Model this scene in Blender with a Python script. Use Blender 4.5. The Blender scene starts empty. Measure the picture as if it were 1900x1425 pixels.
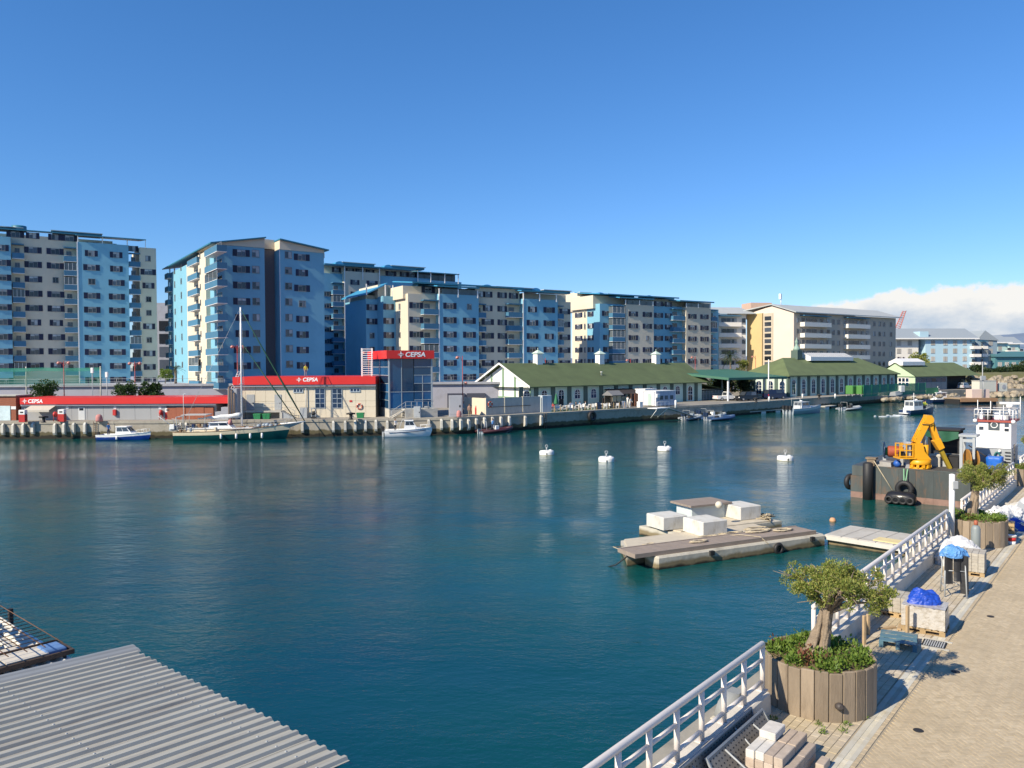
import bpy, math, random
from mathutils import Vector, Matrix, noise as mnoise
# ---------------------------------------------------------------- camera, sky, sun, exposure
scene = bpy.context.scene
W0, H0, FPX, CZ = 1900.0, 1425.0, 1450.0, 9.5          # photograph size, focal length in its pixels, eye height over water
PITCH, ROLL = math.radians(-1.38), math.radians(0.27)
fwd = Vector((0, math.cos(PITCH), math.sin(PITCH)))
up0 = Vector((0, -math.sin(PITCH), math.cos(PITCH)))
r0 = Vector((1, 0, 0))
RT = r0 * math.cos(ROLL) - up0 * math.sin(ROLL)
UP = r0 * math.sin(ROLL) + up0 * math.cos(ROLL)
cam_d = bpy.data.cameras.new('camera')
cam = bpy.data.objects.new('camera', cam_d)
scene.collection.objects.link(cam)
m = Matrix((RT, UP, -fwd)).transposed().to_4x4()
m.translation = (0, 0, CZ)
cam.matrix_world = m
cam_d.sensor_fit = 'HORIZONTAL'
cam_d.sensor_width = 36.0
cam_d.lens = 36.0 * FPX / W0
cam_d.clip_start = 0.1
cam_d.clip_end = 20000
scene.camera = cam
SUN_EL = math.radians(35.5)
SUN_DIR = Vector((-0.79, -0.613, 0)).normalized() * math.cos(SUN_EL) + Vector((0, 0, math.sin(SUN_EL)))
world = bpy.data.worlds.new('World')
scene.world = world
world.use_nodes = True
nt = world.node_tree
nt.nodes.clear()
def wn(t, **kw):
 n = nt.nodes.new(t)
 for k, v in kw.items():
  setattr(n, k, v)
 return n
def wl(a, b):
 nt.links.new(a, b)
def wmath(op, a, b=None, clamp=False):
 n = wn('ShaderNodeMath', operation=op, use_clamp=clamp)
 for i, x in enumerate((a, b)):
  if x is None:
   continue
  if isinstance(x, (int, float)):
   n.inputs[i].default_value = x
  else:
   wl(x, n.inputs[i])
 return n.outputs[0]
out = wn('ShaderNodeOutputWorld')
sky = wn('ShaderNodeTexSky')
sky.sky_type = 'NISHITA'
sky.sun_disc = False
sky.sun_elevation = SUN_EL
sky.sun_rotation = math.atan2(SUN_DIR.x, SUN_DIR.y)
sky.altitude = 0
sky.air_density = 1.0
sky.dust_density = 0.0
sky.ozone_density = 4.0
bg = wn('ShaderNodeBackground')
bg.inputs[1].default_value = 0.096
hs = wn('ShaderNodeHueSaturation')
hs.inputs['Saturation'].default_value = 1.05
hs.inputs['Value'].default_value = 1.0
wl(sky.outputs[0], hs.inputs['Color'])
tint = wn('ShaderNodeVectorMath', operation='MULTIPLY')
tint.inputs[1].default_value = (0.93, 0.96, 1.14)
wl(hs.outputs[0], tint.inputs[0])
sc_ = wn('ShaderNodeSeparateColor')
wl(tint.outputs[0], sc_.inputs[0])
cc_ = wn('ShaderNodeCombineColor')
wl(wmath('MULTIPLY', wmath('POWER', sc_.outputs[0], 1.14), 0.56), cc_.inputs[0])
wl(wmath('MULTIPLY', wmath('POWER', sc_.outputs[1], 0.94), 0.921), cc_.inputs[1])
wl(wmath('MULTIPLY', wmath('POWER', sc_.outputs[2], 0.91), 1.13), cc_.inputs[2])
wl(cc_.outputs[0], bg.inputs[0])
tc = wn('ShaderNodeTexCoord')
sep = wn('ShaderNodeSeparateXYZ')
wl(tc.outputs['Generated'], sep.inputs[0])
az = wmath('ARCTAN2', sep.outputs[0], sep.outputs[1])
el = sep.outputs[2]
def wnoise(scale, detail, rough, zs=1.0, off=(0, 0, 0)):
 mp = wn('ShaderNodeMapping')
 mp.inputs['Scale'].default_value = (1, 1, zs)
 mp.inputs['Location'].default_value = off
 wl(tc.outputs['Generated'], mp.inputs[0])
 n = wn('ShaderNodeTexNoise')
 n.inputs['Scale'].default_value = scale
 n.inputs['Detail'].default_value = detail
 n.inputs['Roughness'].default_value = rough
 wl(mp.outputs[0], n.inputs['Vector'])
 return n.outputs[0]
def wmap(x, a, b, c, d, smooth=True):
 n = wn('ShaderNodeMapRange', interpolation_type='SMOOTHSTEP' if smooth else 'LINEAR')
 wl(x, n.inputs['Value'])
 for i, v in enumerate((a, b, c, d)):
  n.inputs[i + 1].default_value = v
 return n.outputs[0]
n1 = wnoise(9.0, 7.0, 0.55, 1.3)
n2 = wnoise(34.0, 5.0, 0.6, 1.2, (3, 1, 2))
prof = wmath('MULTIPLY', wmap(az, 0.27, 0.46, 0.052, 0.084), wmap(az, 1.5, 2.2, 1.0, 0.0))
edge = wmath('ADD', wmath('MULTIPLY', wmath('SUBTRACT', n1, 0.5), 0.062), wmath('MULTIPLY', wmath('SUBTRACT', n2, 0.5), 0.026))
gap = wmath('SUBTRACT', wmath('ADD', prof, edge), el)
mask = wmath('MULTIPLY', wmap(gap, -0.002, 0.0045, 0.0, 1.0), wmap(az, 0.28, 0.36, 0.0, 1.0))
n3 = wnoise(16.0, 6.0, 0.6, 2.0, (1, 5, 0.4))
body = wmath('ADD', wmath('MULTIPLY', n3, 0.75), wmap(el, 0.035, 0.10, 0.0, 0.42))
crp = wn('ShaderNodeValToRGB')
crp.color_ramp.elements[0].position = 0.27
crp.color_ramp.elements[0].color = (0.44, 0.56, 0.72, 1)
crp.color_ramp.elements[1].position = 0.60
crp.color_ramp.elements[1].color = (0.94, 0.93, 0.90, 1)
wl(body, crp.inputs[0])
bgc = wn('ShaderNodeBackground')
bgc.inputs[1].default_value = 0.66
wl(crp.outputs[0], bgc.inputs[0])
mx = wn('ShaderNodeMixShader')
wl(mask, mx.inputs[0])
wl(bg.outputs[0], mx.inputs[1])
wl(bgc.outputs[0], mx.inputs[2])
wl(mx.outputs[0], out.inputs[0])
sun_d = bpy.data.lights.new('sun', 'SUN')
sun_d.energy = 4.6
sun_d.angle = math.radians(0.53)
sun_d.color = (1.0, 0.885, 0.70)
sun = bpy.data.objects.new('sun', sun_d)
scene.collection.objects.link(sun)
sun.rotation_euler = SUN_DIR.to_track_quat('Z', 'Y').to_euler()
sun.location = (-60, -50, 60)
scene.view_settings.view_transform = 'Standard'
scene.view_settings.look = 'None'
scene.view_settings.exposure = 0.6
scene.view_settings.gamma = 1.0
scene.view_settings.use_curve_mapping = False
scene.cycles.max_bounces = 6
scene.cycles.use_denoising = True
# ---------------------------------------------------------------- helpers
rnd = random.Random(7)
COL = scene.collection
def ray(px, py):
 return fwd + RT * ((px - W0 / 2) / FPX) - UP * ((py - H0 / 2) / FPX)
def atz(px, py, z):
 d = ray(px, py)
 t = (z - CZ) / d.z
 return Vector((d.x * t, d.y * t, z))
def aty(px, py, Y):
 d = ray(px, py)
 t = Y / d.y
 return Vector((d.x * t, Y, CZ + d.z * t))
class Frame:
 """a local frame on the ground: x along a front, y into the building, z up"""
 def __init__(s, ox, oy, deg, oz=0.0):
  s.o = Vector((ox, oy, oz)); s.a = math.radians(deg)
  s.x = Vector((math.cos(s.a), math.sin(s.a), 0)); s.y = Vector((-math.sin(s.a), math.cos(s.a), 0))
 def _c(s):
  c = Vector((0, 0, CZ)) - s.o
  return c.dot(s.x), c.dot(s.y), c.z
 def on_y(s, px, py, yl):
  cx, cy, cz = s._c(); d = ray(px, py); t = (yl - cy) / d.dot(s.y)
  return cx + t * d.dot(s.x), cz + t * d.z
 def on_x(s, px, py, xl):
  cx, cy, cz = s._c(); d = ray(px, py); t = (xl - cx) / d.dot(s.x)
  return cy + t * d.dot(s.y), cz + t * d.z
 def on_z(s, px, py, zl):
  cx, cy, cz = s._c(); d = ray(px, py); t = (zl - cz) / d.z
  return cx + t * d.dot(s.x), cy + t * d.dot(s.y)
 def X(s, px, yl, py=690):
  return s.on_y(px, py, yl)[0]
 def Z(s, px, py, yl):
  return s.on_y(px, py, yl)[1]
 def w(s, x, y, z):
  return s.o + s.x * x + s.y * y + Vector((0, 0, z))
class MB:
 """collects faces; build() links them as one mesh object"""
 def __init__(s):
  s.v = []; s.f = []; s.m = []; s.M = None; s.sm = []
 def _a(s, pts):
  n = len(s.v)
  if s.M is not None:
   pts = [s.M @ Vector(p) for p in pts]
  s.v.extend([tuple(p) for p in pts])
  return n
 def face(s, pts, m=0, smooth=False):
  n = s._a(pts)
  s.f.append(tuple(range(n, n + len(pts)))); s.m.append(m); s.sm.append(smooth)
 def _fs(s, n, faces, m, smooth=False):
  for f in faces:
   s.f.append(tuple(n + i for i in f)); s.m.append(m); s.sm.append(smooth)
 def box(s, x0, x1, y0, y1, z0, z1, m=0):
  n = s._a([(x0, y0, z0), (x1, y0, z0), (x1, y1, z0), (x0, y1, z0), (x0, y0, z1), (x1, y0, z1), (x1, y1, z1), (x0, y1, z1)])
  s._fs(n, [(0, 3, 2, 1), (4, 5, 6, 7), (0, 1, 5, 4), (1, 2, 6, 5), (2, 3, 7, 6), (3, 0, 4, 7)], m)
  return s
 def obox(s, c, sz, rz=0.0, m=0, rx=0.0, ry=0.0):
  old = s.M
  T = Matrix.Translation(c) @ Matrix.Rotation(rz, 4, 'Z') @ Matrix.Rotation(ry, 4, 'Y') @ Matrix.Rotation(rx, 4, 'X')
  s.M = T if old is None else old @ T
  a, b, c2 = sz[0] / 2, sz[1] / 2, sz[2] / 2
  s.box(-a, a, -b, b, -c2, c2, m)
  s.M = old
  return s
 def cbox(s, x0, x1, y0, y1, z0, z1, b, m=0):
  """box with bevelled upper edges and corners"""
  ring = lambda x0, x1, y0, y1, z, c: [(x0 + c, y0, z), (x1 - c, y0, z), (x1, y0 + c, z), (x1, y1 - c, z), (x1 - c, y1, z), (x0 + c, y1, z), (x0, y1 - c, z), (x0, y0 + c, z)]
  n = s._a(ring(x0, x1, y0, y1, z0, b) + ring(x0, x1, y0, y1, z1 - b, b) + ring(x0 + b, x1 - b, y0 + b, y1 - b, z1, b * .6))
  for k in range(2):
   s._fs(n, [(k * 8 + i, k * 8 + (i + 1) % 8, k * 8 + 8 + (i + 1) % 8, k * 8 + 8 + i) for i in range(8)], m)
  s._fs(n, [tuple(range(16, 24)), tuple(range(7, -1, -1))], m)
  return s
 def tube(s, pts, r, n=8, m=0, cap=True, smooth=True):
  pts = [Vector(p) for p in pts]
  rs = list(r) if isinstance(r, (list, tuple)) else [r] * len(pts)
  N = []
  side = None
  for i, p in enumerate(pts):
   d = (pts[min(i + 1, len(pts) - 1)] - pts[max(i - 1, 0)])
   if d.length < 1e-9:
    d = Vector((0, 0, 1))
   d.normalize()
   if side is None:
    side = d.orthogonal().normalized()
   side = (side - d * side.dot(d))
   side = side.normalized() if side.length > 1e-6 else d.orthogonal().normalized()
   b = d.cross(side)
   ring = [p + (side * math.cos(a) + b * math.sin(a)) * rs[i] for a in [2 * math.pi * k / n for k in range(n)]]
   N.append(s._a(ring))
  for i in range(len(N) - 1):
   for k in range(n):
    k2 = (k + 1) % n
    s.f.append((N[i] + k, N[i] + k2, N[i + 1] + k2, N[i + 1] + k)); s.m.append(m); s.sm.append(smooth)
  if cap:
   s.f.append(tuple(N[0] + k for k in range(n - 1, -1, -1))); s.m.append(m); s.sm.append(False)
   s.f.append(tuple(N[-1] + k for k in range(n))); s.m.append(m); s.sm.append(False)
  return s
 def lathe(s, prof, c=(0, 0, 0), n=16, m=0, smooth=True, cap=True, arc=None, wob=None):
  N = []
  for j, (r, z) in enumerate(prof):
   ring = []
   for k in range(n):
    a = 2 * math.pi * k / n
    rr = r * (wob(a, z) if wob else 1.0)
    ring.append((c[0] + rr * math.cos(a), c[1] + rr * math.sin(a), c[2] + z))
   N.append(s._a(ring))
  for i in range(len(N) - 1):
   for k in range(n):
    k2 = (k + 1) % n
    s.f.append((N[i] + k, N[i] + k2, N[i + 1] + k2, N[i + 1] + k)); s.m.append(m); s.sm.append(smooth)
  if cap:
   s.f.append(tuple(N[0] + k for k in range(n - 1, -1, -1))); s.m.append(m); s.sm.append(False)
   s.f.append(tuple(N[-1] + k for k in range(n))); s.m.append(m); s.sm.append(False)
  return s
 def prism(s, poly, z0, z1, m=0):
  """polygon in x,y (counter-clockwise) from z0 to z1"""
  k = len(poly)
  n = s._a([(p[0], p[1], z0) for p in poly] + [(p[0], p[1], z1) for p in poly])
  s._fs(n, [tuple(range(k - 1, -1, -1)), tuple(range(k, 2 * k))] + [(i, (i + 1) % k, k + (i + 1) % k, k + i) for i in range(k)], m)
  return s
 def xprism(s, poly, y0, y1, m=0):
  """polygon in x,z extruded along y"""
  k = len(poly)
  n = s._a([(p[0], y0, p[1]) for p in poly] + [(p[0], y1, p[1]) for p in poly])
  s._fs(n, [tuple(range(k)), tuple(range(2 * k - 1, k - 1, -1))] + [(i, k + i, k + (i + 1) % k, (i + 1) % k) for i in range(k)], m)
  return s
 def yprism(s, poly, x0, x1, m=0):
  """polygon in y,z extruded along x"""
  k = len(poly)
  n = s._a([(x0, p[0], p[1]) for p in poly] + [(x1, p[0], p[1]) for p in poly])
  s._fs(n, [tuple(range(k - 1, -1, -1)), tuple(range(k, 2 * k))] + [(i, (i + 1) % k, k + (i + 1) % k, k + i) for i in range(k)], m)
  return s
 def loft(s, rings, m=0, closed=True, cap=True, smooth=True):
  N = [s._a(r) for r in rings]
  k = len(rings[0])
  for i in range(len(N) - 1):
   for j in range(k if closed else k - 1):
    j2 = (j + 1) % k
    s.f.append((N[i] + j, N[i] + j2, N[i + 1] + j2, N[i + 1] + j)); s.m.append(m); s.sm.append(smooth)
  if cap:
   s.f.append(tuple(N[0] + j for j in range(k - 1, -1, -1))); s.m.append(m); s.sm.append(False)
   s.f.append(tuple(N[-1] + j for j in range(k))); s.m.append(m); s.sm.append(False)
  return s
 def mesh(s, name, mats):
  me = bpy.data.meshes.new(name)
  me.from_pydata(s.v, [], s.f)
  for mt in (mats if isinstance(mats, (list, tuple)) else [mats]):
   me.materials.append(mt)
  me.polygons.foreach_set('material_index', s.m)
  me.polygons.foreach_set('use_smooth', s.sm)
  me.update()
  return me
 def build(s, name, mats, parent=None, kind=None, loc=None, rz=None, label=None):
  o = bpy.data.objects.new(name, s.mesh(name, mats))
  COL.objects.link(o)
  if parent is not None:
   o.parent = parent
  if kind: o['kind'] = kind
  if label: o['label'] = label
  if loc is not None: o.location = loc
  if rz is not None: o.rotation_euler.z = rz
  return o
def thing(name, label, cat, loc=(0, 0, 0), rz=0.0, group=None):
 o = bpy.data.objects.new(name, None)
 o.empty_display_size = 0.3
 COL.objects.link(o)
 o.location = loc; o.rotation_euler.z = rz
 o['label'] = label; o['category'] = cat
 if group: o['group'] = group
 return o
def tag(o, label, cat, group=None):
 o['label'] = label; o['category'] = cat
 if group: o['group'] = group
 return o
def inst(src, parent, loc=(0, 0, 0), rz=0.0, sc=None):
 """copy of an object (mesh shared) with its children, under parent"""
 c = src.copy()
 COL.objects.link(c)
 c.parent = parent
 c.location = loc; c.rotation_euler = (0, 0, rz)
 if sc: c.scale = sc
 for ch in KIDS.get(src.name, ()):
  d = ch.copy(); COL.objects.link(d); d.parent = c
  d.matrix_parent_inverse = ch.matrix_parent_inverse.copy()
 return c
KIDS = {}
def copy_thing(src, loc, rz, label, group=None):
 c = src.copy(); COL.objects.link(c)
 c.location = loc; c.rotation_euler = (0, 0, rz)
 c['label'] = label
 if group: c['group'] = group
 def rec(a, b):
  for ch in list(a.children):
   if ch.name in done: continue
   d = ch.copy(); COL.objects.link(d); d.parent = b; done.add(d.name)
   rec(ch, d)
 done = set()
 rec(src, c)
 return c
# ---------------------------------------------------------------- materials
MATS = {}
def mat(name, col, rough=0.7, var=0.12, scale=3.0, bump=0.0, bscale=20.0, metal=0.0, stretch=(1, 1, 1), spec=0.5, rand=0.0, dirt=None, dscale=0.6, dpos=(0.5, 0.7)):
 if name in MATS: return MATS[name]
 mt = bpy.data.materials.new(name); mt.use_nodes = True
 t = mt.node_tree; N = t.nodes; L = t.links
 b = N['Principled BSDF']
 b.inputs['Roughness'].default_value = rough
 b.inputs['Metallic'].default_value = metal
 b.inputs['Specular IOR Level'].default_value = spec
 co = N.new('ShaderNodeTexCoord')
 mp = N.new('ShaderNodeMapping'); mp.inputs['Scale'].default_value = stretch
 L.new(co.outputs['Object'], mp.inputs[0])
 vec = mp.outputs[0]
 oi = N.new('ShaderNodeObjectInfo')
 if rand:
  ad = N.new('ShaderNodeVectorMath'); ad.operation = 'ADD'
  ml = N.new('ShaderNodeMath'); ml.operation = 'MULTIPLY'; ml.inputs[1].default_value = 57.0
  L.new(oi.outputs['Random'], ml.inputs[0]); L.new(vec, ad.inputs[0]); L.new(ml.outputs[0], ad.inputs[1])
  vec = ad.outputs[0]
 n = N.new('ShaderNodeTexNoise'); n.inputs['Scale'].default_value = scale; n.inputs['Detail'].default_value = 6; n.inputs['Roughness'].default_value = 0.62
 L.new(vec, n.inputs['Vector'])
 mr = N.new('ShaderNodeMapRange'); mr.inputs[1].default_value = 0.25; mr.inputs[2].default_value = 0.75
 mr.inputs[3].default_value = 1 - var; mr.inputs[4].default_value = 1 + var
 L.new(n.outputs[0], mr.inputs[0])
 fac = mr.outputs[0]
 if rand:
  r2 = N.new('ShaderNodeMapRange'); r2.inputs[3].default_value = 1 - rand; r2.inputs[4].default_value = 1 + rand
  L.new(oi.outputs['Random'], r2.inputs[0])
  mm = N.new('ShaderNodeMath'); mm.operation = 'MULTIPLY'
  L.new(fac, mm.inputs[0]); L.new(r2.outputs[0], mm.inputs[1]); fac = mm.outputs[0]
 vm = N.new('ShaderNodeVectorMath'); vm.operation = 'SCALE'
 vm.inputs[0].default_value = col[:3]
 L.new(fac, vm.inputs['Scale'])
 colout = vm.outputs[0]
 if dirt:
  dn = N.new('ShaderNodeTexNoise'); dn.inputs['Scale'].default_value = dscale; dn.inputs['Detail'].default_value = 8; dn.inputs['Roughness'].default_value = 0.7
  L.new(vec, dn.inputs['Vector'])
  dm = N.new('ShaderNodeMapRange'); dm.inputs[1].default_value = dpos[0]; dm.inputs[2].default_value = dpos[1]
  L.new(dn.outputs[0], dm.inputs[0])
  mxn = N.new('ShaderNodeMix'); mxn.data_type = 'RGBA'
  L.new(dm.outputs[0], mxn.inputs['Factor']); L.new(colout, mxn.inputs['A']); mxn.inputs['B'].default_value = (*dirt[:3], 1)
  colout = mxn.outputs['Result']
 L.new(colout, b.inputs['Base Color'])
 if bump:
  bn = N.new('ShaderNodeTexNoise'); bn.inputs['Scale'].default_value = bscale; bn.inputs['Detail'].default_value = 5
  L.new(vec, bn.inputs['Vector'])
  bp = N.new('ShaderNodeBump'); bp.inputs['Strength'].default_value = min(1.0, bump); bp.inputs['Distance'].default_value = 0.02
  L.new(bn.outputs[0], bp.inputs['Height']); L.new(bp.outputs[0], b.inputs['Normal'])
 MATS[name] = mt
 return mt
def glass_mat(name, col, rough=0.06, rand=0.5):
 mt = mat(name, col, rough, 0.1, 1.0, rand=rand, spec=0.6)
 return mt
WALL_BLUE = mat('blue_render', (0.18, 0.415, 0.54), 0.85, 0.05, 0.25, bump=0.3, bscale=0.5, dirt=(0.14, 0.335, 0.455), dscale=0.22, dpos=(0.52, 0.8))
WALL_BEIGE = mat('beige_render', (0.62, 0.555, 0.43), 0.85, 0.05, 0.25, bump=0.3, bscale=0.5, dirt=(0.53, 0.47, 0.365), dscale=0.22, dpos=(0.52, 0.8))
BALC_BLUE = mat('balcony_blue', (0.05, 0.165, 0.27), 0.8, 0.07, 0.5, rand=0.1)
SHUT = mat('navy_shutter', (0.010, 0.014, 0.045), 0.5, 0.1, 2.0, rand=0.3)
PANE = glass_mat('dark_pane', (0.05, 0.06, 0.075), 0.05, 0.8)
CURT = mat('curtain_pane', (0.32, 0.34, 0.35), 0.25, 0.2, 2.0, rand=0.5)
FRAME = mat('pale_frame', (0.22, 0.22, 0.22), 0.5, 0.05)
WHITE = mat('white_paint', (0.78, 0.77, 0.74), 0.55, 0.05, 1.0, dirt=(0.62, 0.58, 0.5), dscale=1.2, dpos=(0.55, 0.85))
CREAM = mat('cream_render', (0.64, 0.57, 0.44), 0.85, 0.06, 0.4, bump=0.2, bscale=3, dirt=(0.47, 0.41, 0.31), dscale=0.5, dpos=(0.52, 0.8))
ROOF_TEAL = mat('teal_roof_edge', (0.03, 0.17, 0.25), 0.5, 0.1)
ROOF_BLUE = mat('blue_sheet_roof', (0.05, 0.27, 0.46), 0.45, 0.08, 0.6)
GREY_ROOF = mat('grey_roof', (0.40, 0.42, 0.41), 0.7, 0.07, 0.5)
DARK = mat('dark_void', (0.02, 0.02, 0.022), 0.8, 0.1)
GREYC = mat('grey_render', (0.34, 0.35, 0.38), 0.85, 0.06, 0.5, dirt=(0.27, 0.27, 0.29), dscale=0.7)
CONC = mat('concrete', (0.36, 0.335, 0.285), 0.9, 0.14, 1.3, bump=0.5, bscale=9, dirt=(0.22, 0.20, 0.165), dscale=0.8, dpos=(0.48, 0.72))
CONC_L = mat('pale_concrete', (0.46, 0.44, 0.39), 0.9, 0.1, 1.6, bump=0.4, bscale=14, dirt=(0.34, 0.31, 0.26), dscale=1.1, dpos=(0.5, 0.75))
RED = mat('red_fascia', (0.62, 0.028, 0.022), 0.4, 0.05, 0.5)
REDP = mat('red_paint', (0.50, 0.03, 0.025), 0.45, 0.08, 2.0)
LETTER = mat('white_letter', (0.86, 0.86, 0.86), 0.5, 0.02)
STEEL = mat('grey_steel', (0.36, 0.38, 0.39), 0.5, 0.1, 3.0)
BLACK = mat('black_rubber', (0.018, 0.018, 0.019), 0.6, 0.2, 6.0)
LAMPRED = mat('lamp_post_red', (0.33, 0.045, 0.04), 0.5, 0.08)
BRICK = mat('red_brick', (0.30, 0.10, 0.055), 0.85, 0.12, 3.0, bump=0.3, bscale=14)
GREEN_ROOF = mat('green_shingle', (0.125, 0.165, 0.07), 0.85, 0.16, 1.4, bump=0.3, bscale=8, dirt=(0.085, 0.11, 0.05), dscale=0.35, dpos=(0.4, 0.75))
MINT = mat('mint_render', (0.52, 0.65, 0.55), 0.85, 0.05, 0.5)
MINT_D = mat('slate_pilaster', (0.085, 0.125, 0.105), 0.8, 0.08)
GREEN_T = mat('green_trim', (0.17, 0.28, 0.18), 0.6, 0.06)
# ---------------------------------------------------------------- the setting: water, quays, ground, hills
QZ = 2.31
def water_mat():
 mt = bpy.data.materials.new('harbour_water'); mt.use_nodes = True
 t = mt.node_tree; N = t.nodes; L = t.links
 b = N['Principled BSDF']
 b.inputs['Roughness'].default_value = 0.05
 b.inputs['IOR'].default_value = 1.333
 b.inputs['Specular IOR Level'].default_value = 0.5
 co = N.new('ShaderNodeTexCoord')
 n0 = N.new('ShaderNodeTexNoise'); n0.inputs['Scale'].default_value = 0.022; n0.inputs['Detail'].default_value = 4
 L.new(co.outputs['Object'], n0.inputs['Vector'])
 cr = N.new('ShaderNodeValToRGB')
 cr.color_ramp.elements[0].position = 0.36; cr.color_ramp.elements[0].color = (0.001, 0.044, 0.074, 1)
 cr.color_ramp.elements[1].position = 0.66; cr.color_ramp.elements[1].color = (0.006, 0.084, 0.060, 1)
 L.new(n0.outputs[0], cr.inputs[0]); L.new(cr.outputs[0], b.inputs['Base Color'])
 def nz(scale, detail, rough, st, rot):
  mp = N.new('ShaderNodeMapping'); mp.inputs['Scale'].default_value = st; mp.inputs['Rotation'].default_value = (0, 0, rot)
  L.new(co.outputs['Object'], mp.inputs[0])
  n = N.new('ShaderNodeTexNoise'); n.inputs['Scale'].default_value = scale; n.inputs['Detail'].default_value = detail; n.inputs['Roughness'].default_value = rough
  L.new(mp.outputs[0], n.inputs['Vector'])
  return n.outputs[0]
 def mth(op, a, c):
  n = N.new('ShaderNodeMath'); n.operation = op
  for i, x in enumerate((a, c)):
   if isinstance(x, (int, float)): n.inputs[i].default_value = x
   else: L.new(x, n.inputs[i])
  return n.outputs[0]
 big = nz(0.55, 3, 0.5, (1, 1.7, 1), 0.5)
 mid = nz(1.6, 4, 0.6, (1, 1.9, 1), 0.35)
 fine = nz(5.0, 4, 0.6, (1, 1.6, 1), 0.8)
 gust = nz(0.045, 3, 0.6, (1, 2.2, 1), 0.2)
 gm = N.new('ShaderNodeMapRange'); gm.inputs[1].default_value = 0.35; gm.inputs[2].default_value = 0.65; gm.inputs[3].default_value = 0.4; gm.inputs[4].default_value = 1.35
 L.new(gust, gm.inputs[0])
 h = mth('ADD', mth('MULTIPLY', big, 0.34), mth('ADD', mth('MULTIPLY', mid, 0.24), mth('MULTIPLY', fine, 0.10)))
 h = mth('MULTIPLY', h, gm.outputs[0])
 bp = N.new('ShaderNodeBump'); bp.inputs['Strength'].default_value = 0.48; bp.inputs['Distance'].default_value = 0.34
 L.new(h, bp.inputs['Height']); L.new(bp.outputs[0], b.inputs['Normal'])
 return mt
b = MB(); b.face([(-9000, -3000, 0), (9000, -3000, 0), (9000, 9000, 0), (-9000, 9000, 0)])
water = b.build('water', water_mat(), kind='structure')
def quay_mat(name, base, dark):
 mt = mat(name, base, 0.9, 0.16, 0.9, bump=0.7, bscale=5, dirt=tuple(c * 0.55 for c in base), dscale=0.9, dpos=(0.46, 0.72))
 t = mt.node_tree; N = t.nodes; L = t.links
 bs = N['Principled BSDF']
 src = bs.inputs['Base Color'].links[0].from_socket
 co = N.new('ShaderNodeTexCoord'); sp = N.new('ShaderNodeSeparateXYZ'); L.new(co.outputs['Object'], sp.inputs[0])
 nz = N.new('ShaderNodeTexNoise'); nz.inputs['Scale'].default_value = 1.3; nz.inputs['Detail'].default_value = 6
 L.new(co.outputs['Object'], nz.inputs['Vector'])
 ad = N.new('ShaderNodeMath'); ad.operation = 'MULTIPLY_ADD'; ad.inputs[1].default_value = -0.75
 L.new(nz.outputs[0], ad.inputs[0]); L.new(sp.outputs[2], ad.inputs[2])
 mr = N.new('ShaderNodeMapRange'); mr.inputs[1].default_value = 0.45; mr.inputs[2].default_value = 0.62
 L.new(ad.outputs[0], mr.inputs[0])
 mr2 = N.new('ShaderNodeMapRange'); mr2.inputs[1].default_value = -0.05; mr2.inputs[2].default_value = 0.12
 L.new(ad.outputs[0], mr2.inputs[0])
 m1 = N.new('ShaderNodeMix'); m1.data_type = 'RGBA'; m1.inputs['A'].default_value = (0.018, 0.016, 0.010, 1); m1.inputs['B'].default_value = (*dark, 1)
 L.new(mr2.outputs[0], m1.inputs['Factor'])
 mx = N.new('ShaderNodeMix'); mx.data_type = 'RGBA'
 L.new(mr.outputs[0], mx.inputs['Factor']); L.new(m1.outputs['Result'], mx.inputs['A']); L.new(src, mx.inputs['B'])
 L.new(mx.outputs['Result'], bs.inputs['Base Color'])
 return mt
QUAY = quay_mat('quay_concrete', (0.36, 0.33, 0.27), (0.10, 0.085, 0.045))
QL = [(-150, 104.6), (-100, 104.2), (-45, 103.6), (-26, 105.0), (-7.6, 107.6), (5, 116.8), (20, 129), (38, 141), (54, 155.5), (80, 180), (98, 197), (112, 205), (130, 214), (150, 218), (185, 219), (700, 235), (3500, 600)]
def qpt(px):
 """point of the far quay's edge seen in column px"""
 for (x0, y0), (x1, y1) in zip(QL, QL[1:]):
  t = (px - 950) / FPX
  den = (x1 - x0) - t * (y1 - y0)
  if abs(den) < 1e-9: continue
  k = (t * y0 - x0) / den
  if 0 <= k <= 1:
   d = Vector((x1 - x0, y1 - y0, 0)).normalized()
   return Vector((x0 + k * (x1 - x0), y0 + k * (y1 - y0), QZ)), d
 raise ValueError(px)
qw = thing('quay_wall', 'x', 'x'); del qw['label']; del qw['category']; qw['kind'] = 'structure'
for (x0, y0), (x1, y1) in zip(QL[:11], QL[1:12]):
 L_ = math.hypot(x1 - x0, y1 - y0); n = max(1, int(L_ / 7))
 a = math.atan2(y1 - y0, x1 - x0)
 for k in range(n):
  t0, t1 = k / n, (k + 1) / n
  b = MB()
  j = rnd.uniform(-0.03, 0.03)
  b.M = Matrix.Translation((x0 + (x1 - x0) * t0, y0 + (y1 - y0) * t0, 0)) @ Matrix.Rotation(a, 4, 'Z')
  w_ = L_ / n
  b.box(0.012, w_ - 0.012, 0.0 + j, 1.2, -3, QZ - 0.32)
  b.box(0.012, w_ - 0.012, -0.10 + j, 1.2, QZ - 0.318, QZ + 0.02)
  b.build('wall_block', QUAY, qw)
ASPH = mat('quay_apron', (0.27, 0.25, 0.215), 0.95, 0.12, 0.7, bump=0.3, bscale=8, dirt=(0.19, 0.175, 0.15), dscale=0.25, dpos=(0.45, 0.7))
b = MB()
poly = [(x, y + 0.9) for x, y in QL] + [(3500, 9000), (-3500, 9000), (-3500, 130), (-150, 110)]
b.prism([(x, y) for x, y in poly], -2.5, QZ - 0.006)
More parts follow.
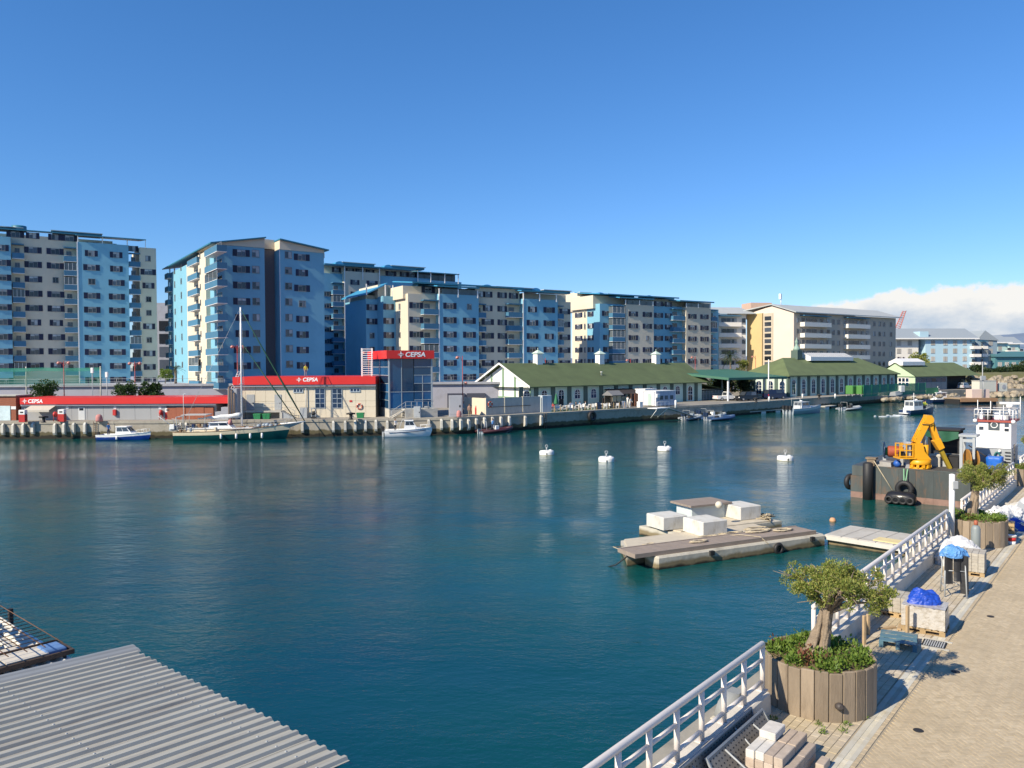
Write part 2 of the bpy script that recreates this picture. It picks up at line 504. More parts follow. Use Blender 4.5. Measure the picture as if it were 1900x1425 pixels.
ground = b.build('ground', ASPH, kind='structure')
HILL = mat('far_hill', (0.14, 0.19, 0.27), 0.95, 0.15, 0.004)  # haze of distance is put into the bluish colour
b = MB()
rows = []
for j in range(9):
 f = j / 8
 row = []
 for i in range(60):
  x = -800 + i * 95
  hgt = (70 + 55 * mnoise.noise((x * 0.0012, 3.1, 0)) + 20 * mnoise.noise((x * 0.006, 1.1, 0)) + max(0, (x - 1300)) * 0.055) * math.sin(f * math.pi / 2) ** 0.8
  hgt *= min(1, max(0, (x + 200) / 900))
  row.append((x, 3600 + f * 800 + 60 * mnoise.noise((x * 0.003, f * 3, 7)), 1 + hgt + f * 14 * mnoise.noise((x * 0.01, f * 4, 2))))
 rows.append(row)
for j in range(8):
 for i in range(59):
  b.face([rows[j][i], rows[j][i + 1], rows[j + 1][i + 1], rows[j + 1][i]], smooth=True)
b.build('hills', HILL, kind='structure')
PODW = mat('lavender_render', (0.34, 0.345, 0.40), 0.85, 0.05, 0.5, dirt=(0.28, 0.28, 0.31), dscale=0.5)
pf = Frame(-120, 124.5, 4.6)
def px_pod(px): return pf.X(px, 0)
PZ = 6.3
pod = thing('podium_terrace', 'x', 'x'); del pod['label']; del pod['category']; pod['kind'] = 'structure'
b = MB(); b.prism([(-140, 123.3), (2, 134.4), (36, 159.5), (36, 420), (-140, 420)], QZ - 0.3, PZ)
b.build('podium_wall', PODW, pod)
b = MB(); b.prism([(-141, 122.9), (2.1, 134.0), (3, 134.6), (2, 136), (-140, 125)], PZ + 0.002, PZ + 0.35)
b.build('coping', GREYC, pod)
def podium_opening(pxa, pxb, z0, z1):
 xa, xb = pf.X(pxa, -0.1, 735), pf.X(pxb, -0.1, 735)
 b = MB(); b.M = Matrix.Translation(pf.o) @ Matrix.Rotation(pf.a, 4, 'Z')
 yy = -1.1 + 0
 b.box(xa, xb, -0.75, 0.5, z0, z1)
 b.build('garage_opening', mat('garage_dark', (0.055, 0.06, 0.085), 0.6, 0.1), pod)
for a_, c_ in ((138, 164), (176, 206), (830, 862), (866, 900), (338, 360), (290, 318)):
 podium_opening(a_, c_, QZ - 0.1, 4.75)
RAILM = mat('rail_grey', (0.42, 0.44, 0.45), 0.5, 0.05)
b = MB()
for k in range(48):
 x = -138 + k * 2.9
 y = 123.6 + (x + 140) * 11.1 / 142
 b.tube([(x, y, PZ + .35), (x, y, PZ + 1.25)], 0.03, 4)
b.tube([(-139, 123.7, PZ + 1.25), (2, 134.7, PZ + 1.25)], 0.035, 4); b.tube([(-139, 123.7, PZ + 0.8), (2, 134.7, PZ + .8)], 0.025, 4)
b.build('handrail', RAILM, pod)
# ---------------------------------------------------------------- apartment blocks
def make_window(kind, var):
 w, h, sw = {'w': (1.45, 1.12, 0.72), 'm': (1.15, 1.12, 0.55), 's': (1.25, 1.15, 0), 'v': (0.85, 1.25, 0.0), 'n': (1.0, 1.1, 0.0), 'p': (1.6, 1.2, 0.7)}[kind]
 r = random.Random(ord(kind) * 13 + var * 7)
 b = MB()
 f = 0.06
 for x0, x1, z0, z1 in ((-w / 2, w / 2, h / 2 - f, h / 2), (-w / 2, w / 2, -h / 2, -h / 2 + f), (-w / 2, -w / 2 + f, -h / 2 + f, h / 2 - f), (w / 2 - f, w / 2, -h / 2 + f, h / 2 - f), (-f / 2, f / 2, -h / 2 + f, h / 2 - f)):
  b.box(x0, x1, -0.07, 0.0, z0, z1, 0)
 b.box(-w / 2 - 0.05, w / 2 + 0.05, -0.12, -0.002, -h / 2 - 0.06, -h / 2 - 0.002, 0)
 for sx in (-1, 1):
  x0, x1 = (-w / 2 + f, -f / 2) if sx < 0 else (f / 2, w / 2 - f)
  mid = h / 2 - f - (h - 2 * f) * r.choice((0, 0, 0, 0.35, 0.6, 1.0, 0.2))
  b.face([(x0, -0.03, -h / 2 + f), (x1, -0.03, -h / 2 + f), (x1, -0.03, h / 2 - f), (x0, -0.03, h / 2 - f)], 1)
  if mid < h / 2 - f - 0.01:
   b.face([(x0, -0.036, mid), (x1, -0.036, mid), (x1, -0.036, h / 2 - f), (x0, -0.036, h / 2 - f)], 2)
 o = b.build('window', [FRAME, PANE, CURT])
 kids = []
 if sw:
  for sx in (-1, 1):
   q = MB()
   xa = w / 2 + 0.01 if sx > 0 else -w / 2 - 0.01 - sw
   q.box(xa, xa + sw, -0.06, -0.004, -h / 2 - 0.03, h / 2 + 0.03)
   for k in range(5):
    zz = -h / 2 + 0.12 + k * (h - 0.24) / 4
    q.box(xa + 0.06, xa + sw - 0.06, -0.075, -0.058, zz - 0.05, zz + 0.05)
   s = q.build('shutter', SHUT, o)
   kids.append(s)
 KIDS[o.name] = kids
 return o
WIN = {}
_protos = []
def window(parent, kind, x, y, z, rz=0.0, sc=None):
 v = rnd.randrange(4)
 key = (kind, v)
 if key not in WIN:
  WIN[key] = make_window(kind, v)
  _protos.append(WIN[key])
 return inst(WIN[key], parent, (x, y, z), rz, sc)
GLZ = mat('balcony_glass', (0.10, 0.12, 0.13), 0.06, 0.1, rand=0.3)
def make_balcony(w, d, glazed, col=None, door=True):
 """balcony from x=0..w, projecting to y=-d, floor at z=0"""
 b = MB()
 b.box(0, w, -d, -0.002, -0.07, 0.0, 1)
 b.box(0, w, -d, -d + 0.12, 0.002, 1.02, 0)
 b.box(0, 0.12, -d + 0.122, -0.002, 0.002, 1.02, 0)
 b.box(w - 0.12, w, -d + 0.122, -0.002, 0.002, 1.02, 0)
 if glazed:
  b.box(0.03, w - 0.03, -d + 0.03, -d + 0.06, 1.022, 2.5, 2)
  b.box(0.03, 0.06, -d + 0.062, -0.01, 1.022, 2.5, 2)
  for k in range(4):
   x = 0.03 + (w - 0.1) * k / 3
   b.box(x, x + 0.05, -d + 0.005, -d + 0.028, 1.022, 2.5, 1)
  b.box(0.03, w - .03, -d + 0.0, -d + 0.028, 1.022, 1.08, 1)
 else:
  b.tube([(0.06, -d + .06, 1.1), (w - .06, -d + .06, 1.1)], 0.025, 4, 3)
 o = b.build('balcony', [col or BALC_BLUE, WHITE, GLZ, STEEL])
 kids = []
 if door:
  q = MB()
  q.box(w * 0.22, w * 0.62, -0.05, -0.004, 0.004, 2.1, 0)
  q.box(w * 0.24, w * 0.41, -0.07, -0.052, 0.06, 2.05, 1)
  q.box(w * 0.43, w * 0.60, -0.07, -0.052, 0.06, 2.05, 1)
  kids.append(q.build('balcony_door', [FRAME, PANE], o))
 KIDS[o.name] = kids
 _protos.append(o)
 return o
BAL = {}
def balcony_col(parent, x0, x1, y, d, z_top, n, storey, glaz=(), rz=0.0, col=None, org=None, step=None):
 w = x1 - x0
 ka = (round(w, 2), d, False, col); kb = (round(w, 2), d, True, col)
 for k in range(n):
  key = kb if k in glaz else ka
  if key not in BAL: BAL[key] = make_balcony(w, d, key[2], col)
  loc = (x0, y, z_top - k * storey) if org is None else (org[0], org[1], z_top - k * storey)
  inst(BAL[key], parent, loc, rz)
 if org is not None: return
 b = MB(); b.box(0, w, -d, -0.002, -0.02, 0.18, 0)
 b.build('balcony_canopy', [BALC_BLUE], parent, loc=((x0, y, z_top + storey - 0.15) if org is None else (org[0], org[1], z_top + storey - 0.15)), rz=rz)
ST = 2.8
def rows(z_top, n, st=ST): return [z_top - k * st for k in range(n)]
def bframe(name, label, cat, fr, group=None):
 return thing(name, label, cat, fr.o, fr.a, group)
def wall(parent, x0, x1, y0, y1, z0, z1, m, name='wall'):
 return MB().box(x0, x1, y0, y1, z0, z1).build(name, m, parent)
def roof_slab(parent, x0, x1, y0, y1, z0, rise, th=0.22, m=None, name='roof'):
 b = MB(); b.yprism([(y0, z0), (y1, z0 + rise), (y1, z0 + rise + th), (y0, z0 + th)], x0, x1)
 return b.build(name, m or ROOF_BLUE, parent)
def fascia(parent, x0, x1, y, z, m=None):
 MB().box(x0 - 0.02, x1 + 0.02, y - 0.06, y - 0.003, z - 0.04, z + 0.27).build('fascia', m or ROOF_TEAL, parent)
def dormer(parent, x, y, z, w=3.0, h=1.3, d=3.0):
 w, h = w * .8, h * .62; z -= .3
 """arched roof vent with a flat metal hood beside it"""
 pts = [(x - w / 2, z)] + [(x + math.cos(a) * w / 2, z + 0.25 + math.sin(a) * h * .8) for a in [math.pi * (1 - k / 8) for k in range(9)]] + [(x + w / 2, z)]
 MB().xprism(pts[::-1] if False else pts, y, y + d).build('roof_dormer', ROOF_BLUE, parent)
def roofbox(parent, x, y, z, w, h=0.8, d=2.5):
 h *= .62; z -= .25
 b = MB(); b.box(x, x + w, y, y + d, z, z + h, 0); b.box(x - 0.3, x + w + 0.3, y - 0.3, y + d + 0.3, z + h + .002, z + h + 0.15, 1)
 b.build('roof_plant', [ROOF_TEAL, GREY_ROOF], parent)
def post_row(parent, xs, y, z0, z1):
 for x in xs:
  MB().box(x - 0.09, x + 0.09, y, y + 0.18, z0, z1).build('terrace_post', WHITE, parent)
# ---- block A (far left)
fA = Frame(-91.3, 153.0, 32.0)
A = bframe('apartment_block', 'tall blue and beige apartment block at the far left edge, cut by the photo border', 'apartment block', fA, 'blue and beige apartment blocks behind the quay')
yb = -1.5
zt = fA.Z(145, 448.5, yb)                 # top of the blue slabs
xs = lambda px, y, f=fA: f.X(px, y, 560)
zroof = fA.Z(145, 437.5, yb)
wall(A, xs(-60, 0), xs(292, 0) - 8.2, 0, 14, PZ - 1, zroof - 0.4, WALL_BEIGE)
wall(A, xs(145, yb), xs(240, yb), yb, -0.004, PZ - 1, zt, WALL_BLUE)
wall(A, xs(-60, yb), xs(22, yb), yb, -0.004, PZ - 1, zt, WALL_BLUE)
xr0, xr1 = xs(260, -0.9), xs(291, -0.9)
wall(A, xr0, xr1, -0.9, 12, PZ - 1, fA.Z(276, 460, -0.9), WALL_BEIGE)
MB().box(-0.10, 0.10, -0.07, 0, PZ - 1, zt).build('corner_trim', WHITE, A, loc=(xs(145, yb), yb, 0))
zr = rows(fA.Z(171, 470.2, yb), 10)
for k, z in enumerate(zr):
 window(A, 'w' if k not in (0, 1, 2) else rnd.choice('wms'), xs(171, yb), yb, z)
 window(A, 'w' if k > 1 else 'm', xs(217, yb), yb, z)
 window(A, rnd.choice('wmw'), xs(5, yb), yb, z)
zr = rows(fA.Z(85, 465.6, 0), 9)
for k, z in enumerate([zr[0] + ST] + zr):
 window(A, rnd.choice('wwmw'), xs(63, 0), 0, z)
 window(A, rnd.choice('wwmn'), xs(104, 0), 0, z)
for px in (31, 83 + 48): window(A, 'w', xs(px, 0), 0, zr[0] + ST)
balcony_col(A, xs(24, -1.3), xs(47, -1.3), 0, 1.3, zr[0] - 1.9, 9, ST, (3, 8))
balcony_col(A, xs(120, -1.3), xs(144, -1.3), 0, 1.3, zr[0] - 1.9, 9, ST, (1, 2))
balcony_col(A, xs(241, -1.3), xs(262, -1.3), 0, 1.3, fA.Z(250, 479, 0) - 1.9, 9, ST, (6,))
z7 = fA.Z(273, 479.5, -0.9)
for k, z in enumerate(rows(z7, 10)):
 window(A, rnd.choice('mmwn'), xs(276, -0.9), -0.9, z)
for px in (160, 180, 213): window(A, 'n', xs(px, 0), -0.004, zroof - 1.4)
window(A, 'm', xs(247, 0), -0.004, zroof - 1.6)
post_row(A, [xs(145.5, yb) + .1, xs(192, yb), xs(238, yb)], yb, zt, zroof)
roof_slab(A, xs(-60, -1.7), xs(146, -1.7), -0.8, 9, zroof + 0.3, 1.3, m=ROOF_TEAL)
roof_slab(A, xs(143, -2.2), xs(273, -2.2), -2.2, 9, zroof, 1.3, 0.18, m=ROOF_TEAL)
MB().box(xs(271, -2.0), xs(271, -2) + .12, -2.0, -1.9, fA.Z(271, 460, -2), zroof).build('terrace_post', WHITE, A)
for px, w in ((-8, 3), (100, 8.5), (18, 2.2)):
 roofbox(A, xs(px, 2), 2, zroof + 0.85, w, 0.85)
MB().tube([(xs(38, 3), 3, zroof + .6), (xs(38, 3), 3, zroof + 1.7)], 1.3, 10).build('roof_dormer', ROOF_TEAL, A)
# ---- block B (gabled, seen on its corner)
fB = Frame(-50.4, 134.0, 34.0)
B = bframe('apartment_block', 'tall blue apartment block with twin gable ends and a sunlit balcony side', 'apartment block', fB, 'blue and beige apartment blocks behind the quay')
xs = lambda px, y=0: fB.X(px, y, 580)
zc = fB.Z(405, 453.5, 0)
x1, x2, x3, x4 = xs(492), xs(520), xs(511, 0), xs(602)
yE = fB.on_x(312, 560, 0.0)[0]
ym = fB.on_x(347, 560, 0.0)[0]; yc0 = fB.on_x(382.5, 560, -0.7)[0]; yc1 = fB.on_x(368.5, 560, -0.7)[0]
zlow = zc - 0.9
wall(B, 0, x1, 0, yc0, PZ - 1, zc, WALL_BLUE)
wall(B, 0.004, x1, yc0 + .004, ym, PZ - 1, zlow, CREAM)
wall(B, 0, x4, ym + .004, yE, PZ - 1, zlow, mat('blue_render_left', (0.18, 0.415, 0.54), 0.85, 0.05, 0.25, bump=0.3, bscale=1.1))
wall(B, -0.7, 0, yc1, yc0, QZ, zlow + 0.2, CREAM)
wall(B, x2, x4, -0.0, ym - .004, PZ - 1, fB.Z(520, 463, 0), WALL_BLUE)
wall(B, x1 + .004, x2 - .004, 3.0, ym - .004, PZ - 1, zc + 0.2, mat('recess_shade', (0.16, 0.15, 0.15), 0.9, 0.1))  # the recess's shade is put into this dark wall colour
def gable(par, pts, y0, y1, name='gable'):
 MB().xprism(pts, y0, y1).build(name, WALL_BEIGE, par)
zg0, zg1 = fB.Z(382, 451.5, -0.8), fB.Z(492, 441.5, -0.8)
gable(B, [(-0.6, zc + 0.003), (x1, zc + .003), (x1, zg1), (-0.6, zg0 + .2)], -0.15, 12)
xr = xs(612, -0.8)
zh0, zh1 = fB.Z(520, 444.5, -0.8), fB.Z(611, 464, -0.8)
zz2 = fB.Z(520, 463, 0) + .004
gable(B, [(x2, zz2), (x4, zz2 - .01), (x4, zh1), (x2, zh0)], -0.15, 12)
gable(B, [(x1 + .004, zc + .3), (x2 - .004, zc + .3), (x2 - .004, fB.Z(510, 446, 3)), (x1 + .004, fB.Z(510, 445, 3))], 2.8, 11)
def gslab(par, xa, za, xb, zb, y0, y1, th=0.2, m=None):
 MB().xprism([(xa, za), (xb, zb), (xb, zb + th), (xa, za + th)], y0, y1).build('roof', m or ROOF_TEAL, par)
gslab(B, -1.1, zg0 + .1, x1 + 0.1, zg1 + 0.03, -0.8, yE)
gslab(B, x2 - 0.1, zh0 + .03, xr, zh1 - .1, -0.8, 14)
wall(B, x4, xr - .3, 0.8, 10, zh1 - 1.3, zh1 - .35, WALL_BEIGE, 'eaves_box')
MB().box(-0.08, 0.08, -0.08, 0, PZ - 1, zc).build('corner_trim', WHITE, B, loc=(0.0, -0.003, 0))
MB().box(-0.05, 0.05, -0.05, 0, PZ - 1, zz2).build('corner_trim', WHITE, B, loc=(x2, -0.003, 0))
zr = rows(fB.Z(449, 469.5, 0), 9)
for k, z in enumerate(zr):
 window(B, 'w' if k < 4 else rnd.choice('wwm'), xs(449), 0, z)
 window(B, 's', xs(475.5), 0, z + 0.1, sc=(1, 1, 1.05))
zr2 = rows(fB.Z(561, 477.5, 0), 9)
for k, z in enumerate(zr2):
 window(B, 's' if k == 3 else rnd.choice('wmm'), xs(561), 0, z)
 window(B, 's', xs(536), 0, z + 0.25, sc=(1, 1, 1.05))
R90 = -math.pi / 2
zl = rows(zr[0] + .25, 9, 2.8)
for k, z in enumerate(zl):
 window(B, 'v' if k % 3 else 'n', 0, fB.on_x(325, 560, 0)[0], z, R90)
 window(B, 'v' if k % 3 != 1 else 'n', 0, fB.on_x(337, 560, 0)[0], z + .1, R90)
 window(B, 'v', -0.7, fB.on_x(372.5, 560, -0.7)[0], z, R90, (0.75, 1, 0.8))
def side_balc(par, fr, pxa, pxb, xl, d, ztop, n, glaz=()):
 ya = fr.on_x(pxa, 560, xl - d)[0]; yb_ = fr.on_x(pxb, 560, xl - d)[0]
 balcony_col(par, 0, ya - yb_, 0, d, ztop, n, 2.8, glaz, R90, None, (xl, ya))
side_balc(B, fB, 380, 403.5, 0.0, 1.6, zl[0] - 1.2, 9, (2,))
side_balc(B, fB, 348, 366, 0.0, 1.2, zl[0] - 1.2, 9, (7,))
side_balc(B, fB, 306, 312, 0.0, 0.8, zl[0] - 1.2, 9, ())
# ---- block E (long slab behind)
fE = Frame(*(aty(640, 600, 186).xy), 33.0)
E_ = bframe('apartment_block', 'long apartment block behind with flat blue roof, half hidden by the gabled block', 'apartment block', fE, 'blue and beige apartment blocks behind the quay')
xs = lambda px, y=0: fE.X(px, y, 580)
zE = fE.Z(660, 504, 0)
wall(E_, xs(590, 1.5), xs(640, 1.5), 1.5, 14, PZ - 1, zE - .6, WALL_BLUE)
wall(E_, xs(640), xs(706), 0, 14, PZ - 1, zE, WALL_BEIGE)
wall(E_, xs(706, 1.0), xs(800, 1.0), 1.0, 14, PZ - 1, fE.Z(730, 513, 1), WALL_BLUE)
wall(E_, xs(706, 2.5) - 3, xs(775, 2.5), 2.5, 13, fE.Z(730, 513, 1) - 1, fE.Z(706, 497.5, 2.5), WALL_BEIGE)
wall(E_, xs(600, 2.5), xs(706, 2.5), 2.5, 13, zE - 1, fE.Z(650, 494, 2.5), WALL_BEIGE)
wall(E_, xs(773, 1.0), xs(853, 1.0), 0.0, 12, PZ - 1, fE.Z(800, 521, 1), WALL_BLUE)
wall(E_, xs(776, 1.5), xs(845, 1.5), 1.5, 10, fE.Z(800, 521, 1), fE.Z(800, 507, 1), GLZ)
roof_slab(E_, xs(603, -.8), xs(772, -.8), -0.8, 10, fE.Z(640, 493.0, -.8), .8)
fascia(E_, xs(603, -.8), xs(772, -.8), -0.8, fE.Z(640, 493.0, -.8))
roof_slab(E_, xs(775, -.5), xs(853, -.5), -0.5, 10, fE.Z(800, 506.5, -.5), 0.8, m=ROOF_TEAL)
post_row(E_, [xs(p, -.4) for p in (640.5, 674, 705, 776, 800, 826, 851)], -0.4, zE - 2, fE.Z(660, 495, 0))
for px, w in ((632, 8), (722, 9)): dormer(E_, xs(px, 3), 3, fE.Z(650, 491, 3), 3, 1.4); roofbox(E_, xs(px + 6, 3), 3, fE.Z(650, 491, 3) + .2, w)
zr = rows(fE.Z(661, 524, 0), 9)
for z in zr:
 window(E_, rnd.choice('wmm'), xs(661 - 2), 0, z)
for z in rows(fE.Z(691, 525.5, 0), 1): window(E_, 'w', xs(691), 0, z)
for z in rows(fE.Z(680, 577, 0), 4): window(E_, 'm', xs(679), 0, z)
for z in rows(fE.Z(606, 545, 1.5), 7): window(E_, rnd.choice('wm'), xs(606, 1.5), 1.5, z)
for px in (625, 650, 668, 687): window(E_, 'm', xs(px, 2.5), 2.5, fE.Z(660, 503, 2.5))
for px in (726, 750, 765): window(E_, 'w' if px != 750 else 'm', xs(px, 2.5), 2.5, fE.Z(740, 508.5, 2.5))
balcony_col(E_, xs(618, .2), xs(639, .2), 1.5, 1.4, fE.Z(628, 539, 0) - .9, 9, ST, (1,))
MB().box(-0.1, 0.1, -0.07, 0, PZ, zE).build('corner_trim', WHITE, E_, loc=(xs(640), 0, 0))
# ---- block C
fC = Frame(*(aty(815, 600, 152.5).xy), 32.0)
C = bframe('apartment_block', 'mid-rise blue and beige apartment block with bright blue roof above the glass tower', 'apartment block', fC, 'blue and beige apartment blocks behind the quay')
xs = lambda px, y=0: fC.X(px, y, 620)
yw = 1.4                                   # beige walls stand behind the blue fronts
zt = fC.Z(815, 545, 0)
wall(C, xs(815), xs(888.5), 0, 13, PZ - 1, zt, WALL_BLUE)
zb2 = fC.Z(971, 554, 0)
wall(C, xs(971), xs(1035), 0, 13, PZ - 1, zb2, WALL_BLUE)
zw = fC.Z(906, 534, yw)
wall(C, xs(888.5) + .004, xs(971) - .004, yw, 13, PZ - 1, zw, WALL_BEIGE)
wall(C, xs(1035) + .004, xs(1059, yw), yw, 13, PZ - 1, fC.Z(1045, 560, yw), WALL_BEIGE)
xl = xs(757.5, yw)
wall(C, xl, xs(815) - .004, yw, 9, PZ - 1, fC.Z(770, 545, yw), WALL_BEIGE)
y1 = fC.on_x(734.5, 620, xl)[0]
wall(C, xl - 0.003, xl + 6, 9.004, y1, PZ - 1, fC.Z(770, 545, yw), CREAM)
xq = fC.X(711.5, y1, 620)
wall(C, xq, xl - .004, y1, 20, PZ - 1, fC.Z(720, 549.5, y1), WALL_BLUE)
xq2 = fC.X(679.5, y1 + 3, 620)
wall(C, xq2, xq - .004, y1 + 3, 22, PZ - 1, fC.Z(690, 555, y1 + 3), WALL_BLUE)
zf = fC.Z(815, 534.5, -1)
wall(C, xs(757, 2.5) - 1, xs(889, 2.5), 2.5, 12, zt - 1, fC.Z(815, 533.5, 2.5), WALL_BEIGE)
wall(C, xs(971, 2.5), xs(1050, 2.5), 2.5, 12, zb2 - 1, fC.Z(1000, 545, 2.5), WALL_BEIGE)
wall(C, xs(820, .5), xs(887, .5), 0.5, 0.56, zt, fC.Z(850, 537, .5), GLZ, 'terrace_glazing')
roof_slab(C, xs(812, -1), xs(890, -1), -1.0, 9, fC.Z(850, 533.5, -1), 1.1)
fascia(C, xs(812, -1), xs(890, -1), -1.0, fC.Z(850, 533.5, -1))
roof_slab(C, xs(729, 10), xs(972, .5), 0.5, 10, fC.Z(815, 527.5, .5), 1.0)
fascia(C, xs(729, 10), xs(972, .5), 0.5, fC.Z(815, 527.5, .5))
roof_slab(C, xs(968, -1), xs(1052, -1), -1.0, 9, fC.Z(1000, 542, -1), 1.1)
fascia(C, xs(968, -1), xs(1052, -1), -1.0, fC.Z(1000, 542, -1))
zgp = fC.Z(728, 526, y1)
xa_, xb_ = fC.X(679, y1 + 1, 600), fC.X(720, y1 + 1, 600)
MB().xprism([(xa_, fC.Z(680, 547, y1 + 1)), (xb_, fC.Z(720, 527, y1 + 1)), (xb_, fC.Z(720, 524.5, y1 + 1)), (xa_, fC.Z(680, 544.5, y1 + 1))], y1 + 1, 22).build('roof', ROOF_BLUE, C)
wall(C, xa_ + 1.2, xb_ + 1, y1 + 4, 20, fC.Z(690, 556, y1 + 3), fC.Z(690, 548, y1 + 4), WALL_BEIGE)
wall(C, xb_ - 1.5, xl, y1 + 2.5, 20, fC.Z(720, 551, y1), fC.Z(722, 529, y1 + 2), CREAM)
post_row(C, [xs(p, -.9) for p in (816, 851, 887, 972, 1002, 1033)], -0.9, zt - 0.6, fC.Z(815, 535, -.9))
post_row(C, [fC.X(p, y1, 600) for p in (681, 716, 730)], y1, fC.Z(720, 549.5, y1), fC.Z(725, 529, y1))
zr = rows(fC.Z(835, 567.5, 0), 6)
for k, z in enumerate(zr):
 window(C, 'w', xs(835), 0, z)
 window(C, 'n' if k == 0 else 'w', xs(871), 0, z)
zr = rows(fC.Z(988, 574, 0), 6)
for z in zr:
 window(C, rnd.choice('wm'), xs(988), 0, z); window(C, rnd.choice('wwm'), xs(1019), 0, z)
zr = rows(fC.Z(906, 572, yw), 6)
for z in [zr[0] + ST] + zr:
 window(C, rnd.choice('wmw'), xs(905, yw), yw, z); window(C, rnd.choice('mmw'), xs(932, yw), yw, z)
window(C, 'm', xs(953, yw), yw, zr[0] + ST); window(C, 'm', xs(892, yw), yw, zr[0] + ST)
for z in rows(fC.Z(1047, 578, yw), 6): window(C, 'w', xs(1048, yw), yw, z)
zr = rows(fC.Z(772, 566.5, yw), 6)
for k, z in enumerate(zr):
 window(C, 'w', xs(772.5, yw), yw, z)
 window(C, 'n', xl - .003, fC.on_x(742, 620, xl)[0], z, R90, (0.8, 1, 0.95))
 window(C, 'm', fC.X(722, y1), y1, z); window(C, rnd.choice('nm'), fC.X(691, y1 + 3), y1 + 3, z)
window(C, 'w', xs(795, 2.5), 2.5, zt + .9)
balcony_col(C, xs(787, -.1), xs(814.5, -.1), yw, 1.5, zr[0] - 1.75, 6, ST, (3,))
balcony_col(C, xs(889.5, 0), xs(903, 0), yw, 1.3, fC.Z(896, 572, 0) - 1.9, 6, ST, ())
balcony_col(C, xs(944.5, 0), xs(970, 0), yw, 1.3, fC.Z(957, 575, 0) - 1.5, 6, ST, ())
balcony_col(C, xs(1036, 0), xs(1047, 0), yw, 1.3, fC.Z(1041, 580, 0) - 1.3, 6, ST, (1,))
MB().box(-0.09, 0.09, -0.07, 0, PZ - 1, zt).build('corner_trim', WHITE, C, loc=(xs(815), -.003, 0))
MB().box(-0.09, 0.09, -0.07, 0, PZ - 1, zb2).build('corner_trim', WHITE, C, loc=(xs(971), -.003, 0))
for px, z_, w in ((787, 527, 5.5), (905, 532, 9), (995, 538, 7)):
 z_ = fC.Z(px, z_ + 2, 5)
 dormer(C, xs(px, 5), 5, z_, 3.2, 1.5); roofbox(C, xs(px, 5) + 2.2, 5, z_, w, .9)
# ---- block D
fD = Frame(*(aty(1161, 620, 184).xy), 32.0)
D = bframe('apartment_block', 'blue and beige apartment block rising over the green roofed restaurant', 'apartment block', fD, 'blue and beige apartment blocks behind the quay')
xs = lambda px, y=0: fD.X(px, y, 620)
zt = fD.Z(1161, 564.5, 0)
wall(D, xs(1161), xs(1213), 0, 13, QZ, zt, WALL_BEIGE)
wall(D, xs(1273), xs(1319), 0, 13, QZ, fD.Z(1273, 569, 0), WALL_BEIGE)
wall(D, xs(1213) + .004, xs(1273) - .004, yw, 13, QZ, fD.Z(1230, 568, yw), WALL_BLUE)
wall(D, xs(1319) + .004, xs(1333, 1), 1.0, 13, QZ, fD.Z(1325, 574, 1), WALL_BLUE)
xl = xs(1113, yw)
wall(D, xl, xs(1161) - .004, yw, 9, QZ, fD.Z(1120, 563.5, yw), WALL_BLUE)
y1 = fD.on_x(1089.5, 620, xl)[0]
wall(D, xl - .003, xl + 5, 9.004, y1, QZ, fD.Z(1120, 563.5, yw), mat('blue_render_left', (0.18, 0.415, 0.54)))
y2 = fD.on_x(1062, 620, xl)[0]
wall(D, xl - .006, xl + 5, y1 + .004, y2, QZ, fD.Z(1120, 566, yw), CREAM)
wall(D, xs(1113, 3) - 2, xs(1319, 3), 3, 12, zt - 1, fD.Z(1161, 551, 3), WALL_BEIGE)
wall(D, xs(1075, 14), xl, 9, 20, zt - 1.2, fD.Z(1080, 546, 14), CREAM)
roof_slab(D, xs(1066, 10), xs(1260, .3), 0.3, 10, fD.Z(1161, 548.5, .3), 1.0)
fascia(D, xs(1128, .3), xs(1260, .3), 0.3, fD.Z(1161, 548.5, .3))
roof_slab(D, xs(1150, -1), xs(1214, -1), -1.0, 8, fD.Z(1180, 554.3, -1), 1.0)
fascia(D, xs(1150, -1), xs(1214, -1), -1.0, fD.Z(1180, 554.3, -1))
roof_slab(D, xs(1262, -1), xs(1325, -1), -1.0, 8, fD.Z(1290, 560.3, -1), .9)
fascia(D, xs(1262, -1), xs(1325, -1), -1.0, fD.Z(1290, 560.3, -1))
wall(D, xs(1164, .4), xs(1211, .4), .4, .46, zt, fD.Z(1180, 557, .4), GLZ, 'terrace_glazing')
wall(D, xs(1275, .4), xs(1317, .4), .4, .46, fD.Z(1273, 569, 0), fD.Z(1290, 562.5, .4), GLZ, 'terrace_glazing')
post_row(D, [xs(p, -.9) for p in (1161.5, 1187, 1212, 1274, 1296, 1318)], -0.9, fD.Z(1273, 571, 0), fD.Z(1180, 557, -.9))
zr = rows(fD.Z(1175, 582.6, 0), 6)
for k, z in enumerate(zr):
 window(D, 'w', xs(1175), 0, z); window(D, 'n' if k == 2 else 'w', xs(1201), 0, z)
for z in rows(fD.Z(1284.5, 587, 0), 6):
 window(D, 'w', xs(1284.5), 0, z); window(D, 'w', xs(1307), 0, z)
zr = rows(fD.Z(1222, 585, yw), 6)
for z in [zr[0] + ST] + zr:
 window(D, rnd.choice('wm'), xs(1222, yw), yw, z); window(D, 'm', xs(1240, yw), yw, z)
for z in rows(fD.Z(1126, 581.5, yw), 6):
 window(D, rnd.choice('mw'), xs(1126, yw), yw, z)
 window(D, 'm', xl - .003, fD.on_x(1096, 620, xl)[0], z, R90)
 window(D, 'v', xl - .006, fD.on_x(1085.5, 620, xl)[0], z, R90, (.7, 1, 1)); window(D, 'w', xl - .006, fD.on_x(1074, 620, xl)[0], z, R90)
for z in rows(fD.Z(1326, 590, 1), 5): window(D, 'n', xs(1325, 1), 1, z)
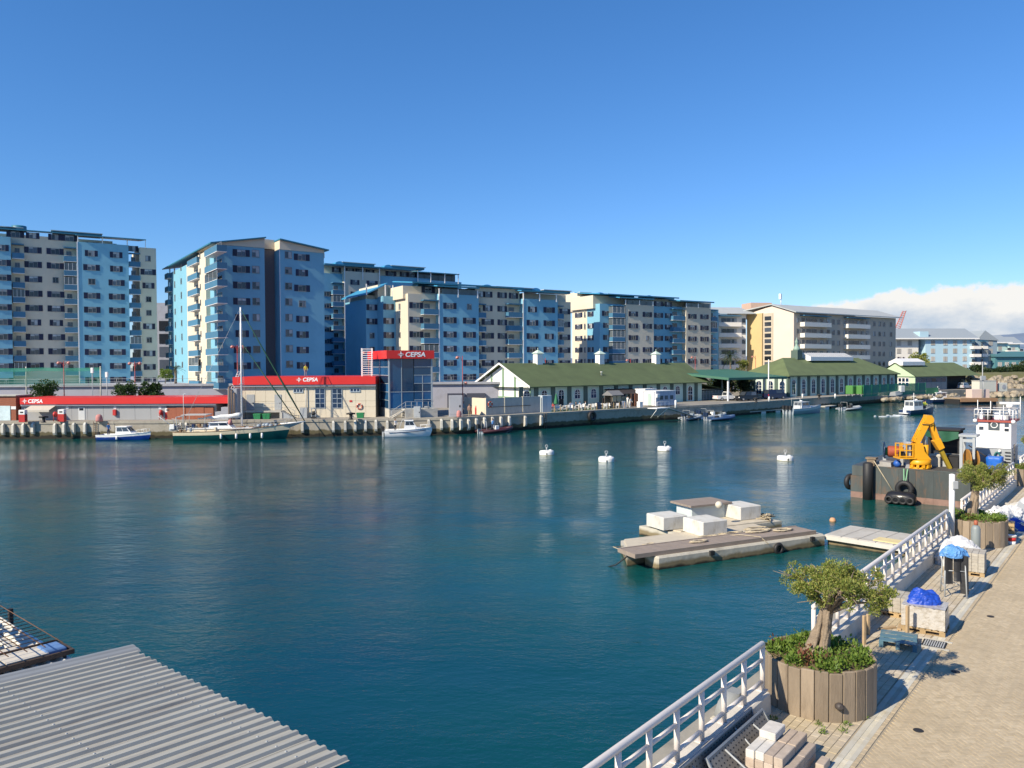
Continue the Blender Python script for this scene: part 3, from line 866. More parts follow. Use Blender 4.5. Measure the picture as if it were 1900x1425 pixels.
balcony_col(D, xs(1137, -.1), xs(1160, -.1), yw, 1.5, fD.Z(1146, 585, 0) - .5, 6, ST, (0, 1, 2, 3, 4, 5))
balcony_col(D, xs(1250, 0), xs(1272, 0), yw, 1.3, fD.Z(1260, 590, 0) - .5, 6, ST, ())
balcony_col(D, xs(1321, 0), xs(1332, 0), 1.0, 0.9, fD.Z(1326, 592, 0) - .5, 6, ST, (1,))
for px, z_, w in ((1115, 546, 8), (1205, 551, 6)):
 z_ = fD.Z(px, z_ + 2, 5)
 dormer(D, xs(px, 5), 5, z_, 3.4, 1.5); roofbox(D, xs(px, 5) + 2.4, 5, z_, w, .8)
# ---- dark modern block between A and B
fM = Frame(*(aty(292, 600, 205).xy), 10.0)
Mb = bframe('apartment_block', 'grey modern block with dark window bands in the gap between two blue blocks', 'apartment block', fM)
wall(Mb, -1, 8, 0, 12, PZ - 1, fM.Z(305, 562, 0), GREYC)
for k in range(4):
 z = fM.Z(305, 604 + k * 24, 0)
 MB().box(0.4, 4.0, -0.1, 0.0, z - 1.4, z + 1.2).build('window_band', PANE, Mb)
MB().box(2.6, 3.6, -0.1, 0.0, fM.Z(305, 580, 0), fM.Z(305, 567, 0)).build('window', PANE, Mb)
for p in _protos:                          # the patterns themselves are not part of the place
 pass
# ---------------------------------------------------------------- fuel station on the quay
def lettering(parent, txt, loc, size, rot, m=LETTER, ext=0.02, name='lettering', shear=0.0, sx=1.0, bold=0.0, align='LEFT'):
 cu = bpy.data.curves.new(name, 'FONT')
 cu.body = txt; cu.size = size; cu.extrude = ext; cu.shear = shear; cu.offset = bold; cu.align_x = align
 tmp = bpy.data.objects.new(name + '_curve', cu); COL.objects.link(tmp)
 cu.materials.append(m)
 me = bpy.data.meshes.new_from_object(tmp.evaluated_get(bpy.context.evaluated_depsgraph_get()))
 bpy.data.objects.remove(tmp)
 o = bpy.data.objects.new(name, me); COL.objects.link(o)
 o.parent = parent; o.location = loc; o.rotation_euler = rot; o.scale = (sx, 1, 1)
 return o
def emblem(parent, x, y, z, s, rz=0.0):
 """four pointed star cut by a bar, flat on a front facing -y"""
 b = MB()
 def pr(pts): b.xprism([(p[0] * s, p[1] * s) for p in pts], -0.03, 0.0)
 pr([(-.55, .05), (-.12, .12), (-.02, .5), (-.02, .05)]); pr([(.02, .05), (.02, .5), (.12, .16), (.5, .05)])
 pr([(-.5, -.05), (-.02, -.05), (-.02, -.5), (-.12, -.16)]); pr([(.02, -.5), (.02, -.05), (.55, -.05), (.12, -.12)])
 o = b.build('emblem', LETTER, parent, loc=(x, y, z), rz=rz)
 return o
RX = math.radians(90)
fK = Frame(*(aty(437, 700, 109.0).xy), 2.0)
K = bframe('fuel_station', 'cream fuel station with long red fascia and barred windows on the quay', 'fuel station', fK)
kx = lambda px, y=0, py=740: fK.X(px, y, py)
kz = lambda px, py, y=0: fK.Z(px, py, y)
kx0, kx1 = kx(437), kx(697)
kzt = kz(560, 699, -0.6); kzb = kz(560, 713.5, -0.6)
wall(K, kx0 + .1, kx1, 0.12, 11, QZ - .1, kzb + .2, mat('joint_shadow', (0.28, 0.25, 0.19), 0.9, 0.1), 'backing_wall')
ncol, zrows = 14, [QZ - .02, QZ + 1.45, kz(560, 744.5), kzb - .02]
for r in range(3):
 for c_ in range(ncol):
  xa = kx0 + (kx1 - kx0) * c_ / ncol; xb_ = kx0 + (kx1 - kx0) * (c_ + 1) / ncol
  MB().box(0.012, xb_ - xa - 0.012, 0, 0.115, 0.012, zrows[r + 1] - zrows[r] - .012).build('wall_panel', CREAM, K, loc=(xa, rnd.uniform(-.008, .008), zrows[r]))
b = MB(); b.box(kx(432, -.6), kx(697, -.6), -0.6, 11.3, kzb, kzt)
b.build('red_fascia', RED, K)
MB().box(kx(433, -.5), kx(697, -.5), -0.45, -0.004, kzb - .28, kzb - .006).build('soffit_gutter', GREYC, K)
xt = kx(550, -.6, 704)
emblem(K, xt + .35, -0.605, kz(553, 704.5, -.6), 0.78)
lettering(K, 'CEPSA', (xt + 0.85, -0.605, kz(553, 707.6, -.6)), 0.72, (RX, 0, 0), shear=0.15, sx=1.02, bold=0.018)
def gridwin(par, x0, x1, z0, z1, nc, nr, y=-0.02, fw=0.07):
 b = MB()
 for k in range(nc + 1):
  x = x0 + (x1 - x0) * k / nc; b.box(x - fw / 2, x + fw / 2, y - .06, y, z0, z1)
 for k in range(nr + 1):
  z = z0 + (z1 - z0) * k / nr; b.box(x0 - fw / 2, x1 + fw / 2, y - .075, y - 0.062, z - fw / 2, z + fw / 2)
 w_ = b.build('window', mat('window_steel', (0.36, 0.42, 0.47), 0.5, 0.06), par)
 for i in range(nc):
  for j in range(nr):
   xa = x0 + (x1 - x0) * i / nc; za = z0 + (z1 - z0) * j / nr
   q = MB(); q.box(xa + fw / 2, xa + (x1 - x0) / nc - fw / 2, y - .03, y - 0.005, za + fw / 2, za + (z1 - z0) / nr - fw / 2)
   q.build('pane', GLASSB, w_)
 return w_
GLASSB = glass_mat('blue_glass', (0.012, 0.030, 0.075), 0.04, 0.5)
gridwin(K, kx(585), kx(602.5), kz(595, 757), kz(595, 721.5), 2, 4)
gridwin(K, kx(617), kx(634.5), kz(625, 757), kz(625, 721.5), 2, 4)
gridwin(K, kx(545), kx(562), kz(553, 728), kz(553, 721.5), 3, 1, fw=.12)
gridwin(K, kx(650), kx(668), kz(659, 727), kz(659, 720.5), 3, 1, fw=.12)
for a_, c_ in ((457.5, 472), (509.5, 522)):
 d_ = MB().box(kx(a_), kx(c_), -0.06, -0.012, kz(a_, 760.5), kz(a_, 732)).build('door', STEEL, K)
 MB().box(kx(c_) - .25, kx(c_) - .1, -0.1, -0.062, kz(a_, 749), kz(a_, 747)).build('handle', BLACK, d_)
zp = kz(490, 762, -1.2)
b = MB(); b.box(kx(456), kx(527), -1.6, -.03, zp - .22, zp, 0); b.box(kx(456), kx(527) - .2, -.6, -.03, QZ - .02, zp - .222, 1)
for px in (524,): b.box(kx(px), kx(px) + .35, -1.6, -1.3, QZ - .02, zp - .222, 0)
b.build('walkway', [CONC_L, CONC], K)
b = MB()
for k in range(7):
 f = k / 7
 b.box(kx(527) + f * 1.75, kx(527) + (k + 1) / 7 * 1.75, -1.5, -.3, QZ - .02, zp - (k + 1) * (zp - QZ) / 8)
b.build('stair', STEEL, K)
b = MB()
for px in (460, 478, 495, 510, 526): b.tube([(kx(px), -1.5, zp), (kx(px), -1.5, zp + 1.05)], 0.025, 5)
b.tube([(kx(459), -1.5, zp + 1.05), (kx(526), -1.5, zp + 1.05), (kx(527) + 1.8, -1.5, QZ + 1.05), (kx(527) + 1.8, -1.5, QZ)], 0.03, 5)
b.tube([(kx(459), -1.5, zp + .55), (kx(526), -1.5, zp + .55), (kx(527) + 1.8, -1.5, QZ + .55)], 0.022, 5)
b.build('handrail', STEEL, K)
MB().box(kx(648.5), kx(653.5), -0.035, -0.012, kz(651, 746), kz(651, 742.5)).build('red_sign', REDP, K)
b = MB(); b.tube([(kx(567.5, -.3), -.2, QZ), (kx(567.5, -.3), -.2, kzb - .3)], 0.07, 6); b.build('downpipe', STEEL, K)
MB().box(kx(560), kx(573), -1.3, -.6, QZ - .01, kz(565, 756.5, -1.3)).build('pump_cabinet', STEEL, K)
fT = Frame(*(aty(722, 700, 108.5).xy), 24.0)
T = bframe('glass_tower', 'glass office tower with red crown beside the cream fuel station', 'glass tower', fT)
tx = lambda px, y=0, py=710: fT.X(px, y, py)
tx1 = tx(801); ty1 = fT.on_x(689, 710, 0)[0]
tz0, tzt, tzr = fT.Z(722, 758.5, 0), fT.Z(722, 665.5, 0), fT.Z(722, 650, -.5)
wall(T, 0.4, tx1 - .4, 0.6, ty1 - .3, QZ, tzt, mat('tower_core', (0.018, 0.03, 0.05), 0.6, 0.2), 'core')
b = MB(); b.box(-0.45, tx(806, -.45), -0.45, ty1 + .4, tzt, tzr); b.build('red_crown', RED, T)
MB().box(-.02, tx1 + .1, -.02, ty1, QZ - .05, tz0 - .02).build('plinth', CONC_L, T)
TST = mat('tower_steel', (0.33, 0.38, 0.41), 0.4, 0.05)
for x, y in ((0, 0), (tx1, 0), (0, ty1 - .1)): MB().box(x - .1, x + .1, y - .1, y + .1, tz0, tzt - .01).build('corner_post', TST, T)
TGL = glass_mat('tower_glass', (0.018, 0.075, 0.17), 0.05, 0.6)
def curtain(cols, zr_, face):
 bars = MB()
 for i in range(len(cols) - 1):
  for j in range(len(zr_) - 1):
   a0, a1, z0, z1 = cols[i], cols[i + 1], zr_[j], zr_[j + 1]
   q = MB(); tl = rnd.uniform(-.006, .006)
   if face == 'f': q.box(a0 + .05, a1 - .05, 0.0 + tl, 0.03 + tl, z0 + .05, z1 - .05)
   else: q.box(0.0 + tl, 0.03 + tl, a0 + .05, a1 - .05, z0 + .05, z1 - .05)
   q.build('glass_pane', TGL, T)
 for c_ in cols[1:-1]:
  if face == 'f': bars.box(c_ - .04, c_ + .04, -.05, .05, zr_[0], zr_[-1])
  else: bars.box(-.05, .05, c_ - .04, c_ + .04, zr_[0], zr_[-1])
 for z in zr_[:-1]:
  if face == 'f': bars.box(cols[0], cols[-1], -.065, -.052, z - .04, z + .04)
  else: bars.box(-.065, -.052, cols[0], cols[-1], z - .04, z + .04)
 bars.build('mullions', TST, T)
zrow = [tz0 + (tzt - tz0) * k / 6 for k in range(7)]
curtain([0, ty1 * .5, ty1], zrow, 's')
curtain([0, tx(768) * .5, tx(768)], [zrow[0], zrow[2], zrow[6]], 'f')
curtain([tx(768), tx(784), tx1], zrow[:5], 'f')
curtain([tx(768), tx1], zrow[4:], 'f')
xt = tx(738, -.45, 660)
emblem(T, xt + .45, -0.455, fT.Z(745, 657.8, -.45), 0.95)
lettering(T, 'CEPSA', (xt + 1.05, -0.455, fT.Z(755, 661.8, -.45)), 0.92, (RX, 0, 0), shear=0.15, sx=1.12, bold=0.022)
b = MB(); b.box(tx(752, -1.9, 765), tx(812, -1.9, 765), -1.9, -.03, QZ - .05, tz0 - .04); b.build('terrace', CONC_L, T)
b = MB()
xs0 = tx(752, -1.6, 765)
for k in range(7):
 b.box(xs0 - (7 - k) * .27, xs0 - (6 - k) * .27 + .05, -1.8, -.6, QZ + (k + 1) * (tz0 - QZ) / 8 - .06, QZ + (k + 1) * (tz0 - QZ) / 8)
b.tube([(xs0 - 2.0, -1.8, QZ), (xs0, -1.8, tz0 - .1)], 0.07, 4); b.tube([(xs0 - 2.0, -.6, QZ), (xs0, -.6, tz0 - .1)], 0.07, 4)
b.build('steps', CONC_L, T)
b = MB()
pts = [(xs0 - 2.0, -1.8, QZ + 1.0), (xs0, -1.8, tz0 + 1.0), (tx(805, -1.8, 750), -1.8, tz0 + 1.0)]
b.tube(pts, 0.03, 5); b.tube([(p[0], p[1], p[2] - .5) for p in pts], 0.02, 5)
b.tube([(xs0 - 2.0, -1.8, QZ), (xs0 - 2, -1.8, QZ + 1.0)], 0.03, 5)
for k in range(6):
 x = xs0 + (pts[2][0] - xs0) * k / 5; b.tube([(x, -1.8, tz0 - .05), (x, -1.8, tz0 + 1.0)], 0.03, 5)
b.build('handrail', STEEL, T)
L_ = thing('roof_ladder', 'white metal rung ladder frame standing on the roof left of the glass tower', 'ladder', fK.w(kx(671, 2, 690), 2.0, kzt), fK.a)
b = MB(); lw = 1.45; lh = kz(680, 646, 2) - kzt
for x in (0, lw):
 for y in (0, .7): b.box(x - .05, x + .05, y - .05, y + .05, -.02, lh)
b.build('upright', WHITE, L_)
for k in range(13):
 MB().box(.055, lw - .055, 0.0, .09, (k + .6) * lh / 13 - .04, (k + .6) * lh / 13 + .04).build('rung', WHITE, L_)
def place(px, py, z=QZ): return atz(px, py, z)
def bin_green(px, py, lab):
 t = thing('green_bin', lab, 'bin', place(px, py), 0, 'green lidded bins at the fuel station')
 b = MB(); b.loft([[(-.42, -.3, 0), (.42, -.3, 0), (.42, .3, 0), (-.42, .3, 0)], [(-.5, -.38, .62), (.5, -.38, .62), (.5, .38, .62), (-.5, .38, .62)]], smooth=False)
 b.build('tub', GREENP, t)
 MB().cbox(-.53, .53, -.41, .41, .625, .74, .05).build('lid', GREENP, t)
GREENP = mat('green_plastic', (0.02, 0.20, 0.075), 0.5, 0.1)
bin_green(478, 777.5, 'green lidded bin under the raised walkway, the one further from the stair')
bin_green(495, 777.5, 'green lidded bin under the raised walkway, the one nearer the stair')
bin_green(669, 775.5, 'green lidded bin below the round lifebuoy on the cream wall')
def lifebuoy(loc, rz, lab):
 t = thing('lifebuoy', lab, 'lifebuoy', loc, rz, 'lifebuoys hung on quay walls')
 b = MB()
 b.tube([(0.36 * math.cos(a), -.06, 0.36 * math.sin(a)) for a in [2 * math.pi * k / 20 for k in range(21)]], 0.085, 8, cap=False)
 b.build('ring', mat('buoy_orange', (0.45, 0.075, 0.03), 0.6, 0.1), t)
 for k in range(4):
  a = math.pi / 4 + k * math.pi / 2
  q = MB(); q.tube([(0.36 * math.cos(a + d), -.06, 0.36 * math.sin(a + d)) for d in (-.14, 0, .14)], 0.092, 8)
  q.build('band', WHITE, t)
lifebuoy(fK.w(kx(667), -.02, kz(667, 754)), fK.a, 'orange lifebuoy hung on the cream wall of the fuel station')
def bollard(px, py, lab, s=1.0):
 t = thing('mooring_bollard', lab, 'bollard', place(px, py, QZ + .02), 0.3, 'mooring bollards along the far quay edge')
 b = MB(); b.lathe([(.26, 0), (.26, .06), (.17, .12), (.15, .42), (.2, .5), (.3, .56), (.32, .66), (.2, .72)], n=12); b.build('post', BLACK, t)
 q = MB(); q.tube([(-.45, 0, .6), (.45, 0, .6)], .09, 8); q.build('cross_bar', BLACK, t)
 t.scale = (s, s, s)
bollard(651, 778.3, 'black mooring bollard on the quay below the red wall sign', 1.3)
bollard(81, 784, 'black mooring bollard on the quay by the awning', 1.2)
bollard(1403, 747, 'mooring bollard on the far apron beside the white flag pole', 1.3)
bollard(1520, 740, 'mooring bollard on the far apron behind the grey patrol boat', 1.3)
def compressor(px, py, lab):
 t = thing('pump_machine', lab, 'pump', place(px, py), 0.1)
 b = MB(); b.box(-.35, .35, -.25, .25, .05, .3); b.tube([(-.3, 0, .75), (.3, 0, .75)], .26, 10); b.build('motor', BLACK, t)
 q = MB()
 for x in (-.28, .28):
  for y in (-.2, .2): q.box(x - .04, x + .04, y - .04, y + .04, 0, 1.35)
 q.box(-.35, .35, -.26, .26, 1.352, 1.5); q.build('stand', STEEL, t)
 MB().tube([(0, 0, 1.0), (.35, -.1, 1.15), (.45, -.1, .7)], .04, 6).build('hose', BLACK, t)
compressor(582, 777, 'black pump machine on a stand beside the grey pump cabinet')
compressor(792, 773.5, 'black pump machine on the quay in front of the glass tower terrace')
MB_ = MB()
def red_cyl(px, py, h, lab, r=.17):
 t = thing('fire_extinguisher', lab, 'extinguisher', place(px, py), 0, 'red extinguishers on the quay')
 b = MB(); b.lathe([(r * .9, 0), (r, .04), (r, h * .8), (r * .55, h * .93), (.05, h)], n=12); b.build('cylinder', REDP, t)
 MB().obox((0, -.03, h + .05), (.06, .22, .08)).build('valve', BLACK, t)
red_cyl(609.5, 774, 0.95, 'red extinguisher cylinder standing at the cream wall right of the tall windows', .2)
red_cyl(883, 769, 1.2, 'red extinguisher cylinder in the shaded corner behind the bare chested man', .15)
red_cyl(963, 765.5, 0.8, 'red extinguisher cylinder against the grey panel wall', .13)
def cabinet(px, py, w, h, d, lab, m=STEEL, rz=0.0):
 t = thing('utility_cabinet', lab, 'cabinet', place(px, py), rz)
 MB().cbox(-w / 2, w / 2, -d / 2, d / 2, 0, h, .03).build('body', m, t)
 MB().box(-w * .42, w * .42, -d / 2 - .03, -d / 2 - .004, h * .1, h * .92).build('door', m, t)
 MB().box(w * .25, w * .35, -d / 2 - .06, -d / 2 - .032, h * .45, h * .55).build('handle', BLACK, t)
 return t
cabinet(774.5, 775, 0.95, 1.55, .6, 'grey utility cabinet at the foot of the tower steps')
cabinet(845.5, 772.5, 1.9, 2.95, 1.6, 'tall plain grey kiosk right of the glass tower', GREYC, 0.1)
def covered(px, py, h, r, lab, m):
 b = MB(); b.lathe([(r, 0), (r * 1.04, h * .2), (r * .98, h * .6), (r * .8, h * .85), (r * .3, h)], n=14, wob=lambda a, z: 1 + .05 * math.sin(3 * a + z * 4))
 return tag(b.build('covered_pump', m, loc=place(px, py)), lab, 'cover')
PINK = mat('faded_pink', (0.48, 0.20, 0.18), 0.8, 0.15, 3)
covered(184, 782, 0.95, .42, 'faded pink covered post by the grey wall of the red roofed depot', PINK)
covered(851.5, 774, 0.95, .34, 'faded pink covered post in front of the tall grey kiosk', PINK)
fR = Frame(*(aty(38, 745, 106.6).xy), 0.0)
R_ = bframe('fuel_depot', 'long low grey fuel depot with red roof band at the left quay', 'depot', fR)
qx = lambda px, y=0, py=760: fR.X(px, y, py)
qz = lambda px, py, y=0: fR.Z(px, py, y)
rzt, rzb = qz(200, 737.5, -.5), qz(200, 749.5, -.5)
GREYW = mat('grey_wall', (0.33, 0.34, 0.345), 0.85, 0.05, 0.5)
nb = 9
for k in range(nb):
 xa = qx(45) + (qx(309) - qx(45)) * k / nb; w_ = (qx(309) - qx(45)) / nb
 MB().box(.015, w_ - .015, 0, .3, QZ - .02, rzb).build('wall_panel', GREYW, R_, loc=(xa, rnd.uniform(-.006, .006), 0))
wall(R_, qx(37), qx(400), .31, 6, QZ - .02, rzb, GREYW, 'backing_wall')
for k in range(5):
 xa = qx(310) + (qx(396) - qx(310)) * k / 5
 MB().box(.02, (qx(396) - qx(310)) / 5 - .02, -.02 - .05 * (k % 2), .3, QZ - .02, rzb - .55).build('brick_bay', BRICK, R_, loc=(xa, 0, 0))
b = MB(); b.box(qx(37, -.5), qx(435, -.5), -.5, 6.2, rzb, rzt); b.build('red_fascia', RED, R_)
MB().box(qx(38, -.4), qx(400, -.4), -.35, -.004, rzb - .25, rzb - .005).build('soffit', GREYC, R_)
xt = qx(41, -.5, 744)
emblem(R_, xt + .35, -.505, qz(45, 744.4, -.5), .72)
lettering(R_, 'CEPSA', (xt + .78, -.505, qz(50, 747.6, -.5)), 0.70, (RX, 0, 0), shear=0.15, sx=1.0, bold=0.018)
b = MB()
b.yprism([(-1.9, qz(70, 761.5, -1.9)), (-.02, qz(70, 751.5, 0)), (-.02, qz(70, 751.5, 0) + .05), (-1.9, qz(70, 761.5, -1.9) + .05)], qx(44, -1.9), qx(91, -1.9)); b.box(qx(44, -1.9), qx(91, -1.9), -1.93, -1.89, qz(70, 764.5, -1.9), qz(70, 761, -1.9))
b.build('awning', mat('awning_cloth', (0.52, 0.48, 0.40), 0.85, 0.06), R_)
d_ = MB().box(qx(145.5), qx(157.5), -.05, -.004, QZ, qz(150, 756)).build('door', mat('pale_grey_door', (0.55, 0.57, 0.57), 0.5, 0.05), R_)
MB().box(qx(147.5), qx(155), -.07, -.052, qz(150, 761.5), qz(150, 757.5)).build('pane', PANE, d_)
MB().box(qx(211), qx(216.5), -.32, -.01, qz(213, 770.5), qz(213, 760)).build('hose_box', REDP, R_)
for px in (125, 213.5, 297): MB().box(qx(px) - .18, qx(px) + .18, -.03, -.008, qz(px, 759), qz(px, 754)).build('notice', WHITE, R_)
def pump(px, py, lab):
 t = thing('fuel_pump', lab, 'fuel pump', place(px, py), 0, 'red and white fuel pumps at the depot')
 MB().cbox(-.42, .42, -.3, .3, 0, 1.0, .03).build('lower_case', REDP, t)
 MB().cbox(-.42, .42, -.3, .3, 1.004, 1.6, .04).build('upper_case', WHITE, t)
 MB().box(-.2, .2, -.32, -.304, 1.2, 1.38).build('display', BLACK, t)
 MB().tube([(.42, -.1, 1.2), (.56, -.12, .9), (.55, -.12, .4), (.44, -.12, .3)], .03, 6).build('hose', BLACK, t)
pump(43, 783, 'red and white fuel pump at the left end under the awning')
pump(115.5, 782, 'red and white fuel pump at the right end of the awning')
pump(313.5, 778, 'red and white fuel pump where the grey wall meets the brick')
def hose_reel(px, py, lab):
 t = thing('hose_reel', lab, 'hose reel', place(px, py), 0, 'red hose reels at the depot')
 b = MB(); b.tube([(-.14, 0, .95), (.14, 0, .95)], .36, 14); b.build('drum', REDP, t)
 q = MB(); q.tube([(-.2, 0, .95), (-.26, 0, 0)], .04, 5); q.tube([(.2, 0, .95), (.26, 0, 0)], .04, 5); q.build('stand', REDP, t)
 MB().tube([(0, -.3, .8), (.1, -.5, .3), (.5, -.5, .08), (.7, -.3, .3)], .035, 6).build('hose', BLACK, t)
hose_reel(103, 782, 'red hose reel between the awning pump and the door')
hose_reel(299, 778.5, 'red hose reel near the brick end of the depot')
fBk = Frame(*(aty(30, 745, 106.3).xy), 0.0)
Bk = bframe('brick_kiosk', 'small brick kiosk at the far left edge with a pale map board', 'kiosk', fBk)
zk = fBk.Z(20, 735, 0)
nrow = 14
for k in range(nrow):
 MB().box(-9, -.05 - .0, rnd.uniform(-.01, .01), 3.2, QZ - .02 + (zk - QZ) * k / nrow, QZ - .02 + (zk - QZ) * (k + 1) / nrow - .025).build('brick_course', BRICK, Bk)
wall(Bk, -8.95, -.1, .05, 3.1, QZ, zk - .03, mat('mortar', (0.3, 0.27, 0.23), .9), 'mortar_core')
MB().box(-9.2, .1, -.2, 3.4, zk, zk + .14).build('roof', CONC_L, Bk)
MB().box(fBk.X(-12, 0), fBk.X(18, 0), -.07, -.02, fBk.Z(8, 780, 0), fBk.Z(8, 753, 0)).build('map_board', mat('map_print', (0.55, 0.68, 0.70), 0.5, 0.2, 1.2), Bk)
MB().box(fBk.X(19.5, 0), fBk.X(28.5, 0), -.06, -.02, fBk.Z(8, 759.5, 0), fBk.Z(8, 754, 0)).build('sign_panel', WHITE, Bk)
t = thing('pipe_stack', 'grey stepped plinth with upright rusty pipes between depot and station', 'pipe stack', place(423, 779), 0.03)
b = MB(); b.box(-1.7, -.9, 0, 1.4, 0, 1.1); b.box(-.896, 0, 0, 1.6, 0, 1.7); b.box(.004, 1.2, 0, 2.0, 0, 4.2); b.build('plinth', GREYC, t)
b = MB()
for k, x in enumerate((.2, .55, .9)): b.tube([(x, -.15, 0.0), (x, -.15, 4.4 - .4 * k), (x + .2, .6, 4.6 - .4 * k)], .09, 7)
b.build('pipe', mat('rusty_pipe', (0.16, 0.11, 0.08), 0.7, 0.3, 4), t)
fW = Frame(*(aty(902, 755, 112.5).xy), 38.0)
Wl = bframe('panel_wall', 'long pale concrete panel wall on the quay behind the dark inflatable boat', 'wall', fW)
wx1 = fW.X(1003, 0, 755); wzt = fW.Z(902, 739, 0)
for k in range(3):
 w_ = wx1 / 3
 MB().box(.06, w_ - .06, 0, .2, QZ - .02, wzt).build('panel', CONC_L, Wl, loc=(k * w_, 0, 0))
 MB().box(-.09, .09, -.06, .26, QZ - .02, wzt + .05).build('pillar', CREAM, Wl, loc=(k * w_ + .0, 0, 0))
yl_ = fW.on_x(862, 755, 0)[0]
MB().box(-.1, .1, .27, yl_, QZ - .02, wzt).build('end_panel', CREAM, Wl)
b = MB(); b.tube([(.3, -.12, QZ + 1.15), (wx1 * .8, -.12, QZ + 1.15)], .04, 5); b.build('pipe', BLACK, Wl)
lifebuoy(fW.w(fW.X(909, 0, 750), -.02, fW.Z(909, 750, 0)), fW.a, 'orange lifebuoy hung on the concrete panel wall')
t = thing('red_crate', 'red fuel crate in the shaded corner beside the bare chested man', 'crate', place(878, 768), .3)
MB().cbox(-.55, .55, -.35, .35, 0, 1.0, .04).build('box', REDP, t); MB().box(-.58, .58, -.38, .38, 1.004, 1.1).build('lid', REDP, t)
t = thing('green_crate', 'low green open rack on the quay against the cream end wall', 'rack', place(896, 768), .5)
b = MB()
for x in (-.35, .35):
 for y in (-.25, .25): b.box(x - .04, x + .04, y - .04, y + .04, 0, .85)
b.build('post', GREENP, t); MB().box(-.4, .4, -.3, .3, .3, .36).build('shelf', GREENP, t); MB().box(-.4, .4, -.3, .3, .852, .9).build('top', GREENP, t)
t = thing('utility_cabinet', 'pair of pale blue grey metal lockers at the end of the panel wall', 'cabinet', fW.w(fW.X(1004, .2, 755), .2, QZ), fW.a)
for k in range(2):
 MB().cbox(k * .95, k * .95 + .93, -.3, .7, 0, 2.55, .03).build('locker', mat('pale_blue_metal', (0.45, 0.50, 0.52), .5, .06, rand=.12), t)
# ---------------------------------------------------------------- green roofed restaurant
fG = Frame(*(aty(985, 717, 127.5).xy), 38.5)
G1 = bframe('restaurant', 'long mint green restaurant with green shingled roof and white chimneys', 'restaurant', fG)
gx = lambda px, y=0, py=735: fG.X(px, y, py)
ez = fG.Z(985, 717.5, -.9); gx1 = gx(1305)
yr, zrdg = fG.on_x(932, 674, -0.3)
ybk = 2 * yr + .9
wall(G1, 0, gx1 - .5, 0, ybk - 1, QZ - .05, ez + .25, MINT)
xr1 = fG.on_y(1272, 672, yr)[0]
b = MB()
e0, e1 = -1.0, gx1 + 1.2
b.face([(e0, -.9, ez), (e1, -.9, ez), (xr1, yr, zrdg), (e0, yr, zrdg)])
b.face([(e1, ybk, ez), (e0, ybk, ez), (e0, yr, zrdg), (xr1, yr, zrdg)])
b.face([(e1, -.9, ez), (e1, ybk, ez), (xr1, yr, zrdg)])
b.face([(e0, -.9, ez - .18), (e0, ybk, ez - .18), (e1, ybk, ez - .18), (e1, -.9, ez - .18)])
b.face([(e0, -.9, ez - .18), (e1, -.9, ez - .18), (e1, -.9, ez), (e0, -.9, ez)])
b.face([(e1, -.9, ez - .18), (e1, ybk, ez - .18), (e1, ybk, ez), (e1, -.9, ez)])
b.build('roof', GREEN_ROOF, G1)
nc = 24
cs = MB()
for k in range(1, nc):
 f = k / nc
 y, z = -.9 + (yr + .9) * f, ez + (zrdg - ez) * f
 xe = e1 + (xr1 - e1) * f
 cs.face([(e0, y - .02, z + .03), (xe, y - .02, z + .03), (xe, y + .25, z + .03 + .25 * (zrdg - ez) / (yr + .9) - .028), (e0, y + .25, z + .03 + .25 * (zrdg - ez) / (yr + .9) - .028)])
 cs.face([(e0, y - .02, z - .01), (xe, y - .02, z - .01), (xe, y - .02, z + .03), (e0, y - .02, z + .03)])
cs.build('shingle_courses', GREEN_ROOF, G1, kind='stuff')
MB().yprism([(-.0, QZ), (ybk - 1, QZ), (ybk - 1, ez + .2), (yr, zrdg - .25), (0.0, ez + .2)], -.12, 0).build('gable_wall', WHITE, G1)
b = MB()
for y in (0.05, yr * .55, yr, yr * 1.45, ybk - 1.2):
 zt_ = zrdg - .35 - abs(y - yr) / (yr + .9) * (zrdg - ez)
 b.box(-.2, -.122, y - .22, y + .22, QZ, zt_)
b.box(-.205, -.122, 0, ybk - 1, QZ + 1.5, QZ + 1.9)
b.build('gable_board', GREEN_T, G1)
for sgn, ya, yb_ in ((1, -.95, yr), (-1, ybk + .05, yr)):
 q = MB(); q.yprism([(ya, ez - .25), (yb_, zrdg - .2), (yb_, zrdg + .12), (ya, ez + .1)][::sgn], e0 - .06, e0 - .003); q.build('verge_board', WHITE, G1)
def arch_win(par, x, z0, w, h, y=-.01, door=False):
 pts = [(x - w / 2, z0), (x + w / 2, z0)] + [(x + w / 2 * math.cos(a), z0 + h - w / 2 + w / 2 * math.sin(a)) for a in [math.pi * k / 8 for k in range(9)]]
 q = MB(); q.xprism(pts, y - .06, y)
 o = q.build('arched_window', WHITE, par)
 def ins(s):
  return [(x + (p[0] - x) * s, z0 + h / 2 + (p[1] - z0 - h / 2) * (1 - (1 - s) * w / h)) for p in pts]
 q = MB(); q.xprism(ins(.86), y - .075, y - .062); q.build('pane', GLASSB if not door else PANE, o)
 q = MB(); q.box(x - .035, x + .035, y - .095, y - .077, z0 + .1, z0 + h - .1); q.box(x - w * .43, x + w * .43, y - .095, y - .077, z0 + h * .42, z0 + h * .42 + .07); q.box(x - w * .43, x + w * .43, y - .095, y - .077, z0 + h * .62, z0 + h * .62 + .06)
 q.build('glazing_bar', WHITE, o)
for px in (966, 994.5, 1025.7, 1056, 1086, 1115, 1142.7, 1169.7, 1195.8, 1221, 1246, 1270, 1291):
 x = gx(px)
 MB().box(x - .42, x + .42, -.16, -.003, QZ - .03, ez - .01).build('pilaster', MINT_D, G1)
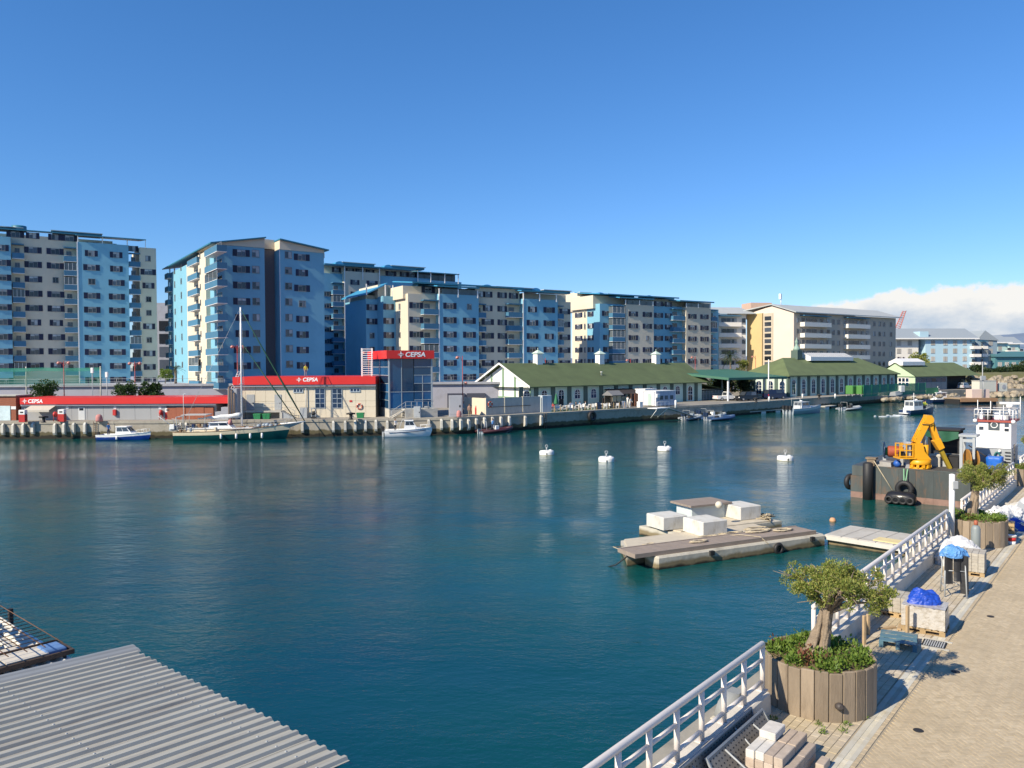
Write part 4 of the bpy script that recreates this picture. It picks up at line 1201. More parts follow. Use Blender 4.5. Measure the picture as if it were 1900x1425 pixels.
for px in (977, 1009.5, 1041, 1071, 1101, 1129, 1156, 1183, 1208, 1233.5, 1257):
 arch_win(G1, gx(px), QZ + 1.35, 1.35, 1.75)
arch_win(G1, gx(1280), QZ + .05, 1.5, 3.0)
MB().box(gx(1037), gx(1045), -.1, -.075, QZ, QZ + 1.5).build('door', DARK, G1)
for px in (998, 1113, 1217):
 x = fG.on_y(px, 660, yr)[0]; zc_ = zrdg + 1.7
 c_ = MB().box(x - .62, x + .62, yr - .6, yr + .6, zrdg - .5, zc_).build('chimney', WHITE, G1)
 q = MB(); q.loft([[(x - .85, yr - .8, zc_ + .002), (x + .85, yr - .8, zc_ + .002), (x + .85, yr + .8, zc_ + .002), (x - .85, yr + .8, zc_ + .002)], [(x - .1, yr - .1, zc_ + .6), (x + .1, yr - .1, zc_ + .6), (x + .1, yr + .1, zc_ + .6), (x - .1, yr + .1, zc_ + .6)]], smooth=False)
 q.tube([(x, yr, zc_ + .55), (x, yr, zc_ + 1.0)], .06, 6)
 q.build('chimney_cap', MINT, c_)
f_ = .42
MB().lathe([(.13, 0), (.13, .6), (.2, .62), (.2, .75)], c=(fG.on_y(1113, 694, yr * .4)[0], -.9 + (yr + .9) * f_, ez + (zrdg - ez) * f_ - .1), n=8).build('vent_pipe', WHITE, G1)
b = MB(); lx0, lx1 = gx1 - .4, gx(1338, 1.5, 720)
b.face([(lx0, 0.2, ez - .3), (lx1 - .2, 0.2, ez - 1.6), (lx1 + .0, 8, ez - 1.6), (lx0, 8, ez - .3)]); b.face([(lx0, .2, ez - .42), (lx0, 8, ez - .42), (lx1, 8, ez - 1.72), (lx1 - .2, .2, ez - 1.72)])
b.face([(lx0, .2, ez - .42), (lx1 - .2, .2, ez - 1.72), (lx1 - .2, .2, ez - 1.6), (lx0, .2, ez - .3)])
b.build('lean_to_roof', GREEN_ROOF, G1)
b = MB(); b.box(lx0 + .2, lx1 - .7, .8, 7, QZ - .02, ez - 1.8); b.build('lean_to_wall', mat('mesh_grey', (0.17, 0.2, 0.2), .7, .1), G1)
b = MB()
for k in range(8): x = lx0 + .3 + k * (lx1 - 1.1 - lx0) / 7; b.box(x - .04, x + .04, .7, .79, QZ, ez - 1.8)
for z in (QZ + .3, QZ + 1.2, QZ + 2.1): b.box(lx0 + .3, lx1 - .8, .72, .795, z, z + .06)
b.build('lean_to_bars', STEEL, G1)
GRASS = mat('terrace_turf', (0.07, 0.13, 0.035), .95, .25, 4)
fQ = Frame(5, 116.8, math.degrees(math.atan2(129 - 116.8, 20 - 5)))
b = MB(); b.box(2.5, fQ.X(1165, 2.5, 755), 1.4, 5.0, QZ, QZ + .012); b.build('terrace_turf', GRASS, kind='structure')
o = bpy.data.objects['terrace_turf']; o.location = fQ.o; o.rotation_euler.z = fQ.a
# ---------------------------------------------------------------- customs shed, canopy and further green roofed shed
fH = Frame(*(aty(1463, 700, 171).xy), 35.0)
G2 = bframe('customs_shed', 'green roofed customs shed with rows of tall arched windows', 'shed', fH)
hx = lambda px, y=0, py=715: fH.X(px, y, py)
ez = fH.Z(1463, 697, -.6); hx1 = hx(1662)
hyl = fH.on_x(1378, 700, 0)[0]
hyr, hzr = hyl / 2, fH.Z(1520, 664, hyl / 2)
wall(G2, 0, hx1, 0, hyl, QZ - .05, ez, MINT)
wall(G2, -.012, -.002, 0, hyl, QZ - .05, ez - .1, mat('sunlit_mint', (.50, .60, .54), .85, .05), 'side_wall')  # thin sheet in a whiter mint paints the sun on this side
b = MB()
xa, xb_ = fH.on_y(1452, 664, hyr)[0], fH.on_y(1592, 664, hyr)[0]
A_, B_, C_, D_ = (-.8, -.8, ez), (hx1 + .8, -.8, ez), (hx1 + .8, hyl + .8, ez), (-.8, hyl + .8, ez)
P_, Q_ = (xa, hyr, hzr), (xb_, hyr, hzr)
b.face([A_, B_, Q_, P_]); b.face([B_, C_, Q_]); b.face([C_, D_, P_, Q_]); b.face([D_, A_, P_])
dn = lambda p: (p[0], p[1], p[2] - .22)
b.face([dn(A_), dn(D_), dn(C_), dn(B_)]); b.face([dn(A_), dn(B_), B_, A_]); b.face([dn(B_), dn(C_), C_, B_]); b.face([dn(D_), dn(A_), A_, D_])
b.build('roof', GREEN_ROOF, G2)
for k in range(13):
 x = hx1 * k / 12
 MB().box(x - .42, x + .42, -.2, -.003, QZ - .03, ez - .23).build('pilaster', MINT_D, G2)
for k in range(12):
 x = hx1 * (k + .5) / 12
 arch_win(G2, x, QZ + .45, 1.3, 3.4)
for k in range(5):
 y = hyl * (k + .0) / 4
 MB().box(-.2, -.014, y - .4, y + .4, QZ - .03, ez - .3).build('pilaster', MINT_D, G2)
R90v = -math.pi / 2
for k in range(4):
 y = hyl * (k + .5) / 4
 arch_win(G2, 0, 0, 1.5, 3.2); o = [c for c in bpy.data.objects if c.name.startswith('arched_window')][-1]
 o.location = (-.015, y, QZ + .3); o.rotation_euler.z = R90v
mxa, mxb = fH.on_y(1489, 662, hyr)[0], fH.on_y(1568, 662, hyr)[0]
b = MB(); b.yprism([(hyr - 2.2, hzr - .7), (hyr + 2.2, hzr - .7), (hyr + 2.2, hzr + .2), (hyr, hzr + 1.2), (hyr - 2.2, hzr + .2)], mxa, mxb); mon = b.build('roof_lantern', WHITE, G2)
b = MB()
for k in range(22):
 x = mxa + (mxb - mxa) * (k + .5) / 22
 b.face([(x - .1, hyr - 2.25, hzr + .24), (x + .1, hyr - 2.25, hzr + .24), (x + .1, hyr, hzr + 1.26), (x - .1, hyr, hzr + 1.26)])
b.build('lantern_ribs', STEEL, mon)
cx_ = fH.on_y(1478, 660, hyr)[0]
cu_ = MB().box(cx_ - .9, cx_ + .9, hyr - .9, hyr + .9, hzr - .4, fH.Z(1478, 650, hyr)).build('cupola', MINT_D, G2)
MB().lathe([(.9, 0), (.75, .5), (.45, 1.0), (.3, 1.1), (.3, 1.7), (.45, 1.9), (.1, 2.6), (.05, 3.0)], c=(cx_, hyr, fH.Z(1478, 650, hyr)), n=10).build('cupola_dome', mat('verdigris', (.25, .36, .30), .6, .1), cu_)
CAN = mat('canopy_green', (0.045, 0.15, 0.095), .6, .08)
cz = 6.85
cp = [atz(1352, 701, cz), atz(1461, 698.5, cz)]
dirc = (cp[1] - cp[0]).normalized()
bk = Vector((-dirc.y, dirc.x, 0))
lft = cp[0] + bk * 14.5 - dirc * 4
cnp = thing('canopy', 'flat green metal canopy on posts between the two green roofed sheds', 'canopy', (cp[0].x, cp[0].y, QZ), math.atan2(dirc.y, dirc.x))
Lc = (cp[1] - cp[0]).length
zc_ = cz - QZ
b = MB(); b.face([(0, 0, zc_), (Lc, 0, zc_), (Lc, 14, zc_ + 1.5), (-5, 14, zc_ + 1.5)]); b.face([(0, 0, zc_ - .45), (-5, 14, zc_ + 1.05), (Lc, 14, zc_ + 1.05), (Lc, 0, zc_ - .45)])
b.face([(0, 0, zc_ - .45), (Lc, 0, zc_ - .45), (Lc, 0, zc_), (0, 0, zc_)]); b.face([(-5, 14, zc_ + 1.05), (0, 0, zc_ - .45), (0, 0, zc_), (-5, 14, zc_ + 1.5)])
b.build('roof_sheet', CAN, cnp)
for x, y in ((.4, .4), (Lc * .62, .5), (Lc - 1, .5), (-2, 8), (Lc * .5, 9)):
 q = MB(); q.box(x - .14, x + .14, y - .14, y + .14, -.03, zc_ - .46 + y * .1); q.build('post', WHITE if x < 1 else STEEL, cnp)
fJ = Frame(*(aty(1697, 705, 205).xy), 33.0)
G3 = bframe('boat_shed', 'green roofed boat shed with pale green gable and glazed front', 'shed', fJ)
jx = lambda px, y=0, py=710: fJ.X(px, y, py)
ez = fJ.Z(1697, 698, 0); jx1 = jx(1812)
jyr, jzr = fJ.on_x(1662, 674, 0); jyb = jyr * 2
LMINT = mat('light_green_render', (.46, .60, .40), .85, .05)
wall(G3, .01, jx(1757), .0, jyb, QZ - .05, ez - .1, mat('shed_grey', (.22, .24, .25), .8, .1))
MB().yprism([(-.3, QZ), (jyb, QZ), (jyb, ez), (jyr, jzr), (-.3, ez)], -.3, 0).build('gable_wall', LMINT, G3)
b = MB(); xe = fJ.on_y(1770, 672, jyr)[0]
A_, B_, P_, Q_ = (-.7, -.8, ez - .1), (jx1 + 1, -.8, ez - .1), (-.7, jyr, jzr + .15), (xe, jyr, jzr + .15)
C_, D_ = (jx1 + 1, jyb + .8, ez - .1), (-.7, jyb + .8, ez - .1)
b.face([A_, B_, Q_, P_]); b.face([C_, D_, P_, Q_]); b.face([B_, C_, Q_]); b.face([A_, D_, C_, B_][::1])
b.build('roof', GREEN_ROOF, G3)
b = MB(); b.box(jx(1757) + .02, jx1 - 1, 2.5, jyb, QZ - .05, ez - .2); b.build('dark_bay', DARK, G3)
nwin = 6
for k in range(nwin):
 xa = jx(1699) + (jx(1755) - jx(1699)) * k / nwin; xb_ = jx(1699) + (jx(1755) - jx(1699)) * (k + 1) / nwin
 q = MB(); q.box(xa + .15, xb_ - .15, -.06, -.003, QZ + 2.2, ez - .6); q.build('pane', GLASSB, G3)
 q = MB(); q.box(xa + .1, xb_ - .1, -.05, -.003, QZ + .1, QZ + 2.05); q.build('shutter_door', mat('shed_door', (.26, .27, .27), .7, .1), G3)
wg = MB(); wg.box(-.36, -.302, jyr * .25, jyr * .85, QZ + 1.0, QZ + 3.4); w_ = wg.build('gable_window', WHITE, G3)
for i in range(3):
 for j in range(2):
  q = MB(); y0_ = jyr * .25 + .12 + i * (jyr * .6 - .1) / 3; q.box(-.38, -.362, y0_, y0_ + (jyr * .6) / 3 - .28, QZ + 1.15 + j * 1.15, QZ + 2.1 + j * 1.15); q.build('pane', GLASSB, w_)
ma, mb_ = fJ.on_y(1662, 668, jyr)[0], fJ.on_y(1703, 668, jyr)[0]
MB().yprism([(jyr - 2, jzr - .6), (jyr + 2, jzr - .6), (jyr + 2, jzr + .4), (jyr, jzr + 1.3), (jyr - 2, jzr + .4)], ma, mb_).build('roof_lantern', WHITE, G3)
# ---------------------------------------------------------------- beige and pastel blocks further off
TAN = mat('shaded_tan_render', (0.50, 0.42, 0.34), .85, .05, .3)  # front wall's shade is painted in as a darker tan than the gable
PEACH = mat('peach_render', (0.68, 0.56, 0.47), .85, .05, .3)
YEL = mat('ochre_render', (0.55, 0.41, 0.20), .85, .05, .3)
IVORY = mat('ivory_render', (0.72, 0.69, 0.62), .85, .05, .3)
fF = Frame(*(aty(1474, 600, 199).xy), 34.0)
Fb = bframe('hipped_block', 'cream apartment block, its front toned tan for shade, with grey roof, long ivory balconies and a peach gable end', 'apartment block', fF)
fx = lambda px, y=0, py=620: fF.X(px, y, py)
ze = fF.Z(1474, 580.5, 0); fx1 = fx(1662)
wall(Fb, 0, fx1, 0, 14, QZ, ze, TAN)
y_pk, z_pk = fF.on_x(1434, 567.5, 0)
y_l = fF.on_x(1384, 600, 0)[0]
MB().yprism([(0, QZ), (y_l * .93, QZ), (y_l * .93, fF.on_x(1384, 583, 0)[1]), (y_pk, z_pk), (0, ze)], -.25, -.003).build('gable_wall', PEACH, Fb)
y_a, y_b = fF.on_x(1418, 600, 0)[0], fF.on_x(1436, 600, 0)[0]
MB().box(-.9, -.26, y_a, y_l * .93, QZ, fF.on_x(1400, 582, -.9)[1]).build('stair_tower', YEL, Fb)
MB().box(-.45, -.255, y_b, y_a - .01, QZ, fF.on_x(1427, 581, -.45)[1]).build('stair_strip', mat('strip_tan', (.5, .43, .33), .85), Fb)
for k in range(9):
 z = fF.on_x(1427, 590 + k * 10.6, -.45)[1]
 MB().box(-.49, -.455, y_b + .5, y_a - .5, z - .6, z + .45).build('window', PANE, Fb)
b = MB()
b.yprism([(-1.0, ze), (y_pk, z_pk + .2), (y_pk, z_pk + .45), (-1.0, ze + .25)], -.8, fx(1664, 0) + 1.0)
b.yprism([(y_pk + .003, z_pk + .2), (26, ze), (26, ze + .25), (y_pk + .003, z_pk + .45)], -.8, fx1 + 2.0)
b.build('roof', GREY_ROOF, Fb)
zf = rows(fF.Z(1520, 596, 0), 6)
for k, z in enumerate(zf):
 for px in (1480, 1490, 1546, 1556, 1568, 1622, 1632, 1640, 1653):
  window(Fb, 'n', fx(px), 0, z, 0, (1.15, 1, 1.15))
 for pa, pb in ((1494, 1543), (1575, 1615)):
  for q in range(4):
   window(Fb, 's', fx(pa + 6 + q * (pb - pa - 10) / 3.2), 0, z - .2, 0, (1.1, 1, 1.5))
IVB = mat('ivory_balcony', (.74, .70, .63), .8, .04)
for pa, pb in ((1493, 1543), (1574, 1615)):
 balcony_col(Fb, fx(pa, -1.4), fx(pb, -1.4), 0, 1.4, zf[0] - 1.5, 5, ST, (), 0.0, IVB)
fL = Frame(*(aty(1332, 620, 207).xy), 8.0)
wing = bframe('balcony_wing', 'ivory apartment wing with stacked long white balconies behind the palm', 'apartment block', fL)
lx = lambda px, y=0, py=630: fL.X(px, y, py)
lze = fL.Z(1350, 583, 0)
wall(wing, lx(1325), lx(1384), 0, 12, QZ, lze, IVORY)
b = MB(); b.yprism([(-1.2, lze), (9, lze + 2.3), (9, lze + 2.5), (-1.2, lze + .2)], lx(1323), lx(1399)); b.build('roof', GREY_ROOF, wing)
zl_ = rows(fL.Z(1350, 594.5, 0), 7, 2.8)
for z in zl_:
 for px in (1343, 1353, 1362): window(wing, 's', lx(px), 0, z - .25, 0, (1.1, 1, 1.5))
 window(wing, 'n', lx(1380), 0, z)
balcony_col(wing, lx(1334, -1.5), lx(1376, -1.5), 0, 1.5, zl_[0] - 1.6, 7, 2.8, (), 0.0, IVB)
MB().box(lx(1393, 8), lx(1432, 8), 8, 14, lze + 2, fL.Z(1410, 561.5, 8)).build('roof_house', mat('terracotta_pale', (.52, .36, .27), .85), wing)
b = MB(); an = fF.on_y(1449, 566, y_pk)[0]; b.tube([(an, y_pk, z_pk), (an, y_pk, z_pk + 3)], .12, 6); b.box(an - .5, an - .05, y_pk - .3, y_pk + .3, z_pk + 1.9, z_pk + 3.3); b.build('roof_aerial', WHITE, Fb)
PBLUE = mat('pale_blue_render', (.40, .57, .66), .85, .04, .3)
fP = Frame(*(aty(1715, 650, 292).xy), 6.0)
Pb = bframe('pale_blue_block', 'long pale blue and ivory apartment block under a grey pitched roof', 'apartment block', fP)
pxx = lambda px, y=0, py=650: fP.X(px, y, py)
pze = fP.Z(1715, 629, 0)
wall(Pb, pxx(1717), pxx(1809), 0, 14, QZ, pze, PBLUE)
wall(Pb, pxx(1640, 1), pxx(1704, 1), 1.0, 13, QZ, pze, IVORY)
wall(Pb, pxx(1704, 3), pxx(1717), 3.0, 13, QZ, pze - .2, mat('slate_blue_render', (.16, .22, .28), .85))
zr_ = fP.Z(1715, 611, 7)
b = MB(); b.yprism([(-1.2, pze), (7, zr_), (15, pze), (15, pze + .3), (7, zr_ + .3), (-1.2, pze + .3)], pxx(1640), pxx(1813)); b.build('roof', mat('slate_roof', (.27, .31, .34), .7, .06), Pb)
MB().box(pxx(1640), pxx(1813), -1.28, -1.203, pze - .1, pze + .35).build('gutter', WHITE, Pb)
MB().box(pxx(1706), pxx(1722), -.2, 4, pze + .3, fP.Z(1713, 615, 0)).build('roof_house', PBLUE, Pb)
zz = rows(fP.Z(1730, 636, 0), 6, 3.0)
WBEI = mat('beige_blind', (.42, .40, .36), .7, .08, rand=.2)
def farwin(par, x, y, z, w=1.7, h=1.7, rz=0.0):
 q = MB(); q.box(-w / 2, w / 2, -.06, -.003, -h / 2, h / 2, 0); q.box(-.06, .06, -.09, -.062, -h / 2, h / 2, 1); q.box(-w / 2, w / 2, -.1, -.062, -h / 2 - .12, -h / 2, 1)
 return q.build('window', [WBEI, FRAME], par, loc=(x, y, z), rz=rz)
for z in zz:
 for px in (1731, 1754, 1772, 1790): farwin(Pb, pxx(px), 0, z)
for z in zz[:3]:
 for px in (1668, 1688): farwin(Pb, pxx(px, 1), 1.0, z)
balcony_col(Pb, pxx(1805, -1.5), pxx(1820, -1.5), 0, 1.8, zz[0] - 2.3, 6, 3.0, (), 0.0, IVB)
SHADEB = mat('shaded_blue_render', (.22, .30, .36), .85, .05)  # pale blue darkened: the rear wing's shade is in its colour
wall(Pb, pxx(1813, 6), pxx(1850, 6), 6, 22, QZ, fP.Z(1830, 630, 6), SHADEB, 'rear_wing')
b = MB(); b.xprism([(pxx(1812, 6), fP.Z(1830, 630, 6)), (pxx(1852, 6), fP.Z(1830, 632, 6)), (pxx(1826, 6), fP.Z(1826, 613, 6))], 5.5, 22); b.build('rear_roof', MATS['slate_roof'], Pb)
for k, z in enumerate(zz):
 if k < 5: farwin(Pb, pxx(1838, 6), 6, z)
balcony_col(Pb, pxx(1823, 4.5), pxx(1833, 4.5), 6, 1.6, zz[0] - 2.2, 5, 3.0, (1,), 0.0, IVB)
MINTB = mat('pale_mint_render', (.42, .58, .54), .85, .04)
for nm, p0, p1, Y, ytop, yrf, lab, m_ in (('mint_block', 1846, 1869, 335, 636, 622, 'pale mint apartment block with white balconies beyond the blue one', MINTB), ('mint_block', 1872, 1892, 375, 638, 625, 'smallest pale mint block with round balconies at the right edge', MINTB)):
 fN = Frame(*(aty(p0, 650, Y).xy), 6.0)
 Nb = bframe(nm, lab, 'apartment block', fN, 'pale mint blocks on the far shore')
 x1_ = fN.X(p1, 0)
 wall(Nb, 0, x1_, 0, 14, QZ, fN.Z(p0, ytop, 0), m_)
 MB().yprism([(-1, fN.Z(p0, ytop, 0)), (6, fN.Z(p0, yrf, 6)), (14, fN.Z(p0, ytop, 0))], -1, x1_ + 1.5).build('roof', MATS['slate_roof'], Nb)
 MB().box(-1, x1_ + 1.5, -1.1, -1.003, fN.Z(p0, ytop, 0) - .2, fN.Z(p0, ytop, 0) + .3).build('gutter', WHITE, Nb)
 zz_ = rows(fN.Z(p0, ytop + 10, 0), 5, 3.0)
 for z in zz_: farwin(Nb, x1_ * .4, 0, z)
 balcony_col(Nb, x1_ - 1.0, x1_ + 3.2, 0, 1.8, zz_[0] - 2.0, 5, 3.0, (), 0.0, IVB)
fZ = Frame(*(aty(1880, 690, 300).xy), 6.0)
Zb = bframe('teal_house', 'low teal house half hidden by dark trees on the far shore', 'house', fZ)
wall(Zb, fZ.X(1846, 0), fZ.X(1925, 0), 0, 10, QZ, fZ.Z(1870, 662, 0), mat('teal_render', (.08, .22, .25), .85))
MB().yprism([(-1, fZ.Z(1870, 662, 0)), (5, fZ.Z(1870, 652, 5)), (11, fZ.Z(1870, 662, 0))], fZ.X(1844, 0), fZ.X(1930, 0)).build('roof', mat('teal_roof', (.06, .16, .18), .7), Zb)
for k in range(4): farwin(Zb, fZ.X(1855 + k * 13, 0), 0, fZ.Z(1870, 676, 0))
t = thing('harbour_crane', 'faded red lattice crane jib rising behind the tan apartment block', 'crane', (aty(1668, 690, 420).x, 420, QZ))
zt_ = aty(1678, 577, 420); zb_ = aty(1664, 612, 420)
b = MB(); dx = zt_.x - t.location.x; x0_ = zb_.x - t.location.x
for s_ in (-1, 1): b.tube([(x0_ * .6 - 1 + s_ * 1.6, 0, 0), (x0_ + s_ * 1.4, 0, zb_.z - QZ), (dx + s_ * .7, 0, zt_.z - QZ)], .3, 5)
for k in range(10):
 f0, f1 = k / 10, (k + 1) / 10
 zz0, zz1 = zb_.z - QZ, zt_.z - QZ
 b.tube([(x0_ + (dx - x0_) * f0 - 1.2, 0, zz0 + (zz1 - zz0) * f0), (x0_ + (dx - x0_) * f1 + 1.1, 0, zz0 + (zz1 - zz0) * f1)], .2, 4)
b.build('jib', mat('faded_red', (.42, .16, .14), .7), t)
# ---------------------------------------------------------------- fenders on the far quay
FEND = mat('pale_fender', (.52, .50, .44), .7, .12, 4, rand=.12)
fm = MB(); fm.loft([[(-.17, -.30, 0), (.17, -.30, 0), (.2, 0, -.1), (-.2, 0, -.1)], [(-.17, -.42, .25), (.17, -.42, .25), (.2, 0, .25), (-.2, 0, .25)], [(-.16, -.38, 1.25), (.16, -.38, 1.25), (.19, 0, 1.3), (-.19, 0, 1.3)], [(-.1, -.15, 1.5), (.1, -.15, 1.5), (.12, 0, 1.5), (-.12, 0, 1.5)]], smooth=False)
fmesh = fm.mesh('fender', FEND)
for px in (6, 25, 43.5, 61.5, 102, 119, 137, 158, 334, 345, 561, 618, 640, 658.5, 677.5, 697, 718, 755, 795, 818.5, 838, 853.5, 868, 882.5, 897.5, 912.5, 928, 943.5, 973, 1002.5):
 p, d = qpt(px)
 o = bpy.data.objects.new('fender', fmesh); COL.objects.link(o); o.parent = qw
 o.location = (p.x, p.y - .08, .62 + rnd.uniform(-.06, .08)); o.rotation_euler.z = math.atan2(d.y, d.x)
p, d = qpt(1097)
def torus(R, r, n=18, k=8):
 b = MB(); b.tube([(R * math.cos(a), 0, R * math.sin(a)) for a in [2 * math.pi * i / n for i in range(n + 1)]], r, k, cap=False); return b
t = tag(torus(.62, .26).build('tyre_fender', BLACK, loc=(p.x + .1, p.y - .38, 1.45), rz=math.atan2(d.y, d.x)), 'large black tyre hung on the quay wall below the cafe terrace', 'tyre')
for px in (176, 1011):
 p, d = qpt(px)
 b = MB()
 for s_ in (-.22, .22): b.tube([(s_, -.12, -.3), (s_, -.12, QZ)], .03, 5)
 for k in range(8): b.tube([(-.22, -.12, .1 + k * .28), (.22, -.12, .1 + k * .28)], .025, 5)
 o = b.build('ladder', mat('rust_steel', (.14, .09, .06), .8, .3, 5), qw, loc=(p.x, p.y, 0), rz=math.atan2(d.y, d.x))
# ---------------------------------------------------------------- boats
def hull(parent, L, B, D, draft, mside, mdeck, sheer=.25, tr=.85, stripe=None, bulwark=.18, bowpow=1.7, rake=.5):
 n = 15
 rings, deck = [], []
 for i in range(n):
  t = i / (n - 1)
  w_ = tr + (1 - tr) * min(1, t / .35) if t < .35 else max(.015, 1 - ((t - .35) / .65) ** bowpow)
  hb = B / 2 * w_
  z = D + sheer * (t ** 2) + .06 * (1 - t)
  x = -L / 2 + L * t
  dr = draft * (1 - max(0, (t - .7) / .3) ** 2 * .9)
  xo = -rake * max(0, (t - .8) / .2) ** 1.5
  half = [(x, hb, z), (x, hb * .97, z * .62), (x + xo * .5, hb * (.9 - .15 * t), .05), (x + xo, hb * .5, -dr * .8), (x + xo, 0, -dr)]
  rings.append([(p[0], -p[1], p[2]) for p in half] + [half[k] for k in (3, 2, 1, 0)])
  deck.append((x, hb - .04, z - bulwark))
 b = MB()
 N = [b._a(r) for r in rings]
 for i in range(n - 1):
  for j in range(8):
   b.f.append((N[i] + j, N[i + 1] + j, N[i + 1] + j + 1, N[i] + j + 1)); b.sm.append(True)
   b.m.append(1 if (stripe and j in (0, 7)) else 0)
 b.face(list(reversed([Vector(p) for p in rings[0]])), 0)
 h = b.build('hull', [mside, stripe or mside], parent)
 q = MB()
 for i in range(n - 1):
  a, c = deck[i], deck[i + 1]
  q.face([(a[0], -a[1], a[2]), (c[0], -c[1], c[2]), (c[0], c[1], c[2]), (a[0], a[1], a[2])])
 q.build('deck', mdeck, parent)
 g = MB()
 for sg in (-1, 1): g.tube([(r[0][0], sg * abs(r[0][1]), r[0][2]) for r in rings], .045, 5)
 g.build('gunwale', mdeck, parent)
 return rings
def cabin(parent, x0, x1, w0, z0, h, m, mroof=None, rake0=.15, rake1=.5, glass=True, over=.12, name='cabin'):
 zs = [z0, z0 + h * .48, z0 + h]
 def ring(z):
  f = (z - z0) / h
  a, c, w_ = x0 + rake0 * f, x1 - rake1 * f, w0 * (1 - .12 * f)
  return [(a, -w_, z), (c, -w_ * .85, z), (c, w_ * .85, z), (a, w_, z)]
 b = MB(); b.loft([ring(z0), ring(zs[1]), ring(zs[2])], smooth=False)
 c_ = b.build(name, m, parent)
 a_, d_ = ring(zs[1]), ring(zs[2])
 if glass:
  def lerp(p, q, f): return Vector(p).lerp(Vector(q), f)
  for e in range(4):
   p0, p1, q0, q1 = a_[e], a_[(e + 1) % 4], d_[e], d_[(e + 1) % 4]
   np_ = 2 if e in (0, 2) else 2
   for k in range(np_):
    f0, f1 = .05 + k * .9 / np_ + .02, .05 + (k + 1) * .9 / np_ - .02
    pts = [lerp(lerp(p0, p1, f0), lerp(q0, q1, f0), .08), lerp(lerp(p0, p1, f1), lerp(q0, q1, f1), .08), lerp(lerp(p0, p1, f1), lerp(q0, q1, f1), .86), lerp(lerp(p0, p1, f0), lerp(q0, q1, f0), .86)]
    nrm = (pts[1] - pts[0]).cross(pts[3] - pts[0]).normalized() * .012
    g = MB(); g.face([p + nrm for p in pts]); g.build('window', PANE, c_)
 t_ = ring(z0 + h)
 r = MB(); r.cbox(t_[0][0] - over, t_[1][0] + over, -t_[0][1] * -1 - over if False else -abs(t_[0][1]) - over * .5, abs(t_[0][1]) + over * .5, z0 + h + .002, z0 + h + .09, .03); r.build('roof', mroof or m, c_)
 return c_
def outboard(parent, x, y, m=None, s=1.0):
 b = MB(); b.cbox(x - .55 * s, x - .05 * s, y - .2 * s, y + .2 * s, .75 * s, 1.35 * s, .09 * s)
 o = b.build('outboard', m or BLACK, parent)
 q = MB(); q.box(x - .4 * s, x - .2 * s, y - .07 * s, y + .07 * s, -.3, .748 * s); q.box(x - .2 * s, x + .05, y - .1, y + .1, .5 * s, .7 * s); q.build('outboard_leg', STEEL, o)
def rail(parent, pts, h=.55, r=.022, mid=True, m=None, name='rail'):
 b = MB(); P = [Vector(p) for p in pts]
 b.tube([p + Vector((0, 0, h)) for p in P], r, 5)
 if mid: b.tube([p + Vector((0, 0, h * .5)) for p in P], r * .7, 4)
 for p in P: b.tube([p, p + Vector((0, 0, h))], r, 5)
 return b.build(name, m or STEEL, parent)
HB = mat('blue_hull', (.012, .055, .30), .3, .05); HW = mat('white_gelcoat', (.80, .80, .78), .3, .04)
HT = mat('teal_hull', (.005, .055, .055), .25, .06); HC = mat('cream_topside', (.66, .57, .40), .5, .08)
HN = mat('navy_hull', (.012, .03, .085), .35, .1); HG = mat('grey_hull', (.24, .29, .34), .4, .06)
TEAK = mat('teak', (.22, .13, .07), .7, .2, 5)
def boat(name, lab, cat, px, py, rz, dx=0.0):
 p = atz(px, py, 0)
 return thing(name, lab, cat, (p.x, p.y, 0), rz)
def moor(t, px, off, along=True):
 p, d = qpt(px); t.location.x = p.x + d.y * off; t.location.y = p.y - d.x * off
 if along: t.rotation_euler.z = math.atan2(d.y, d.x)
t = boat('cabin_boat', 'small blue cabin boat with white wheelhouse moored at the left quay', 'boat', 243, 813.5, .06)
moor(t, 243, 1.75)
hull(t, 6.7, 2.3, .62, .35, HB, HW, .42, .9, HW)
cabin(t, -.9, 1.5, .85, .55, 1.15, HW, rake1=1.0, rake0=.1)
MB().loft([[(1.0, -.85, .6), (2.4, -.4, .7), (2.4, .4, .7), (1.0, .85, .6)], [(1.0, -.7, 1.0), (2.1, -.3, .92), (2.1, .3, .92), (1.0, .7, 1.0)]], smooth=False).build('foredeck', HW, t)
rail(t, [(1.8, -.7, .9), (2.6, -.4, .98), (3.2, 0, 1.05), (2.6, .4, .98), (1.8, .7, .9)], .4, .025, False, WHITE)
outboard(t, -3.3, 0, s=.8)
MB().lathe([(.05, 0), (.13, .06), (.13, .4), (.05, .46)], c=(-.5, -1.2, .1), n=8).build('fender', WHITE, t)
t2 = boat('cabin_boat', 'white cabin boat with dark windows and a navy stripe below the glass tower', 'boat', 758, 807.5, .08)
moor(t2, 757, 1.8)
hull(t2, 6.3, 2.35, .85, .35, HW, HW, .35, .92, None)
b = MB()
for sg in (-1, 1): b.tube([(-2.6, sg * 1.13, .62), (-.5, sg * 1.17, .66), (1.0, sg * 1.06, .74), (2.3, sg * .66, .88)], .05, 5)
b.build('stripe', HN, t2)
cabin(t2, -.6, 1.3, .8, .95, 1.15, HW, rake1=.75)
MB().loft([[(.8, -.85, .95), (2.5, -.35, 1.0), (2.5, .35, 1.0), (.8, .85, .95)], [(.9, -.7, 1.3), (2.1, -.25, 1.15), (2.1, .25, 1.15), (.9, .7, 1.3)]], smooth=False).build('foredeck', HW, t2)
rail(t2, [(1.6, -.75, 1.1), (2.4, -.42, 1.15), (3.0, 0, 1.2), (2.4, .42, 1.15), (1.6, .75, 1.1)], .4, .025, False, WHITE)
